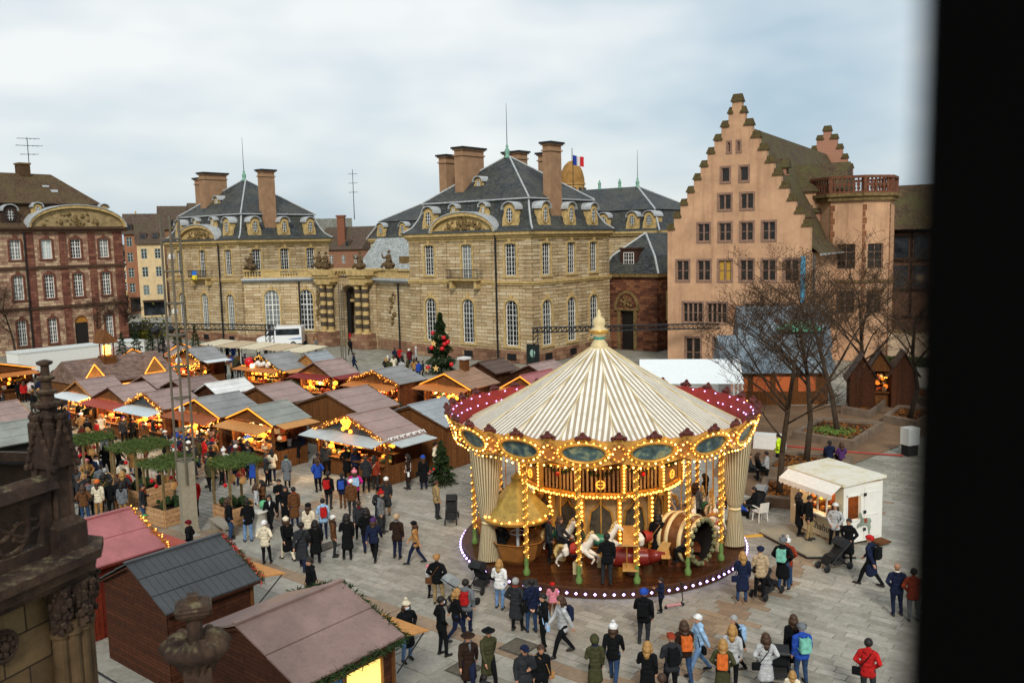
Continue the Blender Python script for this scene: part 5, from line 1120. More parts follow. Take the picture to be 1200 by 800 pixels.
# tents and tiled chalets to the right of the carousel
def tent(label,x,y,rz,w,d,h,hr):
    E=thing('white_marquee',label,'tent',(x,y,0),rz); tw=plain('tent_white','d3d9da',.55,.05)
    for sx in (0,w):
        for sy in (0,d): mb=MB(); mb.cyl((sx,sy,0),(sx,sy,h),.06,.06,6); mb.build('leg',M_WHITE(),E)
    mb=MB(); mb.face([(-.1,-.1,h),(w+.1,-.1,h),(w+.1,d/2,hr),(-.1,d/2,hr)]); mb.face([(-.1,d+.1,h),(w+.1,d+.1,h),(w+.1,d/2,hr),(-.1,d/2,hr)]); mb.build('roof',tw,E)
    k=NM('clear_film_'+label[:6]); k.col('c5d0d4'); k.b.inputs['Alpha'].default_value=.22; cf=k.set(.15)
    mb=MB(); mb.face([(w,0,0),(w,d,0),(w,d,h),(w,d/2,hr),(w,0,h)]); mb.build('gable_film',cf,E); mb=MB(); mb.face([(0,0,0),(w,0,0),(w,0,h),(0,0,h)]); mb.build('side_film',cf,E)
    for a,b in (((w,0,h),(w,d/2,hr)),((w,d,h),(w,d/2,hr)),((w,d/2,0),(w,d/2,hr)),((w,0,h),(w,d,h))): mb=MB(); mb.cyl(a,b,.05,.05,5); mb.build('frame_bar',M_WHITE(),E)
tent('white marquee with clear gable behind the carousel canopy',8.6,57.6,R(-8),6.6,5.0,2.6,3.9)
def bigchalet(label,x,y,rz,w,d,h,hr,rm,lit=True):
    E=thing('tiled_chalet',label,'chalet',(x,y,0),rz,'wooden market chalets'); mb=MB(); mb.box(0,0,0,w,d,h); mb.build('wall',WOODM,E)
    mb=MB(); mb.prism([(-.4,-.5,h-.1),(-.4,d+.5,h-.1),(-.4,d/2,hr)],(w+.8,0,0)); mb.build('roof',rm,E)
    for k in range(int(w/1.6)):
        mb=MB(); mb.box(.3+1.6*k,-.04,1,1.5+1.6*k,-.01,2.1); mb.build('lit_window',emit('stall_glow2','a85424',.1),E)
    warm_light(E,(w/2,-.6,2.1),3)
BT=roofing('bluegrey_tile','5c6870','6d7a82','7d8a92',None,.3,.26,.3,.5)
bigchalet('chalet with blue grey tiled roof below the stepped gable',15.6,62.8,R(-6),7.2,4.5,2.5,4.9,BT); bigchalet('chalet with blue grey tiled roof further back against the peach house',19.0,70.8,R(-8),6.5,4.5,3.3,6.4,BT); 
E=thing('green_canopy','green copper kiosk canopy behind the trees beside the peach house','canopy',(23.5,70.8,0)); mb=MB(); mb.lathe([(1.9,4.6),(1.3,5.0),(.6,5.25),(0,5.35)],12); mb.build('canopy',plain('copper_green','4f9a7a',.6,.2),E,smooth=True)
for k in range(4): a=k*math.pi/2+.4; mb=MB(); mb.cyl((1.7*math.cos(a),1.7*math.sin(a),0),(1.7*math.cos(a),1.7*math.sin(a),4.6),.1,.1,6); mb.build('post',M_IRON(),E)
for k in range(3): 
    x,y=24.4+1.7*k,60.5+.6*k
    E=stall('small pointed chalet with lit window among the trees, %s of three'%('nearest','middle','farthest')[k],0,0,1.6,2.2,1.1,'m','dark',None,None,WOODD,None,zr=3.9,at=Vector((x,y,0)),rot=R(75)+(math.pi if k!=1 else 0),lamp=3,glow=emit('dim_glow','ff8a30',.5),seed=70+k)
# ============================================================= carousel
CX,CYY=3.45,34.2
CB=emit('carousel_bulb','ffb04a',4.2); CBW=emit('rim_bulb','cdaaff',3.2); GOLDP=plain('gold_paint','b98a3c',.35,.3,4,.35); CREAM=plain('cream_paint','cbb98a',.5,.12); REDP=plain('crown_red','8e2a22',.6,.2,3)
def pol(r,a,z): return Vector((r*math.cos(a),r*math.sin(a),z))
def stripes(name,c1,c2,w):
    k=NM(name); uv=k.uv(); s=k.n('ShaderNodeSeparateXYZ'); k.l(uv,s.inputs[0]); d=k.n('ShaderNodeMath',operation='DIVIDE'); k.l(s.outputs[0],d.inputs[0]); d.inputs[1].default_value=w
    f=k.n('ShaderNodeMath',operation='FRACT'); k.l(d.outputs[0],f.inputs[0]); g=k.n('ShaderNodeMath',operation='GREATER_THAN'); k.l(f.outputs[0],g.inputs[0]); g.inputs[1].default_value=.5
    n=k.noise(k.pos(),.9,5); c=k.mix(g.outputs[0],c1,c2); c=k.mix(.35,c,k.ramp(n,[(.3,(.35,.35,.35)),(.7,(.65,.65,.65))]),'OVERLAY'); n9=k.noise(k.pos(),2.6,6,.7); c=k.mix(k.ramp(n9,[(.5,(0,0,0)),(.75,(.4,.4,.4))]),c,'8a7a58'); k.col(c); k.bump(k.noise(k.pos(),4,4),.35,.05); return k.set(.75,spec=.15)
STR=stripes('canopy_stripe','dedacf','9f9078',.205); CST=stripes('curtain_stripe','b8ab8c','6f6144',.13)
def horse_mesh():
    mb=MB()
    T=lambda p,r,n=10:mb.tube(p,r,n)
    T([(-.48,0,1.0),(-.3,0,1.05),(0,0,.98),(.3,0,1.0),(.48,0,1.08)],[.14,.22,.2,.23,.16])
    T([(.42,0,1.12),(.62,0,1.38),(.7,0,1.62)],[.19,.14,.11]); T([(.66,0,1.66),(.85,0,1.55),(1.0,0,1.42)],[.12,.1,.065]); [T([(.66,s*.06,1.72),(.66,s*.07,1.86)],[.035,.008],5) for s in (-1,1)]
    for s,k in ((-1,.0),(1,.16)):
        T([(.42,s*.12,.98),(.62+k,s*.13,.78),(.86+k*.5,s*.13,.72),(.74+k,s*.13,.52),(.7+k,s*.13,.45)],[.12,.085,.06,.045,.05],8)
        T([(-.42,s*.12,1.0),(-.36-k,s*.13,.72),(-.62-k,s*.13,.52),(-.74-k,s*.13,.28),(-.68-k,s*.13,.22)],[.17,.11,.065,.045,.05],8)
    return remesh(mb,'horse',.028)
def remesh(mb,name,vox,sm=6):
    me=mb.mesh('tmp',plain('horse_white','d9d2c2',.35,.12,3)); o=D.objects.new('tmp',me); COL.objects.link(o)
    r=o.modifiers.new('r','REMESH'); r.mode='VOXEL'; r.voxel_size=vox; r.use_smooth_shade=True
    s=o.modifiers.new('s','SMOOTH'); s.factor=.5; s.iterations=sm
    dg=bpy.context.evaluated_depsgraph_get(); ev=o.evaluated_get(dg); m2=D.meshes.new_from_object(ev); m2.name=name
    D.objects.remove(o); D.meshes.remove(me); m2.polygons.foreach_set('use_smooth',[True]*len(m2.polygons)); return m2
def carousel():
    E=thing('carousel','lit fairground carousel with striped canopy, gold crown boards and spiral poles','carousel',(CX,CYY,0)); RB=5.55
    WF=planks('deck_boards','3a2012','4a2917',.16,False,.25); 
    mb=MB(); mb.lathe([(0,.36),(RB,.36)],64); mb.build('deck',WF,E)
    mb=MB(); mb.lathe([(RB,.36),(RB+.08,.34),(RB+.1,.02)],96); mb.build('deck_rim',plain('rim_board','3f2415',.5,.2),E)
    b=MB(); c=MB()
    for k in range(110): a=2*math.pi*k/110; b.bulb(pol(RB+.16,a,.19),.058); c.cyl(pol(RB+.08,a,.19),pol(RB+.14,a,.19),.075,.07,6)
    c.build('lamp_holders',M_IRON(),E)['kind']='stuff'; b.build('rim_lights',CBW,E)['kind']='stuff'
    N=16
    for k in range(N):   # canopy panels with stripes along each gore
        a0,a1=2*math.pi*k/N,2*math.pi*(k+1)/N; am=(a0+a1)/2; mb=MB(); prof=[(5.62,4.92),(4.4,5.55),(3.0,6.32),(1.6,7.15),(.3,8.0)]
        rows=[]
        for r,z in prof:
            row=[]
            for t in (0,.5,1):
                a=a0+(a1-a0)*t; p=pol(r,a,z-(.05*math.sin(math.pi*t)*r/5)); row.append((p,(r*math.sin(a-am)+.06,r*math.cos(a-am))))
            rows.append(row)
        for A,B in zip(rows,rows[1:]):
            for j in (0,1):
                q=[A[j],A[j+1],B[j+1],B[j]]; mb.face([p for p,_ in q],0,[u for _,u in q])
        mb.build('canopy_panel',STR,E)
        mb=MB(); mb.tube([pol(r,a0,z+.02) for r,z in prof],.022,5); mb.build('canopy_seam',CREAM,E)
        # crown board
        am2=am; w=2*math.pi/N; m=MB(); n=12; top=[];bot=[]
        def rz(h): return 5.74+.30*h, 4.72+.88*h
        for i in range(n+1):
            t=i/n; a=a0+w*t; x=t-.5; ht=1.0+.16*math.cos(x*2*math.pi)*(abs(x)<.3)+.1*(abs(abs(x)-.5)<.07); hb=-.05-.1*math.cos(x*2*math.pi)
            rt,zt=rz(ht); rb,zb=rz(hb); top.append(pol(rt,a,zt)); bot.append(pol(rb,a,zb))
        for i in range(n): m.face([bot[i],bot[i+1],top[i+1],top[i]],0); d0=pol(.05,a0+w*i/n,0); d1=pol(.05,a0+w*(i+1)/n,0); m.face([bot[i]-d0,top[i]-d0,top[i+1]-d1,bot[i+1]-d1],1); m.face([top[i],top[i+1],top[i+1]-d1,top[i]-d0],1)
        B_=m.build('crown_board',[plain('crown_cream','b9914a',.4,.3,3),REDP],E)
        def onb(s,h,o=.05): # s metres along, h 0..1
            r,z=rz(h); return pol(r+o,am+s/6.0,z)
        K=22; ring=[(.78*math.cos(2*math.pi*i/K),.5+.40*math.sin(2*math.pi*i/K)) for i in range(K)]
        m=MB(); m.face([onb(s*.92,.5+(h-.5)*.92,.03) for s,h in ring]); m.build('painted_oval',PAINT,B_)
        m=MB(); m.tube([onb(s,h,.06) for s,h in ring+ring[:1]],.07,6); m.build('oval_frame',GOLDP,B_,smooth=True)
        m=MB(); s0=w*6/2; cr=[(s0+.26*math.cos(2*math.pi*i/12),.5+.36*math.sin(2*math.pi*i/12)) for i in range(12)]; m.face([onb(s,h,.05) for s,h in cr]); m.tube([onb(s,h,.07) for s,h in cr+cr[:1]],.06,5); m.build('cartouche',plain('cartouche','9c6a35',.4,.3,6),B_)
        for sx in (0,s0): m=MB(); m.ball(onb(sx,1.16,0),.15,8,sz=(1.2,1.2,.7)); m.ball(onb(sx,1.28,0),.09,6); m.ball(onb(sx-.2,1.1,0),.09,6); m.ball(onb(sx+.2,1.1,0),.09,6); m.build('crest',plain('crest_dark','4e1d16',.5,.3),B_)
        bl=MB()
        for s,h in ring: bl.bulb(onb(s*1.12,.5+(h-.5)*1.2,.13),.036)
        for i in range(8): a=2*math.pi*i/8; bl.bulb(onb(s0+.2*math.cos(a),.5+.3*math.sin(a),.14),.034)
        for i in range(9): bl.bulb(onb(-s0+2*s0*i/9,-.12-.06*math.cos((i/9-.5)*6.28),.1),.036)
        o=bl.build('bulbs',CB,B_); o['kind']='stuff'; vary(o)
        bl=MB()
        for i in range(7): r,z=rz(.55+.4*(i%2)); bl.bulb(pol(r-.12,a0+w*(i+.5)/7,z),.035)
        o=bl.build('back_bulbs',CBW,B_); o['kind']='stuff'
        # underside ornaments
    mb=MB(); mb.lathe([(5.6,4.68),(5.3,4.72),(3.2,4.8),(.5,4.85)],48); mb.build('ceiling',plain('ceiling_paint','7a4a24',.5,.3,3),E,smooth=True)
    mb=MB(); mb.lathe([(.32,7.9),(.34,8.1),(.2,8.3),(.2,8.42),(.34,8.55),(.36,8.7),(.2,8.8),(.26,8.95),(.22,9.12),(.08,9.25),(.1,9.33),(.02,9.5)],14,m=0); mb.lathe([(.36,8.56),(.4,8.64),(.36,8.7)],14,m=1); mb.lathe([(.21,8.32),(.23,8.37),(.21,8.42)],14,m=2); mb.build('finial',[CREAM,GOLDP,plain('finial_teal','3f8a7c',.5,.1)],E,smooth=True)
    # spiral poles
    def pole_parts():
        p=MB(); p.cyl((0,0,.36),(0,0,4.72),.055,.055,8); h=MB(); hb=MB()
        for s in (0,math.pi):
            pts=[(.07*math.cos(t*20+s),.07*math.sin(t*20+s),1.0+t) for t in np.arange(0,3.7,.045)]; h.tube(pts,.024,4)
        for t in np.arange(0,3.7,.05): hb.bulb((.085*math.cos(t*20+1.57),.085*math.sin(t*20+1.57),1.0+t),.021)
        f=MB(); f.lathe([(.12,.36),(.13,.5),(.07,.6),(.09,.8),(.06,1.0)],8)
        return p.mesh('spiral_pole',GOLDP),h.mesh('spiral',GOLDP),hb.mesh('bulbs',CB),f.mesh('pole_foot',plain('pole_foot','5e7a3e',.5,.3,6),True)
    PP=pole_parts()
    for k in range(N):
        a=2*math.pi*(k+.35)/N; o=place('spiral_pole',PP[0],E,loc=pol(5.15,a,0),rz=a)
        for nm,x in zip(('spiral','bulbs','pole_foot'),PP[1:]): q=place(nm,x,o); q['kind']='stuff'

    # centre drum and gallery
    n=12; mir=plain('mirror','8c8b80',.08,.2,2,.9); drum=plain('drum_wood','5a2e16',.4,.3); cream2=plain('panel_cream','a8895a',.5,.2)
    for k in range(n):
        a0,a1=2*math.pi*(k+.3)/n,2*math.pi*(k+1.3)/n; am=(a0+a1)/2; r=2.55
        m=MB(); m.face([pol(r,a0,.36),pol(r,a1,.36),pol(r,a1,2.75),pol(r,a0,2.75)]); P_=m.build('drum_panel',cream2,E)
        A,B=pol(r+.02,a0,0),pol(r+.02,a1,0); og=[(.18,.7),(.82,.7),(.86,1.5),(.78,2.1),(.62,2.25),(.5,2.5),(.38,2.25),(.22,2.1),(.14,1.5)]
        m=MB(); m.face([A.lerp(B,s)+Vector((0,0,z)) for s,z in og]); m.build('mirror_panel',MIRR,P_); m=MB(); m.tube([A.lerp(B,s)*1.008+Vector((0,0,z)) for s,z in og+og[:1]],.04,5); m.build('mirror_frame',GOLDP,P_)
        m=MB(); c=pol(r+.06,a0,0); m.box(c.x-.09,c.y-.09,.36,c.x+.09,c.y+.09,2.75); o=m.build('lit_column',GOLDP,E); m=MB(); [m.bulb(pol(r+.2,a0,.6+.17*i),.055) for i in range(13)]; m.build('bulbs',CB,o)['kind']='stuff'
        r=3.15; 
        m=MB(); m.face([pol(r-.75,a0,2.85),pol(r-.75,a1,2.85),pol(r-.75,a1,4.8),pol(r-.75,a0,4.8)]); m.build('gallery_back',drum,E)
        m=MB(); m.prism([pol(r,a0,2.72),pol(r,a1,2.72),pol(r+.04,a1,2.98),pol(r+.04,a0,2.98)],(0,0,0) if 0 else tuple(-pol(.1,am,0))); R_=m.build('gallery_rail',GOLDP,E); m=MB(); [m.bulb(pol(r+.1,a0+(a1-a0)*(i+.5)/13,2.85+.03*(i%2)),.05) for i in range(13)]; m.build('bulbs',CB,R_)['kind']='stuff'
        m=MB(); m.prism([pol(r,a0,2.74),pol(r,a1,2.74),pol(2.5,a1,2.74),pol(2.5,a0,2.74)],(0,0,.05)); m.build('gallery_floor',drum,E)
        A,B=pol(r-.06,a0,0),pol(r-.06,a1,0)
        for i in range(1,10): m=MB(); c=A.lerp(B,i/10); m.box(c.x-.035,c.y-.035,3.0,c.x+.035,c.y+.035,3.85); m.build('baluster',cream2,E)
        m=MB(); m.tube([A+Vector((0,0,3.88)),B+Vector((0,0,3.88))],.045,5); m.build('hand_rail',GOLDP,E)
        m=MB(); c=pol(r+.03,a0,0); m.box(c.x-.1,c.y-.1,2.7,c.x+.1,c.y+.1,4.75); o=m.build('gallery_post',GOLDP,E); m=MB(); [m.bulb(pol(r+.17,a0,3.05+.125*i),.045) for i in range(14)]; m.build('bulbs',CB,o)['kind']='stuff'
        m=MB(); q=[A.lerp(B,t)*1.03+Vector((0,0,4.15-.5*math.sin(math.pi*t))) for t in np.linspace(.05,.95,9)]; fir_garland(m,q,.1,90,k,blade=.09); m.build('garland',FIR,E)
        m=MB(); c=A.lerp(B,.5)*1.05
        if k%2: m.ball((c.x,c.y,3.6),.09,8); m.build('red_bow',plain('bauble_red','b8141c',.25,.05),E)
        else:
            t=B-A; t.normalize(); m.tube([c+t*.15*math.cos(x)+Vector((0,0,3.3+.15*math.sin(x))) for x in np.linspace(0,6.2832,13)],.03,5); m.tube([c-t*.15+Vector((0,0,3.3)),c+t*.15+Vector((0,0,3.3))],.02,4); m.build('gold_wheel',emit('gold_wheel','ffb040',.8),E)
    # curtains: gathered, pleated bundles tied back low
    for a in (R(211),R(-19)):
        m=MB(); rows=[]; c=pol(5.25,a,0)
        for z in np.linspace(.42,4.75,22):
            t=(z-.42)/4.33; rr=.2+.36*max(0,(t-.33)/.67)**.7 if t>.33 else .2+.16*(1-t/.33)
            if .3<t<.37: rr=.18
            rows.append([(c+Vector(((rr*(1+.16*math.sin(i*math.pi*26/52*2)))*math.cos(2*math.pi*i/104)*1.15,(rr*(1+.16*math.sin(i*math.pi*26/52*2)))*math.sin(2*math.pi*i/104)*.8,z)),(i/104*4.16,z)) for i in range(105)])
        for A,B in zip(rows,rows[1:]):
            for i in range(104):
                q=[A[i],A[i+1],B[i+1],B[i]]; m.face([p for p,_ in q],0,[u for _,u in q])
        o=m.build('curtain',CST,E,smooth=True); m=MB(); m.lathe([(.2,0),(.25,.06),(.2,.12)],12,c+Vector((0,0,1.8))); m.build('tie_back',CREAM,o)
    # rides
    HM=horse_mesh(); hm=MB(); hm.tube([(.5,0,1.42),(.6,0,1.66),(.7,0,1.78)],[.07,.08,.05],6); [hm.ball((.42+.06*i,.03*(-1)**i,1.32+.09*i),.085,6) for i in range(6)]; hm=hm.mesh('mane',plain('mane','b89c62',.6,.3,8),True)
    tl=MB(); tl.tube([(-.5,0,1.08),(-.75,0,1.05),(-.88,0,.8),(-.85,0,.5)],[.06,.1,.09,.02],7); tl=tl.mesh('tail',plain('mane','b89c62',.6,.3,8),True)
    def saddle(c):
        sd=MB(); sd.lathe([(.235,-.2),(.255,-.12),(.25,.12),(.235,.2)],14); me=sd.mesh('saddle',c,True); return me
    SD=[saddle(plain('saddle_'+c,c,.4,.2)) for c in ('9c2f22','2f6f55','b5772c')]
    pl=MB(); pl.cyl((.08,0,.36),(.08,0,4.75),.028,.028,6); pl=pl.mesh('brass_pole',GOLDP)
    st=MB(); st.box(-.1,-.12,0,.25,.12,.5); st=st.mesh('stand',CREAM)
    spots=[(665,4.35,-108,.32),(0,3.55,-97,.42),(0,4.4,-14,.3),(0,3.6,-22,.4),(0,4.4,6,.3),(0,4.4,150,.3),(0,3.6,160,.4),(0,4.4,120,.35),(0,4.4,60,.3),(0,4.4,90,.35),(0,3.6,35,.4),(0,4.35,188,.3),(0,3.4,-66,.36),(0,3.3,-124,.4),(0,3.4,-33,.42),(0,4.75,-27,.3),(0,4.5,-3,.36),(0,3.5,100,.4)]
    for i,(px,r,a,z) in enumerate(spots):
        o=place('horse',HM,E,loc=pol(r,R(a),z+.1),rz=R(a+90),scale=.86); place('mane',hm,o); place('tail',tl,o); s=place('saddle',SD[i%3],o,loc=(.0,0,1.0),rot=(0,math.pi/2,0)); place('brass_pole',pl,o,loc=(0,0,(-z-.1)/.86+.05),scale=(1,1,1.12)); place('stand',st,o,loc=(0,0,(.26-z)/.86))
    # gondola cup with parasol roof
    g=pol(4.15,R(-145),.36); m=MB(); m.lathe([(.75,0),(.85,.12),(1.05,.75),(1.15,.8),(1.1,.82),(.95,.7),(.8,.2),(0,.15)],8,g); o=m.build('cup_ride',plain('cup_wood','8a5b2c',.4,.25,5),E)
    m=MB(); m.cyl(g+Vector((0,0,.2)),g+Vector((0,0,2.1)),.06,.06,8); m.lathe([(.3,.0),(.3,.04)],10,g+Vector((0,0,.95))); m.build('cup_wheel',plain('pole_steel','b9c2c6',.3,.1),o)
    m=MB(); m.lathe([(1.3,1.75),(1.2,1.9),(.75,2.35),(.4,2.75),(.2,2.95),(.22,3.1),(.02,3.3)],8,g); m.build('cup_roof',plain('cup_roof','8f7a3a',.5,.35,5),o); m=MB(); [m.bulb(g+pol(1.32,2*math.pi*i/28,1.78+.07*math.sin(i*1.57)),.05) for i in range(28)]; m.build('bulbs',CB,o)['kind']='stuff'; m=MB(); m.lathe([(1.32,1.6),(1.36,1.7),(1.3,1.78)],24,g); m.build('roof_trim',GOLDP,o)
    # barrel
    c=pol(4.2,R(-49),1.28); ax=Vector((.72,-.69,0)); BS=Matrix.Scale(.84,4); m=MB(); m.M=Matrix.Translation(c)@ax.to_track_quat('Z','Y').to_matrix().to_4x4()@BS
    m.lathe([(.92,-.8),(1.05,-.4),(1.08,0),(1.05,.4),(.92,.85)],28); m.lathe([(.92,.85),(.84,.85),(.98,.3),(.98,-.3),(.84,-.8),(0,-.8)],28,m=1); o=m.build('barrel_ride',[plain('barrel_brown','5e3a1e',.35,.4,4),plain('barrel_dark','120c08',.8,.2)],E,smooth=True)
    for z,r in ((-.72,.99),(-.3,1.075),(.35,1.075),(.78,.97)):
        m=MB(); m.M=Matrix.Translation(c)@ax.to_track_quat('Z','Y').to_matrix().to_4x4()@BS; m.lathe([(r-.03,z-.1),(r+.03,z-.08),(r+.03,z+.08),(r-.03,z+.1)],28); m.build('barrel_hoop',CREAM if abs(z)>.5 or 1 else GOLDP,o,smooth=True)
    m=MB(); m.M=Matrix.Translation(c)@ax.to_track_quat('Z','Y').to_matrix().to_4x4()@BS; [m.ball((.95*math.cos(t),.95*math.sin(t),.9),.13,6) for t in np.linspace(0,6.28,20)]; m.build('leaf_wreath',plain('wreath','6a6a4a',.5,.5,9),o); m=MB(); cc=c; m.box(cc.x-.7,cc.y-.5,.36,cc.x+.7,cc.y+.5,.55); m.build('cradle',drum,o)
    m=MB(); m.box(c.x-.35,c.y-.15,.75,c.x+.55,c.y+.4,.95); m.build('bench',drum,o)
    # biplane
    c=pol(4.25,R(-80),.95); m=MB(); m.M=Matrix.Translation(c)@Matrix.Rotation(R(172),4,'Z'); m.tube([(-1.1,0,.1),(-.5,0,.02),(.2,0,0),(.7,0,0),(.95,0,0)],[.12,.3,.4,.36,.22],12); o=m.build('plane_ride',plain('plane_red','6e1f18',.3,.2),E,smooth=True)
    for zz in (-.15,.75): m=MB(); m.M=Matrix.Translation(c)@Matrix.Rotation(R(172),4,'Z'); m.box(-.15,-1.05,zz,.4,1.05,zz+.05); m.build('wing',plain('wing_tan','b58a4e',.5,.15),o)
    for y in (-.9,.9): m=MB(); m.M=Matrix.Translation(c)@Matrix.Rotation(R(172),4,'Z'); m.cyl((0,y,-.15),(0,y,.78),.02,.02,5); m.cyl((.25,y,-.15),(.25,y,.78),.02,.02,5); m.build('strut',GOLDP,o)
    m=MB(); m.M=Matrix.Translation(c)@Matrix.Rotation(R(172),4,'Z'); m.prism([(-1.1,0,.1),(-1.3,0,.55),(-1.0,0,.6),(-.75,0,.2)],(0,.03,0)); m.box(-1.25,-.45,.12,-.95,.45,.15); m.build('tail_fin',plain('wing_tan','b58a4e',.5,.15),o); m=MB(); m.M=Matrix.Translation(c)@Matrix.Rotation(R(172),4,'Z'); m.box(.98,-.06,-.45,1.02,.06,.45); m.build('propeller',plain('prop','c7a060',.5),o); m=MB(); m.cyl((c.x,c.y,.36),(c.x,c.y,.7),.3,.18,10); m.build('stand',drum,o)
    # pumpkin coach at the right rear and bench ride
    g=pol(4.2,R(-172),.36); m=MB(); m.lathe([(.5,0),(.8,.3),(.9,.8),(.7,1.3),(.2,1.5),(0,1.5)],10,g); m.build('coach_ride',plain('coach_orange','a86a32',.5,.3,4),E,smooth=True)
    for k in range(8): warm_light(E,pol(3.9,2*math.pi*(k+.5)/8,4.35),52,(1,.66,.33),.3)
    for k in range(12): warm_light(E,pol(6.75,2*math.pi*(k+.5)/12,5.0),9,(1,.62,.25),.25)
    for k in range(4): warm_light(E,pol(2.95,2*math.pi*(k+.5)/4,4.5),28,(1,.62,.3),.2)
def vary(o):
    me=o.data
    for k,st in enumerate((1.6,7.0)): me.materials.append(emit('carousel_bulb_%d'%k,('ff9a34','ffc66a')[k],st))
    n=len(me.polygons)//8; r=random.Random(n); mi=[]
    for i in range(n): mi+=[r.choice((0,0,1,2))]*8
    mi+=[0]*(len(me.polygons)-len(mi)); me.polygons.foreach_set('material_index',mi)
PAINT=(lambda k:(k.col(k.ramp(k.noise(k.pos(),3.2,6),[(.3,'1e2a2c'),(.5,'3f5a62'),(.62,'7d8a70'),(.75,'4a3a28')])),k.set(.35))[1])(NM('painted_scene'))
MIRR=(lambda k:(k.col(k.ramp(k.noise(k.pos(),4,5),[(.3,'2a2a28'),(.6,'5c5648'),(.8,'3a3028')])),k.set(.25,.3))[1])(NM('dark_mirror'))
carousel()
# ============================================================= ticket kiosk
def kiosk():
    a=Vector((11.57,35.62,0)); d=Vector((.389,-.921,0)); E=thing('ticket_kiosk','white wooden ticket kiosk with scalloped awning and painted horse, right of the carousel','kiosk',a,math.atan2(d.y,d.x))
    Wd,Dp,Hh=3.0,2.0,2.5; wp=plain('kiosk_white','d9d7ce',.5,.06,2); cr=plain('kiosk_cream','cfc3a4',.6,.1)
    F=Face((0,0),(1,0)); Fs=Face((Wd,0),(0,1)); z0=.18
    mb=MB(); wall(mb,F,Wd,z0,Hh,[(.55,2.55,1.15,2.1)],.1); mb.build('counter_wall',cr,E)
    mb=MB(); wall(mb,Fs,Dp,z0,Hh,[(.2,.85,1.1,2.05)],.1); wall(mb,Face((Wd,Dp),(-1,0)),Wd,z0,Hh); wall(mb,Face((0,Dp),(0,-1)),Dp,z0,Hh); mb.build('wall',wp,E)
    k=NM('kiosk_roof'); n=k.noise(k.pos(),1.6,6,.7); k.col(k.ramp(n,[(.45,'d2d0c4'),(.6,'c8c2a2'),(.72,'ab9f6c')])); rf=k.set(.6)
    mb=MB(); mb.prism([(-.1,-.12,Hh),(Wd+.1,-.12,Hh),(Wd+.1,Dp+.1,Hh+.12),(-.1,Dp+.1,Hh+.12)],(0,0,.1)); mb.build('roof',rf,E)
    mb=MB(); 
    for i in range(12):
        x0=.0+Wd*i/12; x1=x0+Wd/12; mb.prism([(x0,-.14,Hh+.02),(x1,-.14,Hh+.02),(x1,-.62,Hh-.28),(x0,-.62,Hh-.28)],(0,0,.02)); mb.prism([(x0,-.62,Hh-.28),(x1,-.62,Hh-.28),(x1,-.63,Hh-.42),((x0+x1)/2,-.63,Hh-.5),(x0,-.63,Hh-.42)],(0,.015,0))
    mb.build('awning',M_WHITE(),E)
    mb=MB(); mb.box(.45,-.25,1.08,2.65,.05,1.14); mb.build('counter',wp,E)
    for x in (1.05,1.55,2.05): mb=MB(); mb.box(x-.025,.02,1.15,x+.025,.07,2.1); mb.build('mullion',wp,E)
    mb=MB(); mb.box(.15,.9,.2,Wd-.15,1.0,2.3); mb.build('inner_partition',plain('kiosk_inside','7d4a2a',.7,.3),E)
    mb=MB(); q=random.Random(2)
    for i in range(26): x=q.uniform(.6,2.5); s=.06+.07*q.random(); z=1.15+q.random()*.5; mb.ball((x,.3+.4*q.random(),z),s,6,m=q.randrange(7))
    mb.build('sweets',GOODS,E)['kind']='stuff'; warm_light(E,(1.5,.5,2.2),45)
    mb=MB()
    for y0,y1,zz0,zz1 in ((.14,.2,1.04,2.11),(.85,.91,1.04,2.11),(.14,.91,1.04,1.1),(.14,.91,2.05,2.11)): mb.box(Wd,y0,zz0,Wd+.03,y1,zz1)
    mb.build('side_window_frame',wp,E)
    dm=MB(); dm.box(Wd,1.05,.3,Wd+.035,1.85,2.35); dd=dm.build('door',wp,E); m=MB(); [m.box(Wd+.03,1.0,z,Wd+.06,1.12,z+.12) for z in (.6,1.3,2.0)]; m.build('hinge',M_IRON(),dd); m=MB(); m.box(Wd+.035,1.15,1.2,Wd+.055,1.75,1.26); m.box(Wd+.035,1.15,2.1,Wd+.055,1.8,2.14); m.build('cross_rail',wp,dd)
    # painted carousel horse on the side
    S=[(0.10,.95),(.16,1.12),(.22,1.2),(.27,1.12),(.31,.98),(.40,.9),(.62,.9),(.76,.86),(.82,.74),(.76,.62),(.8,.48),(.72,.3),(.77,.22),(.68,.2),(.66,.36),(.62,.5),(.5,.6),(.36,.62),(.28,.56),(.16,.62),(.1,.52),(.04,.56),(.12,.72),(.24,.74),(.26,.86),(.18,.98),(.13,.92)]
    h=MB(); h.prism([(Wd+.045,.62+x*.95,.25+z*.95) for x,z in S],(.012,0,0)); o=h.build('painted_horse',plain('horse_grey','7f8a7a',.5,.35,9),E); h=MB(); h.prism([(Wd+.058,.62+x*.95,.25+z*.95) for x,z in ((.4,.9),(.56,.9),(.58,.72),(.44,.7))],(.006,0,0)); h.build('painted_saddle',plain('saddle_paint','8e3a26',.5,.2),o)
    for txt,x,z,s in (('Chahut',1.15,.42,.42),('le',1.35,.82,.26)):
        c=D.curves.new('lettering','FONT'); c.body=txt; c.size=s; c.shear=.25; c.extrude=.004; c.resolution_u=2; o=D.objects.new('tmp',c); COL.objects.link(o); me=D.meshes.new_from_object(o.evaluated_get(bpy.context.evaluated_depsgraph_get())); D.objects.remove(o); me.materials.clear(); me.materials.append(plain('letter_ink','2a1d14',.6,.1)); place('lettering',me,E,loc=(x,-.012,z),rot=(math.pi/2,0,0))
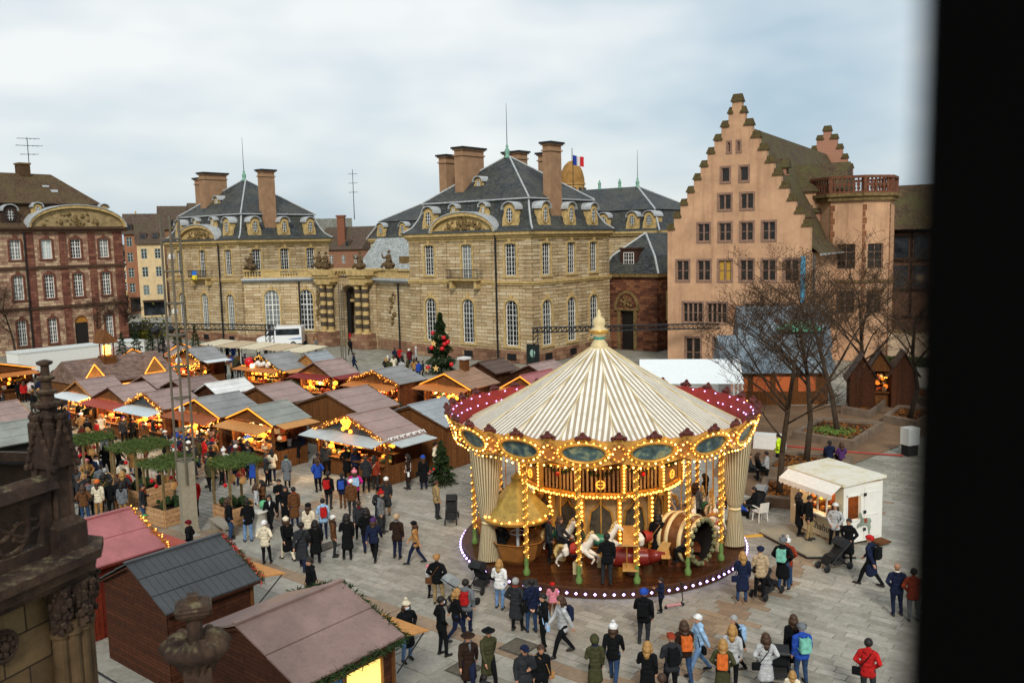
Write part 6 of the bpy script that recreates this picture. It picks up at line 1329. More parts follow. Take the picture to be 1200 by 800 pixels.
    for x in (.3,2.7):
        for y in (.3,1.7): m=MB(); m.box(x-.1,y-.1,0,x+.1,y+.1,.18); m.build('foot_block',M_IRON(),E)
    m=MB(); m.box(Wd-.1,Dp-.6,.1,Wd+.5,Dp,.17); m.build('step',WOODM,E)
    # grey timber platform in front
    P=[(10.0,34.75),(11.0,31.85),(12.9,31.75),(12.5,33.1),(11.45,35.55)]
    o=thing('kiosk_platform','flat grey boarded platform in front of the white kiosk','platform'); m=MB(); m.prism([(x,y,.1) for x,y in P],(0,0,.06)); m.build('boards',plain('platform_grey','8a8677',.6,.12,1.5),o); m=MB(); m.prism([((x-11.3)*.97+11.3,(y-33.5)*.97+33.5,.01) for x,y in P],(0,0,.09)); m.build('base',M_IRON(),o)
kiosk()
# ============================================================= bare trees, planters, court furniture
BARK=plain('tree_bark','3b3026',.95,.35,7,bump=.3)
def bare_tree(label,loc,h,spread,seed,clear=.38,leaves=350,group='bare trees of the gravel court',name='bare_tree'):
    E=thing(name,label,'tree',loc,0,group); q=random.Random(seed); tr=MB(); cr=MB(); tips=[]
    def grow(p,d,L,r,lev):
        n=3; pts=[p]; rad=[r]; dd=d.copy()
        for i in range(n):
            dd=(dd+Vector((q.gauss(0,.13),q.gauss(0,.13),q.gauss(.03,.08)))).normalized(); p=p+dd*L/n; pts.append(p); rad.append(max(.0085,r*(1-.55*(i+1)/n)))
        (tr if lev<2 else cr).tube([tuple(x) for x in pts],rad,7 if lev==0 else (5 if lev<3 else 3))
        if lev>=4: tips.extend(pts[1:]); return
        k=(10,6,5,4)[lev]
        for i in range(k):
            t=q.uniform(.3 if lev else clear,1); j=min(n-1,int(t*n)); b=pts[j].lerp(pts[j+1],t*n-j); a=q.uniform(0,6.283)
            s=Vector((math.cos(a),math.sin(a),0)); nd=(dd*(.5 if lev else .62)+s*(.75 if lev else .8)+Vector((0,0,.22))).normalized()
            grow(b,nd,L*q.uniform(.42,.62)*(spread if lev==0 else 1),rad[j]*q.uniform(.34,.5),lev+1)
    grow(Vector((0,0,0)),Vector((q.gauss(0,.02),q.gauss(0,.02),1)).normalized(),h*.70,.0165*h,0)
    tr.build('trunk',BARK,E,smooth=True); c=cr.build('crown',BARK,E); lf=MB()
    for i in range(leaves):
        p=q.choice(tips)+Vector((q.gauss(0,.12),q.gauss(0,.12),q.gauss(0,.12))); a=Vector((q.gauss(0,1),q.gauss(0,1),q.gauss(0,1))).normalized()*.055; b=a.orthogonal().normalized()*.036; lf.face([p-a,p+b,p+a,p-b])
    o=lf.build('leaves',plain('tree_leaf','4f3620',.8,.4,9),c); o['kind']='stuff'
bare_tree('tall bare tree directly behind the white kiosk, nearest the carousel',(12.3,39.6,0),9.9,1.05,1,leaves=500)
bare_tree('bare tree behind the kiosk roof, second from the carousel',(15.43,45.1,0),10.6,1.0,2,leaves=1500)
bare_tree('bare tree with brown leaves standing in the middle planter',(19.6,51.6,0),10.8,1.05,3,leaves=3600)
bare_tree('bare tree in the far planter in front of the round tower',(24.8,60.3,0),10.6,1.05,4,leaves=3600)
bare_tree('bare tree at the right edge, nearest the dark window frame',(25.6,55.4,0),10.6,1.1,5,leaves=1800)
bare_tree('small bare tree at the left edge before the red stone hall',(-59,102.8,0),8.5,1.0,6,leaves=20,group='small street trees')
bare_tree('small bare tree before the arched door of the red stone hall',(-50.2,105.3,0),7.0,.9,7,leaves=10,group='small street trees')
bare_tree('thin bare tree at the left corner of the palace pavilion',(-52,115,0),8.5,.9,8,leaves=60,group='small street trees')
CONC=plain('planter_concrete','6f5f50',.85,.25,2,bump=.2); SOIL=plain('leaf_litter','4a3524',.95,.5,9,bump=.4)
def planter(label,P,h=.5,t=.38,green=0):
    E=thing('concrete_planter',label,'planter',(0,0,0),0,'low concrete planters'); P=[Vector((x,y,0)) for x,y in P]; c=sum(P,Vector())/4; n=4
    for i in range(4):
        a,b=P[i],P[(i+1)%4]; ia=a+(c-a).normalized()*t*1.4; ib=b+(c-b).normalized()*t*1.4; mb=MB(); mb.prism([a,b,ib,ia],(0,0,h+.0)); mb.build('wall',CONC,E)
    mb=MB(); mb.face([tuple(p+(c-p).normalized()*t*1.2+Vector((0,0,h-.16))) for p in P]); mb.build('soil',SOIL,E); mb=MB(); q=random.Random(h+P[0].x)
    for i in range(420):
        a,b=q.random(),q.random(); p=P[0].lerp(P[1],a).lerp(P[3].lerp(P[2],a),b); p=c+(p-c)*.8+Vector((0,0,h-.13)); d=Vector((q.gauss(0,1),q.gauss(0,1),q.gauss(0,.3))).normalized()*.09; e=d.cross(Vector((0,0,1))).normalized()*.06+Vector((0,0,q.uniform(0,.06))); mb.face([p-d,p+e,p+d,p-e])
    o=mb.build('dead_leaves',plain('dry_leaf','7a4a1c',.8,.4,9),E); o['kind']='stuff'
    if green:
        mb=MB()
        for i in range(500): p=c+Vector((q.gauss(-.5,.5),q.gauss(-.6,.5),h-.1+q.random()*.15)); d=Vector((q.gauss(0,1),q.gauss(0,1),q.gauss(0,.6))).normalized()*.08; e=d.orthogonal().normalized()*.05; mb.face([p-d,p+e,p+d,p-e])
        mb.build('ground_cover',plain('planter_green','55682c',.8,.4),E)['kind']='stuff'
planter('low concrete planter round the middle bare tree, green patch inside',[(16.74,51.44),(19.33,48.58),(23.24,53.64),(19.9,55.55)],green=1)
planter('low concrete planter round the far bare tree near the small chalets',[(22.4,58.66),(23.73,56.9),(27.13,61.88),(25.91,63.76)])
planter('low concrete planter round the right edge bare tree',[(24.0,55.6),(25.23,53.43),(28.6,57.6),(26.5,59)])
planter('low concrete planter behind the kiosk where people sit',[(12.5,43.3),(16.43,42.6),(18.0,45.2),(14.62,47.04)])
planter('low concrete planter beside the carousel curtain',[(11.0,38.6),(13.2,37.6),(14.6,40.9),(12.3,42.0)],.45)
planter('low concrete planter at the far right by the hedge',[(28.6,62.5),(29.6,60.0),(32.5,63.4),(30.66,66.09)])
E=thing('concrete_block','white concrete barrier block beside the marquee','block',(14.8,49.4,0),R(-25)); mb=MB(); mb.prism([(-.9,-.35,0),(.9,-.35,0),(.85,-.3,.85),(-.85,-.3,.85)],(0,.65,0)); mb.build('body',M_WHITE(),E)
E=thing('electric_box','white electrical cabinet on a dark post near the right edge','cabinet',(21.9,47.2,0),R(20)); mb=MB(); mb.box(-.4,-.3,.6,.4,.3,1.55); c=mb.build('cabinet',M_WHITE(),E); mb=MB(); mb.box(-.35,-.25,0,.35,.25,.6); mb.build('plinth',M_IRON(),E); mb=MB(); mb.box(-.38,-.32,.65,.38,-.3,1.5); mb.build('door',plain('cab_door','c3c7c5',.5,.05),c)
E=thing('red_hose','thin red hose lying across the gravel court','hose'); mb=MB(); mb.tube([(13.5,50.6,.05),(16.04,49.6,.05),(18.63,48.04,.05),(21.4,46.9,.05)],.05,6); mb.build('tube',plain('hose_red','9a3328',.6,.1),E)
E=thing('power_cable','black power cable along the foot of the dark foreground stall','cable'); mb=MB(); p=[W(11.2,26.2-.9*k+.1*math.sin(k),.03) for k in range(9)]; mb.tube([tuple(x) for x in p],.03,5); mb.build('cable',M_IRON(),E)
E=thing('yellow_cable_ramp','yellow cable ramp running from the carousel to the kiosk platform','cable ramp',(9.4,34.5,0),R(8)); mb=MB(); mb.prism([(-.5,-.12,.01),(-.5,.12,.01),(-.5,.06,.07),(-.5,-.06,.07)],(1.3,0,0)); mb.build('ramp',plain('ramp_yellow','b58b32',.6,.15),E)
E=thing('plastic_chair','white plastic chair beside the carousel planter','chair',(10.55,36.5,0),R(200)); wp=M_WHITE()
mb=MB(); mb.box(-.24,-.24,.42,.24,.24,.46); mb.build('seat',wp,E); mb=MB(); mb.prism([(-.24,.22,.45),(.24,.22,.45),(.22,.32,.88),(-.22,.32,.88)],(0,.03,0)); mb.build('backrest',wp,E)
for x in (-.2,.2):
    for y in (-.2,.2): mb=MB(); mb.cyl((x,y,.42),(x*1.15,y*1.15,0),.025,.02,6); mb.build('leg',wp,E)
    mb=MB(); mb.box(x*1.2-.03,-.2,.64,x*1.2+.03,.25,.67); mb.build('armrest',wp,E)
mb=MB(); q=random.Random(4)
for i in range(1500): p=Vector((q.gauss(0,2.3),q.gauss(0,1.2),abs(q.gauss(0,1.1)))); a=Vector((q.gauss(0,1),q.gauss(0,1),q.gauss(0,1))).normalized()*.25; b=a.orthogonal().normalized()*.14; mb.face([p-a,p+b,p+a,p-b])
E=thing('street_shrubs','clump of olive shrubs at the mouth of the side street','shrub',(-53,121.5,0)); mb.build('leaves',plain('olive_shrub','5d5a22',.85,.5,2),E)
TB=thing('cloth_covered_table','pale round table with green bag beside the right pergola planter','table',(-11.1,36.3,0)); mb=MB(); mb.lathe([(.45,.0),(.45,.05),(.4,.1),(.42,.95),(.5,1.0),(.5,1.04),(0,1.04)],14); mb.build('skirted_top',plain('table_cloth','b9b7ae',.8,.15),TB,smooth=True); mb=MB(); mb.ball((.2,.3,1.2),.2,8); mb.build('green_bag',plain('bag_green','58a070',.6,.2),TB,smooth=True)
# ============================================================= strollers and a scooter
def stroller_parts():
    P=[]; f=MB()
    for s in (-1,1): f.tube([(.55,s*.24,.12),(.1,s*.24,.5),(-.3,s*.24,.85),(-.5,s*.24,1.0)],.022,6); f.tube([(-.45,s*.26,.12),(.05,s*.24,.52)],.022,6)
    f.tube([(-.5,-.24,1.0),(-.5,.24,1.0)],.028,6); f.tube([(-.45,-.26,.12),(-.45,.26,.12)],.02,6); P.append(('frame',f.mesh('frame',M_IRON())))
    s=MB(); s.prism([(.3,-.21,.42),(-.1,-.21,.45),(-.32,-.21,.95),(-.22,-.21,1.0),(.0,-.21,.58),(.32,-.21,.52)],(0,.42,0)); s.prism([(.3,-.2,.45),(.45,-.2,.2),(.5,-.2,.22),(.36,-.2,.5)],(0,.4,0)); P.append(('seat',s.mesh('seat',plain('pram_cloth','1f2123',.8,.2))))
    h=MB(); k=6; pts=[[(-.28+.42*math.cos(t)*.8,y,.72+.42*math.sin(t)) for y in (-.23,.23)] for t in np.linspace(2.5,.55,k)]
    for a,b in zip(pts,pts[1:]): h.face([a[0],a[1],b[1],b[0]])
    for s_ in (0,1): h.face([p[s_] for p in pts]+[(-.28,(-.23,.23)[s_],.72)])
    P.append(('hood',h.mesh('hood',plain('pram_hood','26282a',.8,.2)))); w=MB(); w.lathe([(.0,-.02),(.13,-.025),(.14,0),(.13,.025),(0,.02)],14); W_=w.mesh('wheel',M_IRON(),True); P+= [('wheel',W_)]*4
    b=MB(); b.box(-.3,-.2,.2,.2,.2,.36); P.append(('basket',b.mesh('basket',plain('pram_basket','2c2c2c',.9,.2)))); return P
SPT=stroller_parts()
def stroller(label,x,y,rz,hood=None):
    E=thing('stroller',label,'stroller',(x,y,0),rz,'strollers on the square'); i=0
    for n,me in SPT:
        o=place(n,me,E)
        if n=='wheel': o.location=[(.55,-.25,.14),(.55,.25,.14),(-.45,-.28,.14),(-.45,.28,.14)][i]; o.rotation_euler=(math.pi/2,0,0); i+=1
        if n=='hood' and hood: o.material_slots[0].link='OBJECT'; o.material_slots[0].material=plain('hood_'+hood,hood,.8,.15)
stroller('empty dark stroller held by the man in khaki left of the carousel',-2.85,37.4,R(-90)); stroller('black stroller at the left front edge of the carousel',-1.25,29.7,R(60)); stroller('black stroller between the brown stall and the carousel',-2.0,28.3,R(30),'8a8f90'); stroller('black stroller before the white kiosk door',11.7,30.9,R(200)); stroller('stroller in front of the man in dark grey coat at the carousel edge',.4,27.9,R(95)); stroller('grey hooded stroller parked beside the kiosk counter',10.9,37.9,R(230),'7d8285'); stroller('dark stroller beside the woman in navy coat right of the carousel',8.5,28.6,R(40)); stroller('black stroller pushed by the woman in pale cardigan at the bottom edge',7.2,22.9,R(75))
E=thing('kick_scooter','pink kick scooter beside the child at the carousel edge','scooter',(5.2,27.8,0),R(20)); mb=MB(); mb.box(-.3,-.06,.08,.25,.06,.11); mb.build('deck',plain('scooter_pink','b9848a',.5,.1),E); mb=MB(); mb.tube([(.25,0,.1),(.33,0,.2),(.26,0,.82)],.018,6); mb.tube([(.26,-.18,.82),(.26,.18,.82)],.02,6); mb.build('handlebar',M_IRON(),E)
for x in (-.3,.33): mb=MB(); mb.cyl((x,-.02,.06),(x,.02,.06),.06,.06,10); mb.build('wheel',M_IRON(),E)
for i,(x,y,w,d) in enumerate(((0,25.2,.9,.9),(-7.8,34.5,1.0,.7),(-1.6,23.9,.8,.8))):
    E=thing('manhole_cover',('dark square cover in the paving before the carousel','dark rectangular cover in the paving left of the carousel','dark square cover near the bottom of the square')[i],'manhole cover',(x,y,.006),ROT); mb=MB(); mb.box(-w/2,-d/2,-.02,w/2,d/2,.012); mb.build('plate',plain('cover_stone','4a463e',.7,.3,6),E); mb=MB(); mb.box(-w/2+.06,-d/2+.06,.012,w/2-.06,d/2-.06,.016); mb.build('inset',plain('cover_inset','5b564c',.7,.3,8),E)
# ============================================================= people
PEOPLE=['@by the pergola right of the mast',
'-12.12 35.72 0.00 s j black jeans hlb R g:brown',
'-11.21 35.34 0.00 s j black ljeans hb A',
'-11.60 37.95 0.00 s c lgrey dgrey hlb R',
'-11.50 38.56 0.00 h j brown dgrey hlk L',
'-10.56 36.38 0.00 w j black black hlk T sc:white',
'-10.78 38.75 0.00 h j black black hb T',
'-10.24 37.74 0.00 s c black black hlk T',
'@left of the carousel',
'-5.85 38.52 0.00 s c dgrey tan B:white A',
'-8.48 34.55 0.00 s j cream black B:black A',
'-9.74 37.23 0.00 s c brown navy hb A',
'-5.73 36.05 0.00 s j grey dgrey P:red R',
'-7.45 38.51 0.00 s j brown dgrey B:white A',
'-8.98 33.03 0.00 w c black cream B:cream A b:black',
'-8.16 31.99 0.00 w c dgrey navy hb A g:black',
'-7.79 32.68 0.00 s c black black hlk A',
'-8.08 35.45 0.00 s j lblue navy hb A b:red',
'-7.22 33.29 0.00 s j brown dgrey B:white R',
'-6.62 32.98 0.00 s c black black hlk A',
'-6.50 35.03 0.00 w j dgrey black hbr A',
'-5.97 33.69 0.00 s j black navy hlk A',
'-5.56 32.82 0.00 w j navy black P:purple A',
'-5.94 36.96 0.00 s c dgrey dgrey B:black A fur',
'-4.67 32.95 0.00 s j dbrown navy B:beige A',
'-3.87 32.35 0.00 w j tan navy B:black L',
'-3.54 37.86 0.00 s j khaki dgrey hbr R',
'-6.97 28.28 0.00 s c black black hb L',
'@by the red garland gable',
'-9.76 32.71 0.00 s j cream black B:white A',
'@by the zinc canopy stall',
'-6.55 45.82 0.00 s j brown dgrey B:black R k',
'-9.88 42.53 0.00 s j blue black hlb A',
'-8.73 39.63 0.00 s j black dgrey hb A b:red',
'-8.10 39.71 0.00 s j navy brown hb A b:blue',
'-7.57 40.07 0.00 s j magenta black P:pink A b:lblue',
'-10.15 43.95 0.00 s j dbrown jeans hb A',
'-10.13 45.78 0.00 s j dgrey black hlk A fur',
'-8.88 44.99 0.00 s c black black hb A',
'-8.32 44.61 0.00 s j navy black B:grey A',
'-7.41 42.33 0.00 s j dgrey black hbr A',
'-7.05 42.76 0.00 s j rust dgrey hlk A g:cream',
'-5.35 42.62 0.00 s c dbrown dgrey hlk L g:white',
'-4.58 42.56 0.00 s c black navy B:blue A',
'-4.19 45.10 0.00 s j cream dgrey hb R',
'-3.77 43.74 0.00 s j dgrey black hbr L',
'@between brown stall and carousel',
'-3.09 29.14 0.00 s j white black B:pink R k',
'-2.74 28.61 0.00 s j black khaki B:tan A',
'-3.30 24.58 0.00 s c black ljeans P:cream T mask',
'-2.30 24.80 0.00 s j black black hb R mask',
'-1.92 25.68 0.00 w j black navy hbl R',
'-1.64 26.32 0.00 s j grey navy hb A b:red',
'@at the front edge of the carousel',
'-0.60 28.01 0.00 s j white ljeans hbl A',
'-0.07 26.36 0.00 s c dgrey black gr A',
'0.44 26.21 0.00 s j navy jeans hb A',
'1.14 27.31 0.00 s j pink brown B:red A k',
'1.42 26.04 0.00 s j red tan hbr A k',
'1.31 24.63 0.00 w j lgrey black hlb L b:navy',
'0.77 25.04 0.00 s j black black hb L g:lblue',
'3.80 25.17 0.00 s j black dgrey B:blue A b:black',
'4.72 27.51 0.00 s j navy black hb L k',
'@at the bottom edge of the square',
'-1.38 22.53 0.00 w c dbrown navy F:dbrown T sc:grey',
'-0.85 22.78 0.00 w c olive black F:black T',
'-0.91 21.31 0.00 s j dgrey black hb A k',
'0.14 21.68 0.00 s j dgrey black K:navy T',
'0.57 21.83 0.00 s j black black hbr T',
'2.04 22.29 0.00 s c olive black H:olive A',
'2.60 22.91 0.00 w j black jeans P:white A',
'3.38 21.84 0.00 s c black black hbl A',
'3.45 20.04 0.00 s j brown black hbr A',
'4.06 22.11 0.00 s j dgrey black K:rust A b:black',
'4.58 22.96 0.00 w j dbrown jeans hlb A b:orange',
'5.09 23.37 0.00 w j lblue ljeans B:white L g:black',
'6.09 23.32 0.00 w c black black gr L b:lblue',
'5.38 21.88 0.00 s c olive black hbl A b:orange',
'5.78 22.49 0.00 s j lgrey black hbl A',
'6.60 22.18 0.00 s c lgrey navy hlb A g:black',
'7.65 23.15 0.00 s c black black hlb A',
'7.73 22.68 0.00 s j blue jeans B:grey A b:teal',
'6.98 21.14 0.00 s j cream dgrey hbl A k',
'9.11 21.63 0.00 s j red dgrey hb A',
'@between the carousel and the kiosk',
'7.48 27.81 0.16 s c navy jeans hbl A g:navy',
'8.14 28.06 0.16 s j beige black B:navy A',
'9.10 28.73 0.16 s c black jeans P:grey A b:teal',
'9.34 29.01 0.16 s j rust jeans P:white A',
'@in front of the white kiosk',
'11.43 34.09 0.16 s c black black hlk R',
'11.66 33.57 0.16 s j black khaki hb R b:black',
'12.47 32.98 0.00 s j lgrey black B:white T g:dbrown',
'12.37 31.34 0.00 s c black black hb T',
'12.33 29.23 0.00 w c navy black B:red L b:black',
'@on the paving near the right edge',
'12.15 26.79 0.00 s j navy navy bald A',
'12.49 26.39 0.00 s j rust grey hb A',
'@sitting behind the kiosk',
'16.72 45.19 0.00 t j navy black hb A',
'17.27 44.97 0.00 t j purple black hlb A',
'@sitting right of the carousel',
'11.84 42.92 0.00 t j dgrey black hbr R',
'12.30 43.04 0.00 t j black black hlb R',
'12.77 43.16 0.00 t j lgrey black hb L',
'14.07 45.43 0.00 s j hivis black hb L',
'10.53 37.32 0.00 t j black dgrey hb L',
'9.82 36.90 0.00 t j blue black B:blue R k',
'@on the carousel deck',
'1.2 31.2 .36 a j dgrey black hbr R',
'2.3 30.9 .36 k j olive jeans hlb L',
'5.2 31.0 .36 a c black black hlk A',
'6.6 32.6 .36 s j tan navy hb L',
'0.3 32.6 .36 k c maroon black B:grey R',
'7.4 34.9 .36 s j grey black hlb A',
'-0.6 34.6 .36 a j navy black hb R',
'3.11 28.96 0.36 s j black dgrey hb A up',
'1.57 30.39 0.36 t j dgrey black hlb R ride',
'3.97 31.98 0.36 t j white navy hb L ride2',
'6.13 30.11 0.36 t j dgrey black hb L ride3',
'0.22 32.97 0.36 t j black black hb R ride2',
'1.15 32.91 0.36 s j navy black hb R up b:black',
'8.43 34.99 0.36 t j pink jeans B:pink L ride2 k',
'8.21 36.73 0.36 s j black jeans hlk L up',
'-0.70 37.63 0.36 s j navy black hbr R up',
'5.58 33.40 0.36 s j blue black hlb L up',
'9.13 37.15 0.36 s j cream black hb A up',
'-0.58 31.79 0.00 s c black black hlk A',
'@on the palace forecourt paving',
'-23.75 99.66 0.00 w j black black hb L',
'-22.70 100.25 0.00 s j grey black hbl L',
'-18.17 97.15 0.00 w j black black hb A',
'-19.91 107.33 0.00 s j red ljeans hb A',
'-18.83 105.34 0.00 s j blue ljeans hbr A',
'-17.94 106.95 0.00 s j black black hb A',
'-15.51 84.36 0.00 w j navy navy hb R',
'-12.06 88.59 0.00 s j navy black hb A',
'-11.52 88.50 0.00 s j red black hb A',
'-10.45 88.32 0.00 s c black black hbl T',
'-9.83 88.22 0.00 s j lgrey black P:white R',
'@queuing by the christmas tree',
'-11.33 79.44 0.00 h j olive jeans K:dgrey A',
'-10.27 79.79 0.00 h j lgrey jeans hb A',
'-10.66 83.61 0.00 s j black jeans B:grey L',
'-11.80 80.53 0.00 s c black navy hbl A',
'-11.28 82.05 0.00 w c cream jeans hlb A',
'-10.32 86.46 0.00 w j maroon jeans B:white A',
'-11.94 82.69 0.00 s j cream black B:white A',
'-11.18 83.13 0.00 s j black black hb A',
'-10.37 81.91 0.00 s j black black hb R',
'-9.77 80.23 0.00 s j olive black hbr L',
'-9.07 79.61 0.00 s j tan black hlb A',
'-8.56 78.53 0.00 s j blue navy hb A',
'-8.17 78.47 0.00 s j dgrey black hb L',
'@near the orange awning stalls',
'-25.68 81.02 0.00 s j black navy hb A',
'-26.46 85.47 0.00 s j navy dgrey B:navy A',
'-25.84 83.15 0.00 w j dgrey black hlb T',
'-27.07 84.43 0.00 s j olive black B:grey A',
'-27.88 85.69 0.00 h j blue black hb A',
'-10.36 68.34 0.00 s j dgrey black hb A',
'-8.30 64.85 0.00 s j blue black hb A b:blue',
'-16.31 70.66 0.00 s j white black hb A',
'-15.69 71.39 0.00 s j red black B:red A',
'-27.62 81.30 0.00 s j white black hbl A',
'-26.68 80.15 0.00 s j black black hb L',
'-26.44 81.13 0.00 s j tan black hb R',
'-27.59 79.78 0.00 s j lgrey black hlb A',
'@before the canvas booths',
'-32.13 95.22 0.00 s j white black hb A',
'-31.10 94.36 0.00 s j navy black hb A',
'-30.18 93.52 0.00 s j blue black hlb A',
'-29.72 94.13 0.00 s j tan black hb R',
'-28.20 95.97 0.00 s j cream black hb A',
'-26.90 94.34 0.00 s j black black hb A',
'@in the rope light stall crowd',
'-17.24 47.46 0.00 h c red dgrey hb R',
'-17.95 45.08 0.00 s j blue jeans B:white R',
'-15.20 46.56 0.00 w j maroon dgrey B:grey T',
'-13.58 44.07 0.00 s c blue dgrey B:black A',
'-13.49 51.51 0.00 s j red jeans B:navy A',
'-19.80 50.21 0.00 w j blue navy B:white R',
'-14.27 45.78 0.00 h j dgrey black hb L',
'-11.65 43.44 0.00 s c grey black hb A',
'-17.92 46.98 0.00 s j cream navy B:white A',
'-19.49 48.98 0.00 s c lgrey dgrey B:navy A',
'-14.84 52.29 0.00 w j dgrey navy B:navy L k',
'-16.62 47.04 0.00 s j tan navy P:red A',
'-18.00 48.66 0.00 s j dgrey tan hlk L',
'-17.81 45.91 0.00 h c dgrey black hb A',
'-17.73 44.25 0.00 h c cream tan hlk A',
'-12.72 44.65 0.00 h j cream navy hlk A',
'-18.89 48.17 0.00 h j navy tan hb R',
'-14.29 45.11 0.00 s j black dgrey hb A k',
'-12.81 43.85 0.00 s j dgrey black hbr R',
'-13.39 52.15 0.00 w j black black hbl A',
'-16.42 46.32 0.00 s j tan navy B:navy R',
'-12.96 51.03 0.00 w c cream navy B:navy A',
'-17.19 45.35 0.00 s j dgrey dgrey hlk R',
'-18.49 47.76 0.00 s j maroon navy K:dgrey T',
'-14.49 44.14 0.00 s j black navy B:navy A',
'-12.75 52.32 0.00 s j lgrey navy hb L',
'-17.11 48.20 0.00 s j grey dgrey hb A',
'-19.21 49.95 0.00 s c blue navy hbl A',
'-12.39 50.76 0.00 h j black tan B:grey R',
'-14.92 45.67 0.00 s c brown dgrey B:white A',
'-13.98 51.99 0.00 s j black navy hlb A',
'-18.54 46.50 0.00 s c brown navy P:red A',
'-17.38 46.40 0.00 h j dgrey jeans K:dgrey L',
'-17.82 47.88 0.00 s j olive jeans hb A',
'-18.13 49.45 0.00 s j dgrey jeans hb A',
'-18.11 51.30 0.00 s j white black hlb A',
'-18.11 52.39 0.00 s j black black hb A',
'-17.49 51.46 0.00 s j navy black B:grey A',
'-16.85 50.55 0.00 s j dgrey black hb R',
'-16.18 49.87 0.00 s j black black hbr A',
'-16.36 51.78 0.00 s j navy dgrey hlk A',
'-15.33 49.20 0.00 s j blue khaki B:navy A',
'-15.76 51.51 0.00 s j black black hb A',
'-14.66 48.94 0.00 s c black black hlk A',
'-14.10 48.50 0.00 s c cream black hbl A',
'-13.86 48.87 0.00 s j white black B:cream A',
'-13.15 48.22 0.00 s c black black hlk A',
'-12.86 48.78 0.00 s j grey black hlb A b:white',
'-12.31 48.15 0.00 s c black black hb A',
'-12.11 48.71 0.00 s j navy black hb A',
'-15.39 43.12 0.00 s j olive black hbl A',
'-16.17 45.43 0.00 s j black black hb A',
'-15.36 45.03 0.00 s j white black P:white A',
'-15.84 43.93 0.00 s j navy black hb L',
'-15.32 44.37 0.00 s j dgrey dgrey hlb R',
'-15.52 47.13 0.00 s j navy black hb A',
'-15.14 47.28 0.00 s j black black hb A',
'-14.48 46.32 0.00 s j black jeans hlb A',
'-16.72 44.17 0.00 w j black black hb A',
'-14.79 39.05 0.00 s j red black hb A',
'-15.19 39.59 0.00 s j black black hb L',
'@in the pergola lane',
'-21.04 46.89 0.00 s c tan jeans hlk A',
'-22.86 52.84 0.00 s j brown black hb T',
'-23.68 49.56 0.00 w j grey black P:red A',
'-27.22 54.65 0.00 s c black black hb A',
'-22.29 51.48 0.00 s c navy dgrey B:black A k',
'-20.89 48.34 0.00 s j black black B:black L',
'-26.40 52.30 0.00 h c maroon tan hbr A',
'-25.59 51.36 0.00 s j dgrey dgrey hbl L',
'-23.54 47.10 0.00 s j black navy hbl A',
'-26.75 53.67 0.00 s c red black B:grey T k',
'-22.76 49.28 0.00 h j cream tan B:navy L k',
'-26.13 53.61 0.00 s c red dgrey hb L',
'-18.70 49.11 0.00 w j black tan B:navy T',
'-24.21 50.82 0.00 w c lgrey jeans K:dgrey L',
'-24.65 52.13 0.00 w j olive dgrey hbr T',
'-24.71 54.17 0.00 s j dgrey black B:purple T',
'-24.09 54.11 0.00 s j black black hb A',
'-22.45 53.26 0.00 w j dgrey black B:grey R',
'-20.53 50.27 0.00 s c black black B:white T',
'-22.12 53.92 0.00 s c black black hb A',
'-21.99 47.33 0.00 w j black black hb R',
'-22.30 46.47 0.00 s j black black hlk A',
'-21.58 43.93 0.00 s j navy black hb T sc:white',
'-21.85 43.48 0.00 s j tan black B:pink T',
'-24.88 49.08 0.00 w j black black hb R',
'-28.24 55.97 0.00 s j tan black B:white A',
'-26.77 55.57 0.00 w j cream tan hbl T',
'@by the red awning stall',
'-31.20 64.53 0.00 s c olive dgrey B:white R',
'-30.69 58.82 0.00 w j maroon black B:grey R',
'-30.38 64.44 0.00 s j grey jeans B:grey A',
'-32.61 61.29 0.00 s j cream jeans hlk A',
'-33.31 64.78 0.00 s j maroon navy hlk T',
'-32.01 64.63 0.00 s c dgrey dgrey hlb R',
'-32.28 65.32 0.00 s j navy navy hb A',
'-31.95 59.78 0.00 s j olive dgrey hlk L',
'-30.46 58.25 0.00 s j blue navy hbl A',
'-33.25 65.43 0.00 s j lgrey black B:grey A',
'-31.48 59.45 0.00 w j black black hb T',
'-31.78 62.09 0.00 s j blue black hlk T',
'-32.27 63.06 0.00 h c dgrey dgrey B:black A',
'-30.72 63.52 0.00 s j black dgrey B:black R',
'-31.11 65.18 0.00 s j cream jeans B:grey A',
'-34.26 64.24 0.00 s j dgrey black B:white A',
'-31.16 60.84 0.00 s j dgrey black hbl T',
'-30.27 59.88 0.00 s j black black hbl T',
'-29.42 59.23 0.00 s j black black B:red A',
'-29.98 61.29 0.00 s j navy black hb A',
'-33.14 63.79 0.00 s j dgrey black hb A',
'-32.90 64.08 0.00 s j black black hbr T',
'-31.31 62.65 0.00 s j tan black hb A',
'-31.32 63.58 0.00 s j dgrey dgrey hlb A',
'-28.59 59.98 0.00 s j black black B:yellow A',
'-28.27 59.95 0.00 s j cream black hb A',
'-32.77 62.20 0.00 s j navy black hb R',
'-32.33 63.70 0.00 s j black black hb R',
'-30.26 62.53 0.00 s j black black hb A',
'@among the left pergola planters',
'-20.08 43.04 0.00 s j maroon black hlk T k',
'-20.71 41.21 0.00 s j black navy hb L',
'-19.60 42.55 0.00 s j cream navy hb A',
'-19.44 40.16 0.00 h j olive black hlk A',
'-17.98 38.78 0.00 s j grey tan hlk A',
'-18.64 40.37 0.00 s j dgrey tan hbl A',
'-21.66 41.28 0.00 s j dgrey dgrey B:black R',
'-21.61 41.84 0.00 s j grey black hlb A',
'-19.62 38.52 0.00 s j brown jeans hlb A',
'-20.48 42.04 0.00 s j grey navy hb A',
'-20.31 39.45 0.00 s j dgrey black hbr R',
'-19.75 39.28 0.00 s j grey black hb A',
'-19.18 38.99 0.00 s j cream tan B:orange A',
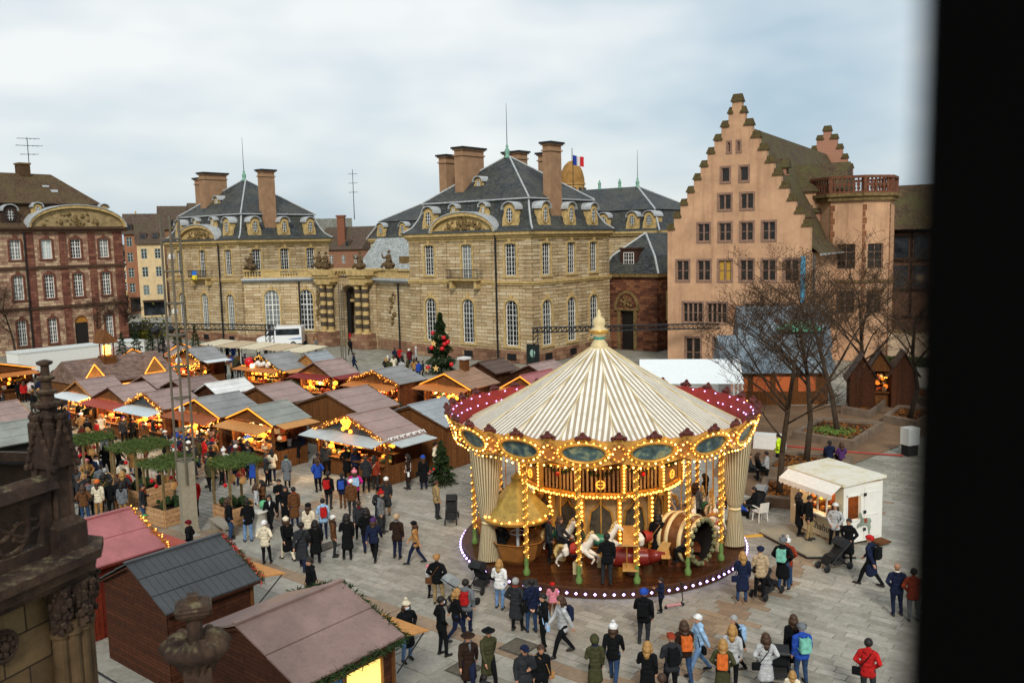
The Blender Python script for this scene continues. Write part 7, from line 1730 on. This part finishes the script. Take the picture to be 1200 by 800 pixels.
'-18.80 39.46 0.00 s j black black hb A',
'-18.37 39.31 0.00 s j black brown hbr A b:black',
'-18.93 41.21 0.00 s j red black hb A',
'-16.80 38.20 0.00 s j dgrey jeans hb R',
'-18.68 42.19 0.00 s j black black B:blue L',
'-17.81 42.56 0.00 t j black black hb R',
'-14.85 33.78 0.00 s j green dgrey B:green R',
'-12.75 32.90 0.00 s j black black B:maroon L',
'-20.41 40.23 0.00 s j dgrey black hbl T',
'-21.16 40.03 0.00 s j black black hb R',
'-19.88 41.28 0.00 s j dgrey black gr A',
'@by the far left stall',
'-41.29 73.06 0.00 s j black tan P:red R',
'-38.43 64.71 0.00 s c dgrey black hlk L',
'-40.69 75.08 0.00 s c navy tan B:black A',
'-39.32 65.80 0.00 w j black black P:red A',
'-42.44 77.09 0.00 s c maroon jeans hb A',
'-39.58 72.04 0.00 s j navy black K:dgrey T',
'-42.44 72.40 0.00 s j red black hlb A',
'-38.00 68.07 0.00 s j tan black hlk L',
'-44.16 74.26 0.00 s j maroon navy P:red L',
'-40.84 68.77 0.00 s j brown dgrey hbr T k',
'-43.79 74.63 0.00 s j black black hb A',
'-40.80 71.01 0.00 s j black black hb A',
'-40.34 70.96 0.00 s j red black hlb A',
'-40.43 72.14 0.00 s j white navy hb A',
'-36.41 65.13 0.00 s j black dgrey hb A',
'-37.09 67.25 0.00 s j olive black hbl R',
'-42.98 72.47 0.00 s j dgrey black hb A',
'-41.64 71.51 0.00 s j black black B:grey A',
'-41.57 75.20 0.00 s j cream black hlb A',
'-38.52 71.12 0.00 s j dgrey black hb R',
'-39.89 74.55 0.00 s j navy black hb A',
'-35.21 64.35 0.00 s j lgrey black hb R']
COLS=dict(black='131416',dgrey='2b2d30',grey='63676b',lgrey='a5a7a8',navy='1b2238',blue='27479a',lblue='8fb0cf',jeans='2c405e',ljeans='6583a8',brown='5b3c25',dbrown='2c2019',tan='9a7245',khaki='8d7a56',beige='a79274',olive='3d3d28',cream='cfc4ab',white='d4d4d2',red='a3201f',rust='7d3320',orange='c4622c',magenta='b01f78',pink='cf7f8c',purple='4a2f5c',teal='6fae9c',yellow='c9a227',green='3f8a52',maroon='5a161c',hivis='b9d62c')
NAMES=dict(dgrey='dark grey',lgrey='light grey',navy='navy',lblue='light blue',ljeans='light blue',dbrown='dark brown',hivis='yellow reflective')
def cloth(c): return plain('cloth_'+c,COLS[c],.9,.35,7,bump=.4,spec=.08)
SKIN=[plain('skin_a','b98a6e',.55,.08),plain('skin_b','a87a5e',.55,.08)]; SHOE=plain('shoe','1a1715',.5,.2); EYE=plain('eye','1a1412',.4)
def body(pose,coat):
    S=[]  # (kind,p0,p1,r0,r1,mat) capsules and (ellipsoid)
    def cap(p0,p1,r0,r1,m): S.append((Vector(p0),Vector(p1),r0,r1,m))
    sit=pose=='t'; hz=.5 if sit else .93
    legs={'s':[((.1,0,0),(.11,-.02,0)),((-.1,0,0),(-.12,.03,0))],'h':[((.1,0,0),(.11,0,0)),((-.1,0,0),(-.12,-.03,0))],'a':[((.1,0,0),(.15,-.06,0)),((-.1,0,0),(-.1,.04,0))],'k':[((.1,0,0),(.09,.04,0)),((-.1,0,0),(-.17,-.07,0))],'p':[((.1,0,0),(.11,-.18,0)),((-.1,0,0),(-.11,.16,.0))],'w':[((.1,0,0),(.1,-.32,0)),((-.1,0,0),(-.1,.34,.04))]}
    if sit:
        for s in (1,-1):
            hip=(s*.1,0,.5); kn=(s*.13,-.44,.5); an=(s*.13,-.4,.1); cap(hip,kn,.1,.075,1); cap(kn,an,.07,.05,1); cap((s*.13,-.36,.05),(s*.14,-.56,.045),.05,.042,3)
    else:
        for (h,a) in legs[pose]:
            hip=Vector((h[0],0,.9)); an=Vector((a[0],a[1],.1+a[2])); mid=(hip+an)/2; kn=Vector((mid.x,mid.y-.05-(0.06 if a[1]>.1 else 0),.5)); cap(hip,kn,.105,.072,1); cap(kn,an,.07,.05,1); cap(an+Vector((0,.03,-.05)),an+Vector((.01,-.17,-.055)),.05,.042,3)
    z0=hz-.93
    lean=.06 if pose in 'pw' else 0
    def Z(x,y,z): return Vector((x,y-lean*(z-.9),z+z0))
    # torso as stacked ellipsoid slices approximated by paired capsules
    for z,w,d in ((.95,.15,.125),(1.08,.145,.12),(1.2,.155,.125),(1.3,.165,.12)):
        cap(Z(-w+.1,0,z),Z(w-.1,0,z),.1+.03,.1+.03,0)
    hem=.5 if coat else .84
    if not sit:
        n=6
        for i in range(n+1):
            z=.95+(hem-.95)*i/n; w=.155+.02*i/n*(2 if coat else 1); cap(Z(-w+.1,0.0,z),Z(w-.1,0.0,z),.125+.012*i/n,.125+.012*i/n,0)
        for s in (1,-1): cap(Z(s*.06,0,.9),Z(s*.075,-.02,hem),.12,.125,0)
    cap(Z(0,0,1.455),Z(-.165,0,1.395),.07,.072,0); cap(Z(0,0,1.455),Z(.165,0,1.395),.07,.072,0); cap(Z(0,0,1.42),Z(0,-.005,1.5),.075,.07,0); cap(Z(-.07,.07,1.45),Z(.07,.07,1.45),.06,.06,0); cap(Z(0,.1,1.4),Z(0,.1,1.36),.05,.04,0); cap(Z(0,0,1.48),Z(0,-.02,1.56),.05,.05,2)
    # head
    H=Z(0,-.025,1.63); cap(H+Vector((0,.01,.03)),H+Vector((0,-.015,-.05)),.098,.07,2); cap(H+Vector((0,-.085,.0)),H+Vector((0,-.098,-.025)),.012,.018,2)
    for s in (1,-1): cap(H+Vector((s*.093,.01,.01)),H+Vector((s*.095,.01,-.02)),.015,.012,2)
    arms={'a':((.23,.03,1.15),(.23,-.05,.91)),'k':((.3,.06,1.17),(.17,-.1,.98)),'s':((.22,.03,1.15),(.235,-.04,.9)),'h':((.24,.02,1.15),(.07,-.26,1.16)),'p':((.24,-.12,1.16),(.2,-.42,1.08)),'t':((.23,-.08,1.16),(.14,-.34,1.02)),'w':((.23,0,1.15),(.23,0,.92))}
    for s in (1,-1):
        e,w=[Vector(x) for x in arms[pose]]; 
        if pose=='w': e.y+=.1*s; w.y+=.24*s-.06
        if pose=='a' and s==1: e=Vector((.25,-.02,1.15)); w=Vector((.06,-.27,1.24))
        e=Z(s*e.x,e.y,e.z); w=Z(s*w.x,w.y,w.z); sh=Z(s*.19,0,1.375); cap(sh,e,.078,.066,0); cap(e,w,.064,.05,0)
        d=(w-e).normalized(); side=Vector((-s,0,0)) if abs(d.z)>.7 else Vector((-s,0,.2)); side=(side-d*side.dot(d)).normalized(); nrm=d.cross(side).normalized()
        pl=w+d*.07; cap(w+d*.03,pl+d*.02,.034,.036,2)
        for k,L in zip((-1.5,-.5,.5,1.5),(.062,.075,.078,.066)):
            b=pl+d*.035+nrm*k*.021; mdl=b+d*L*.55; cap(b,mdl,.0125,.012,2); cap(mdl,mdl+(d*.75+side*.45).normalized()*L*.5,.012,.011,2)
        b=w+d*.04+nrm*-.03; cap(b,b+(d*.6-nrm*.7+side*.35).normalized()*.06,.0145,.012,2)
    mb=MB()
    for p0,p1,r0,r1,m in S:
        if (p1-p0).length>1e-4: mb.cyl(p0,p1,r0,r1,12)
        mb.ball(p0,r0,12); mb.ball(p1,r1,12)
    me=remesh(mb,'person',.0125,9)
    n=len(me.polygons); c=np.empty(n*3); me.polygons.foreach_get('center',c); c=c.reshape(-1,3); best=np.full(n,9.); mi=np.zeros(n,int)
    for p0,p1,r0,r1,m in S:
        a=np.array(p0); b=np.array(p1); ab=b-a; L=max(ab@ab,1e-9); t=np.clip(((c-a)@ab)/L,0,1); d=np.linalg.norm(c-a-t[:,None]*ab,axis=1)-(r0+(r1-r0)*t); k=d<best; best[k]=d[k]; mi[k]=m
    for s in (1,-1):
        e=np.array(H+Vector((s*.036,-.088,.022))); mi[np.linalg.norm(c-e,axis=1)<.019]=4
    me.materials.clear()
    for x in (cloth('black'),cloth('black'),SKIN[0],SHOE,EYE): me.materials.append(x)
    me.polygons.foreach_set('material_index',mi); return me,H
def headgear(kind):
    mb=MB(); n=''
    cap=lambda rz=1.0,up=0,fr=.1:None
    def skull(r=.112,zmin=-.02,front=.0,back=-.09):
        # partial shell over crown and back of the head
        K=14; J=9; V=[]
        for j in range(J+1):
            row=[]
            for i in range(K):
                a=2*math.pi*i/K; f=(1-math.sin(a))/2 if False else (1+math.sin(a))/2  # a=90deg is +y, the back
                low=zmin+(back-zmin)*f if True else zmin
                tmax=math.acos(max(-1,min(1,low/(r*1.12)))); t=tmax*j/J
                row.append(mb.P((r*math.sin(t)*math.cos(a),.012+r*1.08*math.sin(t)*math.sin(a),.03+r*1.12*math.cos(t))))
            V.append(row)
        for A,B in zip(V,V[1:]):
            for i in range(K): mb.idx((A[i],A[(i+1)%K],B[(i+1)%K],B[i]))
    if kind=='short': skull(.112,.035,0,-.08)
    if kind=='long':
        skull(.116,.03,0,-.1); mb.tube([(0,.07,.02),(0,.1,-.12),(0,.11,-.3)],[.1,.115,.06],10)
        for s in (1,-1): mb.tube([(s*.09,.0,.03),(s*.105,.02,-.1),(s*.09,.04,-.26)],[.04,.05,.03],7)
    if kind in ('beanie','pom'):
        skull(.121,.03,0,-.03); mb.lathe([(.118,.03),(.132,.04),(.132,.085),(.12,.095)],14,(0,.01,.015))
        if kind=='pom': mb.ball((0,.02,.2),.055,8)
    if kind=='cap': skull(.119,.045,0,.0); mb.prism([(-.08,-.1,.07),(.08,-.1,.07),(.06,-.2,.055),(-.06,-.2,.055)],(0,0,.012))
    if kind=='hood': skull(.135,-.1,0,-.16); mb.tube([(.1*math.sin(t),-.07+.02*math.cos(t),.02+.13*math.cos(t)) for t in np.linspace(-2.4,2.4,12)],.032,6)
    if kind=='brim': skull(.119,.04,0,.03); mb.lathe([(.11,.065),(.2,.05),(.2,.062),(.11,.08)],16,(0,.01,.0))
    return mb.mesh(kind,cloth('black'),True)
def rbox(name,w,d,h,bv,mat):
    bm=bmesh.new(); bmesh.ops.create_cube(bm,size=1,matrix=Matrix.Diagonal((w,d,h,1))); bmesh.ops.bevel(bm,geom=bm.edges[:],offset=bv,segments=2,affect='EDGES',profile=.6); me=D.meshes.new(name); bm.to_mesh(me); bm.free(); me.materials.append(mat); return me
def setmat(o,i,m): o.material_slots[i].link='OBJECT'; o.material_slots[i].material=m
BP=rbox('backpack',.3,.17,.42,.06,cloth('black')); BAG=rbox('handbag',.28,.11,.22,.04,cloth('black'))
_s=MB(); _s.lathe([(.075,-.03),(.1,.0),(.105,.04),(.085,.075),(.07,.05)],12); _s.tube([(.04,-.1,.0),(.05,-.13,-.2)],[.04,.03],6); SCARF=_s.mesh('scarf',cloth('black'),True)
_s=MB(); _s.tube([(.12*math.sin(t),.02+.11*math.cos(t),.012*math.sin(5*t)) for t in np.linspace(-2.4,2.4,14)],.042,7); FUR=_s.mesh('fur_collar',cloth('tan'),True)
_s=MB(); _s.prism([(-.055,-.1,-.015),(.055,-.1,-.015),(.045,-.095,-.085),(-.045,-.095,-.085)],(0,.03,0)); MASK=_s.mesh('face_mask',plain('mask','b9cbd6',.8,.05),True)
_s=MB(); _s.tube([(.2,-.1,.0),(.1,-.13,.3),(-.1,-.1,.52),(-.16,.0,.56),(-.06,.12,.4),(.17,.1,.05)],.014,5); STRAP=_s.mesh('strap',cloth('black'))
_s=MB(); [_s.tube([(s*.1,-.0,.14),(s*.11,-.09,.2),(s*.115,-.24,.14),(s*.12,-.25,-.06),(s*.13,-.05,-.16)],.022,5) for s in (-1,1)]; BSTRAP=_s.mesh('strap',cloth('black'))
HAIR=dict(hb=('short','16110e'),hbr=('short','3a2618'),gr=('short','8d8d8b'),hlk=('long','15100e'),hlb=('long','3d2817'),hbl=('long','9a7440'))
HTXT=dict(hb='dark hair',hbr='brown hair',gr='grey hair',hlk='long dark hair',hlb='long brown hair',hbl='long blond hair',bald='bald head')
BOD={}
def nm(c): return NAMES.get(c,c)
def people():
    lab=[]; place_=''; q=random.Random(11)
    for idx,l in enumerate(PEOPLE):
        if l[0]=='@': place_=l[1:]; continue
        t=l.split(); x,y,z=map(float,t[:3]); pose,fit,tc,bc,hd,fc=t[3:9]; ex=t[9:]
        kid='k' in ex; ride=[e for e in ex if e.startswith('ride')]
        pose=q.choice('saksak') if pose=='s' else pose
        key=(pose,fit=='c' and pose!='t')
        if key not in BOD: BOD[key]=body(*key)
        me,H=BOD[key]; sc=(.66 if kid else q.uniform(.95,1.05)); far=y>60
        o=D.objects.new('person',me); COL.objects.link(o)
        if ride: z={'ride':1.05,'ride2':.75,'ride3':.65}[ride[0]]-.05
        elif pose=='t': z=z+(.0)
        o.location=(x,y,z-(.012 if z<.2 else 0)); wd=q.uniform(.94,1.1); o.scale=(sc*(wd if not kid else 1.1),sc*(wd if not kid else 1.1),sc); bear=math.atan2(x,y)
        o.rotation_euler=(0,0,{'T':0,'A':math.pi,'R':math.pi/2,'L':-math.pi/2}[fc]+q.uniform(-.45,.45)-bear)
        sk=q.choice(SKIN)
        for i,m in enumerate((cloth(tc),cloth(bc),sk,SHOE,EYE)): setmat(o,i,m)
        ht=''
        if hd in HAIR: k,c=HAIR[hd]; hm=cached(('hair',k),lambda:headgear(k)); h=place('hair',hm,o,loc=H); setmat(h,0,plain('hair_'+c,c,.6,.3,20)); ht=HTXT[hd]
        elif hd=='bald': ht='bald head'
        else:
            a,c=hd.split(':'); k={'B':'beanie','P':'pom','K':'cap','H':'hood','F':'brim'}[a]; h=place('hat',cached(('hair',k),lambda:headgear(k)),o,loc=H); setmat(h,0,cloth(c)); ht=nm(c)+' '+{'beanie':'beanie','pom':'pompom hat','cap':'cap','hood':'hood','brim':'brimmed hat'}[k]
            if k in('beanie','pom') and q.random()<.5 and not far: h2=place('hair',cached(('hair','long'),lambda:headgear('long')),o,loc=H+Vector((0,0,-.015))); h2.scale=(.96,.96,.97); setmat(h2,0,plain('hair_3d2817','3d2817',.6,.3,20))
        et=''
        up=0 if pose!='t' else -.43
        for e in ex:
            if e.startswith('b:'): c=e[2:]; b=place('backpack',BP,o,loc=(0,.215,1.22+up)); setmat(b,0,cloth(c)); s=place('strap',BSTRAP,b); setmat(s,0,cloth(c)); et=nm(c)+' backpack'
            elif e.startswith('g:'): c=e[2:]; b=place('handbag',BAG,o,loc=(.24,.02,.82)); setmat(b,0,cloth(c)); s=place('strap',STRAP,b,loc=(-.22,0,.08)); setmat(s,0,cloth(c)); et=nm(c)+' bag'
            elif e.startswith('sc:'): c=e[3:]; b=place('scarf',SCARF,o,loc=(0,-.0,1.47+up)); setmat(b,0,cloth(c)); et=nm(c)+' scarf'
            elif e=='fur': place('fur_collar',FUR,o,loc=(0,.02,1.5)); et='fur collar'
            elif e=='mask': place('face_mask',MASK,o,loc=H); et='face mask'
        if not ex and y<60 and pose!='t':
            if q.random()<.4: b=place('scarf',SCARF,o,loc=(0,0,1.47)); setmat(b,0,cloth(q.choice(['grey','black','navy','maroon','cream','rust','teal','dgrey'])))
            elif q.random()<.3: b=place('handbag',BAG,o,loc=(.25,.03,.84)); cc=q.choice(['black','brown','dgrey','tan']); setmat(b,0,cloth(cc)); s=place('strap',STRAP,b,loc=(-.22,0,.08)); setmat(s,0,cloth(cc))
        bt={'jeans':'blue jeans','ljeans':'pale jeans'}.get(bc,nm(bc)+' trousers')
        base='%s in %s %s'%('child' if kid else 'person',nm(tc),'coat' if key[1] else 'jacket')
        bt2='' if bc==tc else ' and '+bt; opts=[]
        for A,B,C in ((bt2,', '+ht,', '+et if et else ''),('',', '+ht,', '+et if et else ''),(bt2,', '+ht,''),('',', '+ht,''),('','','')):
            opts.append(base+A+B+C+', '+place_)
        lab.append([opts,x/y,o]); tag(o,None,'person','people '+place_)
    from collections import defaultdict
    fit=lambda o,n:next((k for k in o if len(k.split())<=n),o[-1])
    g=defaultdict(list)
    for r in lab: g[fit(r[0],16)].append(r)
    W_=['first','second','third','fourth','fifth','sixth','seventh','eighth','ninth','tenth']
    g2=defaultdict(list)
    for k,rs in g.items():
        if len(rs)==1: rs[0][2]['label']=k
        else:
            for r in rs: g2[fit(r[0],12)].append(r)
    for k,rs in g2.items():
        rs.sort(key=lambda r:r[1])
        for i,r in enumerate(rs): r[2]['label']=k+', %s such from left'%W_[min(i,9)]
people()
# ============================================================= cathedral stonework in the foreground and the window jamb
STN=NM('gothic_stone'); _p=STN.pos(); _n=STN.noise(_p,2.2,7,.68); _n2=STN.noise(_p,34,4); _g=STN.n('ShaderNodeNewGeometry'); _sx=STN.n('ShaderNodeSeparateXYZ'); STN.l(_g.outputs['Normal'],_sx.inputs[0])
_c=STN.ramp(_n,[(.3,'1c1411'),(.5,'35271f'),(.7,'4f3d2e')]); _c=STN.mix(.4,_c,STN.ramp(_n2,[(.3,(.25,.25,.25)),(.7,(.75,.75,.75))]),'OVERLAY')
_l=STN.noise(_p,7,6,.75); _lm=STN.ramp(_l,[(.5,(0,0,0)),(.66,(.5,.5,.5))]); _up=STN.ramp(_sx.outputs[2],[(.55,(0,0,0)),(.85,(1,1,1))]); _mm=STN.n('ShaderNodeMath',operation='MULTIPLY'); STN.l(_lm,_mm.inputs[0]); STN.l(_up,_mm.inputs[1])
STN.col(STN.mix(_mm.outputs[0],_c,'8c8462')); STN.bump(_n2,.35,.01); STN=STN.set(.9,spec=.25)
ASH=blocks('gothic_ashlar','4a3a29','5e4b33','6e5b3f','30251b',.62,.42,.012,dirt=('2a211a',.8),dscale=.9)
def pinnacle():
    rz=R(70); E=thing('cathedral_pinnacle','brown gothic pinnacle with pierced parapet and clustered pier in the left foreground','pinnacle',(-5.42,10.0,0),rz)
    mb=MB()
    # pedestal and shaft
    mb.prism([(-.2,-.24,8.72),(.2,-.24,8.72),(.2,.24,8.72),(-.2,.24,8.72)],(0,0,.3)); 
    a=[(-.2,-.24,9.02),(.2,-.24,9.02),(.2,.24,9.02),(-.2,.24,9.02)]; b=[(-.12,-.14,9.12),(.12,-.14,9.12),(.12,.14,9.12),(-.12,.14,9.12)]
    for i in range(4): mb.face([a[i],a[(i+1)%4],b[(i+1)%4],b[i]])
    mb.build('pedestal',STN,E)
    mb=MB(); mb.box(-.12,-.13,9.1,.12,.13,10.1); [mb.cyl((sx*.11,sy*.12,9.1),(sx*.11,sy*.12,10.0),.03,.03,6) for sx in (-1,1) for sy in (-1,1)]; mb.build('shaft',STN,E)
    for k in range(4):
        m=MB(); m.M=Matrix.Rotation(k*math.pi/2,4,'Z'); m.prism([(-.2,-.17,9.72),(.2,-.17,9.72),(0,-.17,10.25)],(0,.06,0)); g=m.build('gablet',STN,E); c=MB(); c.M=Matrix.Rotation(k*math.pi/2,4,'Z')
        for s in (-1,1):
            for t in np.linspace(.02,.95,6): c.ball((s*.2*(1-t),-.18,9.72+.55*t),.036,6,sz=(1.1,1,1.2))
            c.tube([(s*.21,-.18,9.7),(0,-.18,10.28)],.022,5)
        c.ball((0,-.18,10.32),.045,6); c.build('crocket',STN,g)
        m=MB(); q=k*math.pi/2+math.pi/4; x,y=.17*math.cos(q),.17*math.sin(q); m.box(x-.04,y-.04,9.6,x+.04,y+.04,10.2); m.lathe([(.055,10.2),(.06,10.24),(.03,10.27),(.05,10.32),(.0,10.4)],8,(x,y,0)); m.build('corner_pinnacle',STN,E)
    m=MB(); m.lathe([(.13,10.1),(.11,10.3),(.09,10.4),(.15,10.43),(.16,10.46),(.08,10.49),(.075,10.56),(.11,10.58),(.115,10.61),(.06,10.63),(.055,10.72),(.095,10.74),(.1,10.77),(.05,10.79),(.045,10.9),(.085,10.92),(.09,10.95),(.03,10.97)],10)
    for z,r in ((10.45,.14),(10.3,.13)): [m.ball((r*math.cos(t),r*math.sin(t),z),.042,6) for t in np.linspace(0,5.5,8)]
    m.build('spirelet',STN,E)
    # parapet with tracery
    m=MB(); m.box(-3.6,-.09,8.72,-.14,.09,8.86); m.build('parapet_base',STN,E)
    m=MB(); m.prism([(-3.6,-.2,9.5),(-3.6,.2,9.5),(-3.6,.14,9.62),(-3.6,-.02,9.66),(-3.6,-.14,9.62)],(3.5,0,0)); m.build('coping',STN,E); m=MB(); m.box(-3.6,-.1,9.38,-.14,.1,9.5); m.build('top_rail',STN,E)
    for x0 in (-.14,-1.02,-1.9,-2.78):
        m=MB(); m.box(x0-.14,-.09,8.86,x0,.09,9.38); m.build('mullion',STN,E)
        cx,cz=x0-.51,9.12; t=MB(); A=lambda x,z,r,a0,a1,n=10:[(x+r*math.cos(R(a0+(a1-a0)*i/n)),-.02,z+r*math.sin(R(a0+(a1-a0)*i/n))) for i in range(n+1)]
        for P in (A(cx-.02,cz,.25,0,360,20),A(cx-.12,cz+.05,.12,20,340,14),A(cx+.13,cz-.04,.11,-160,160,14),A(cx+.35,cz+.3,.25,180,270),A(cx-.36,cz+.3,.25,270,360),A(cx+.35,cz-.3,.25,90,180),A(cx-.36,cz-.3,.25,0,90),[(cx-.2,-.02,cz+.12),(cx,-.02,cz-.02),(cx+.2,-.02,cz-.14)]): t.tube(P,.028,6)
        t.build('tracery',STN,E)
    # ledge, capital, pier, wall
    m=MB(); m.prism([(-3.6,-.5,8.62),(.12,-.5,8.62),(.48,-.18,8.62),(.48,.3,8.62),(-3.6,.3,8.62)],(0,0,.1)); m.prism([(-3.6,-.42,8.48),(.1,-.42,8.48),(.4,-.14,8.48),(.4,.3,8.48),(-3.6,.3,8.48)],(0,0,.14)); m.prism([(-3.6,-.32,8.38),(.06,-.32,8.38),(.3,-.1,8.38),(.3,.3,8.38),(-3.6,.3,8.38)],(0,0,.1)); m.build('ledge',STN,E)
    m=MB(); q=random.Random(8)
    for c in ((-.28,-.22),(-.02,-.26),(.2,-.12),(.26,.1)):
        m.cyl((c[0],c[1],7.9),(c[0],c[1],8.38),.1,.15,10)
        for i in range(46): t=q.uniform(3.0,6.6); z=q.uniform(7.85,8.36); r=.1+.07*(z-7.85)/.5; m.ball((c[0]+r*math.cos(t),c[1]+r*math.sin(t),z),q.uniform(.02,.042),5,sz=(1,1,1.4))
    m.build('leaf_capital',STN,E)
    for c in ((-.28,-.2),(-.15,-.25),(-.02,-.25),(.1,-.19),(.2,-.1),(.25,.08)):
        m=MB(); m.cyl((c[0],c[1],2.0),(c[0],c[1],7.95),.085,.085,12); m.cyl((c[0],c[1],7.78),(c[0],c[1],7.84),.11,.11,12); m.build('colonnette',plain('pier_stone','54432f',.9,.4,3,bump=.2),E)
    m=MB(); m.box(-3.6,-.1,0,-.25,.5,8.38); m.box(-.3,-.1,0,.2,.4,7.9); m.build('wall',ASH,E)
    m=MB(); c=(-.95,-.12,7.95); [m.ball((c[0]+.1*math.cos(t),c[1]-.02,c[2]+.1*math.sin(t)),.045,6) for t in np.linspace(0,5.6,8)]; m.ball((c[0],c[1]-.03,c[2]),.06,8); m.tube([(c[0]+.16*math.cos(t),c[1]-.02,c[2]+.16*math.sin(t)) for t in np.linspace(0,6.2832,16)],.03,6); m.build('rosette',STN,E)
    for r,y in ((.95,-.16),(.82,-.22),(.7,-.14)):
        m=MB(); m.tube([(-1.75+r*math.cos(t),y,6.85+r*math.sin(t)) for t in np.linspace(-.3,2.6,16)],.06,7); m.build('arch_moulding',plain('dark_moulding','2a2019',.9,.3,4),E)
    m=MB(); m.prism([(-1.75+.66*math.cos(t),-.115,6.85+.66*math.sin(t)) for t in np.linspace(0,6.2832,20)[:-1]],(0,.004,0)); m.build('arch_shadow',plain('arch_shade_dark','14100c',.95,.2),E)  # thin flat disc on the wall, coloured near-black as the shade within the arch
pinnacle()
def flying():
    E=thing('stone_buttress_coping','sloping stone buttress coping with lichen behind the pinnacle at left','buttress',(-6.95,12.0,-.22),R(70)); m=MB(); m.prism([(-1.6,-.25,9.95),(.75,-.25,9.33),(.75,.25,9.33),(-1.6,.25,9.95)],(0,0,.12)); m.build('coping',STN,E); m=MB(); m.prism([(-1.6,-.15,6),(.6,-.15,6),(.6,-.15,9.3),(-1.6,-.15,9.9)],(0,.3,0)); m.build('wall',plain('dark_moulding','2a2019',.9,.3,4),E)
flying()
def leaf_finial():
    E=thing('stone_finial','brown stone finial with square knob and ruffled leaf crown at the bottom left','finial',(-2.70,6.95,0),R(20)); m=MB()
    m.lathe([(.0,9.18),(.14,9.18),(.19,9.2),(.21,9.24),(.2,9.28),(.09,9.31),(.0,9.31)],4,a0=math.pi/4,a1=math.pi/4+2*math.pi); k=m.mesh('knob',STN)
    bm=bmesh.new(); bm.from_mesh(k); bmesh.ops.bevel(bm,geom=bm.edges[:],offset=.018,segments=2,affect='EDGES'); bm.to_mesh(k); bm.free(); o=place('knob',k,E); m=MB(); m.box(-.045,-.045,9.3,.045,.045,9.36); m.build('knob_cap',STN,o)
    m=MB(); m.cyl((0,0,8.9),(0,0,9.2),.062,.07,10); m.build('stem',STN,E)
    def crown(): 
        m=MB(); N=48; rows=[]
        for j,(r,z) in enumerate(((.07,8.98),(.14,9.0),(.2,8.985),(.25,8.95),(.27,8.9),(.24,8.86),(.16,8.8),(.11,8.7))):
            rows.append([m.P(((r+.022*math.cos(i*math.pi/2)*(j>0)+.02*math.sin(i*.9))*math.cos(2*math.pi*i/N),(r+.022*math.cos(i*math.pi/2)*(j>0))*math.sin(2*math.pi*i/N),z+.02*math.cos(i*math.pi/2)*(0<j<6))) for i in range(N)])
        for A,B in zip(rows,rows[1:]):
            for i in range(N): m.idx((A[i],A[(i+1)%N],B[(i+1)%N],B[i]))
        return m
    crown().build('leaf_crown',STN,E,smooth=True); m=MB(); m.box(-.11,-.11,5,.11,.11,8.75); m.build('shaft',STN,E)
leaf_finial()
E=thing('window_jamb','black out of focus window jamb along the right edge','window jamb'); m=MB(); m.prism([(.1825,.395,9.5),(.177,.38,9.5),(.8,.38,9.5),(1.0,.9,9.5),(.428,.9,9.5)],(0,0,5.5)); m.build('stone',plain('jamb_shade_black','040404',.95,.2,2,spec=.03),E)  # dark stone in shadow: its shade is put into the near-black base colour
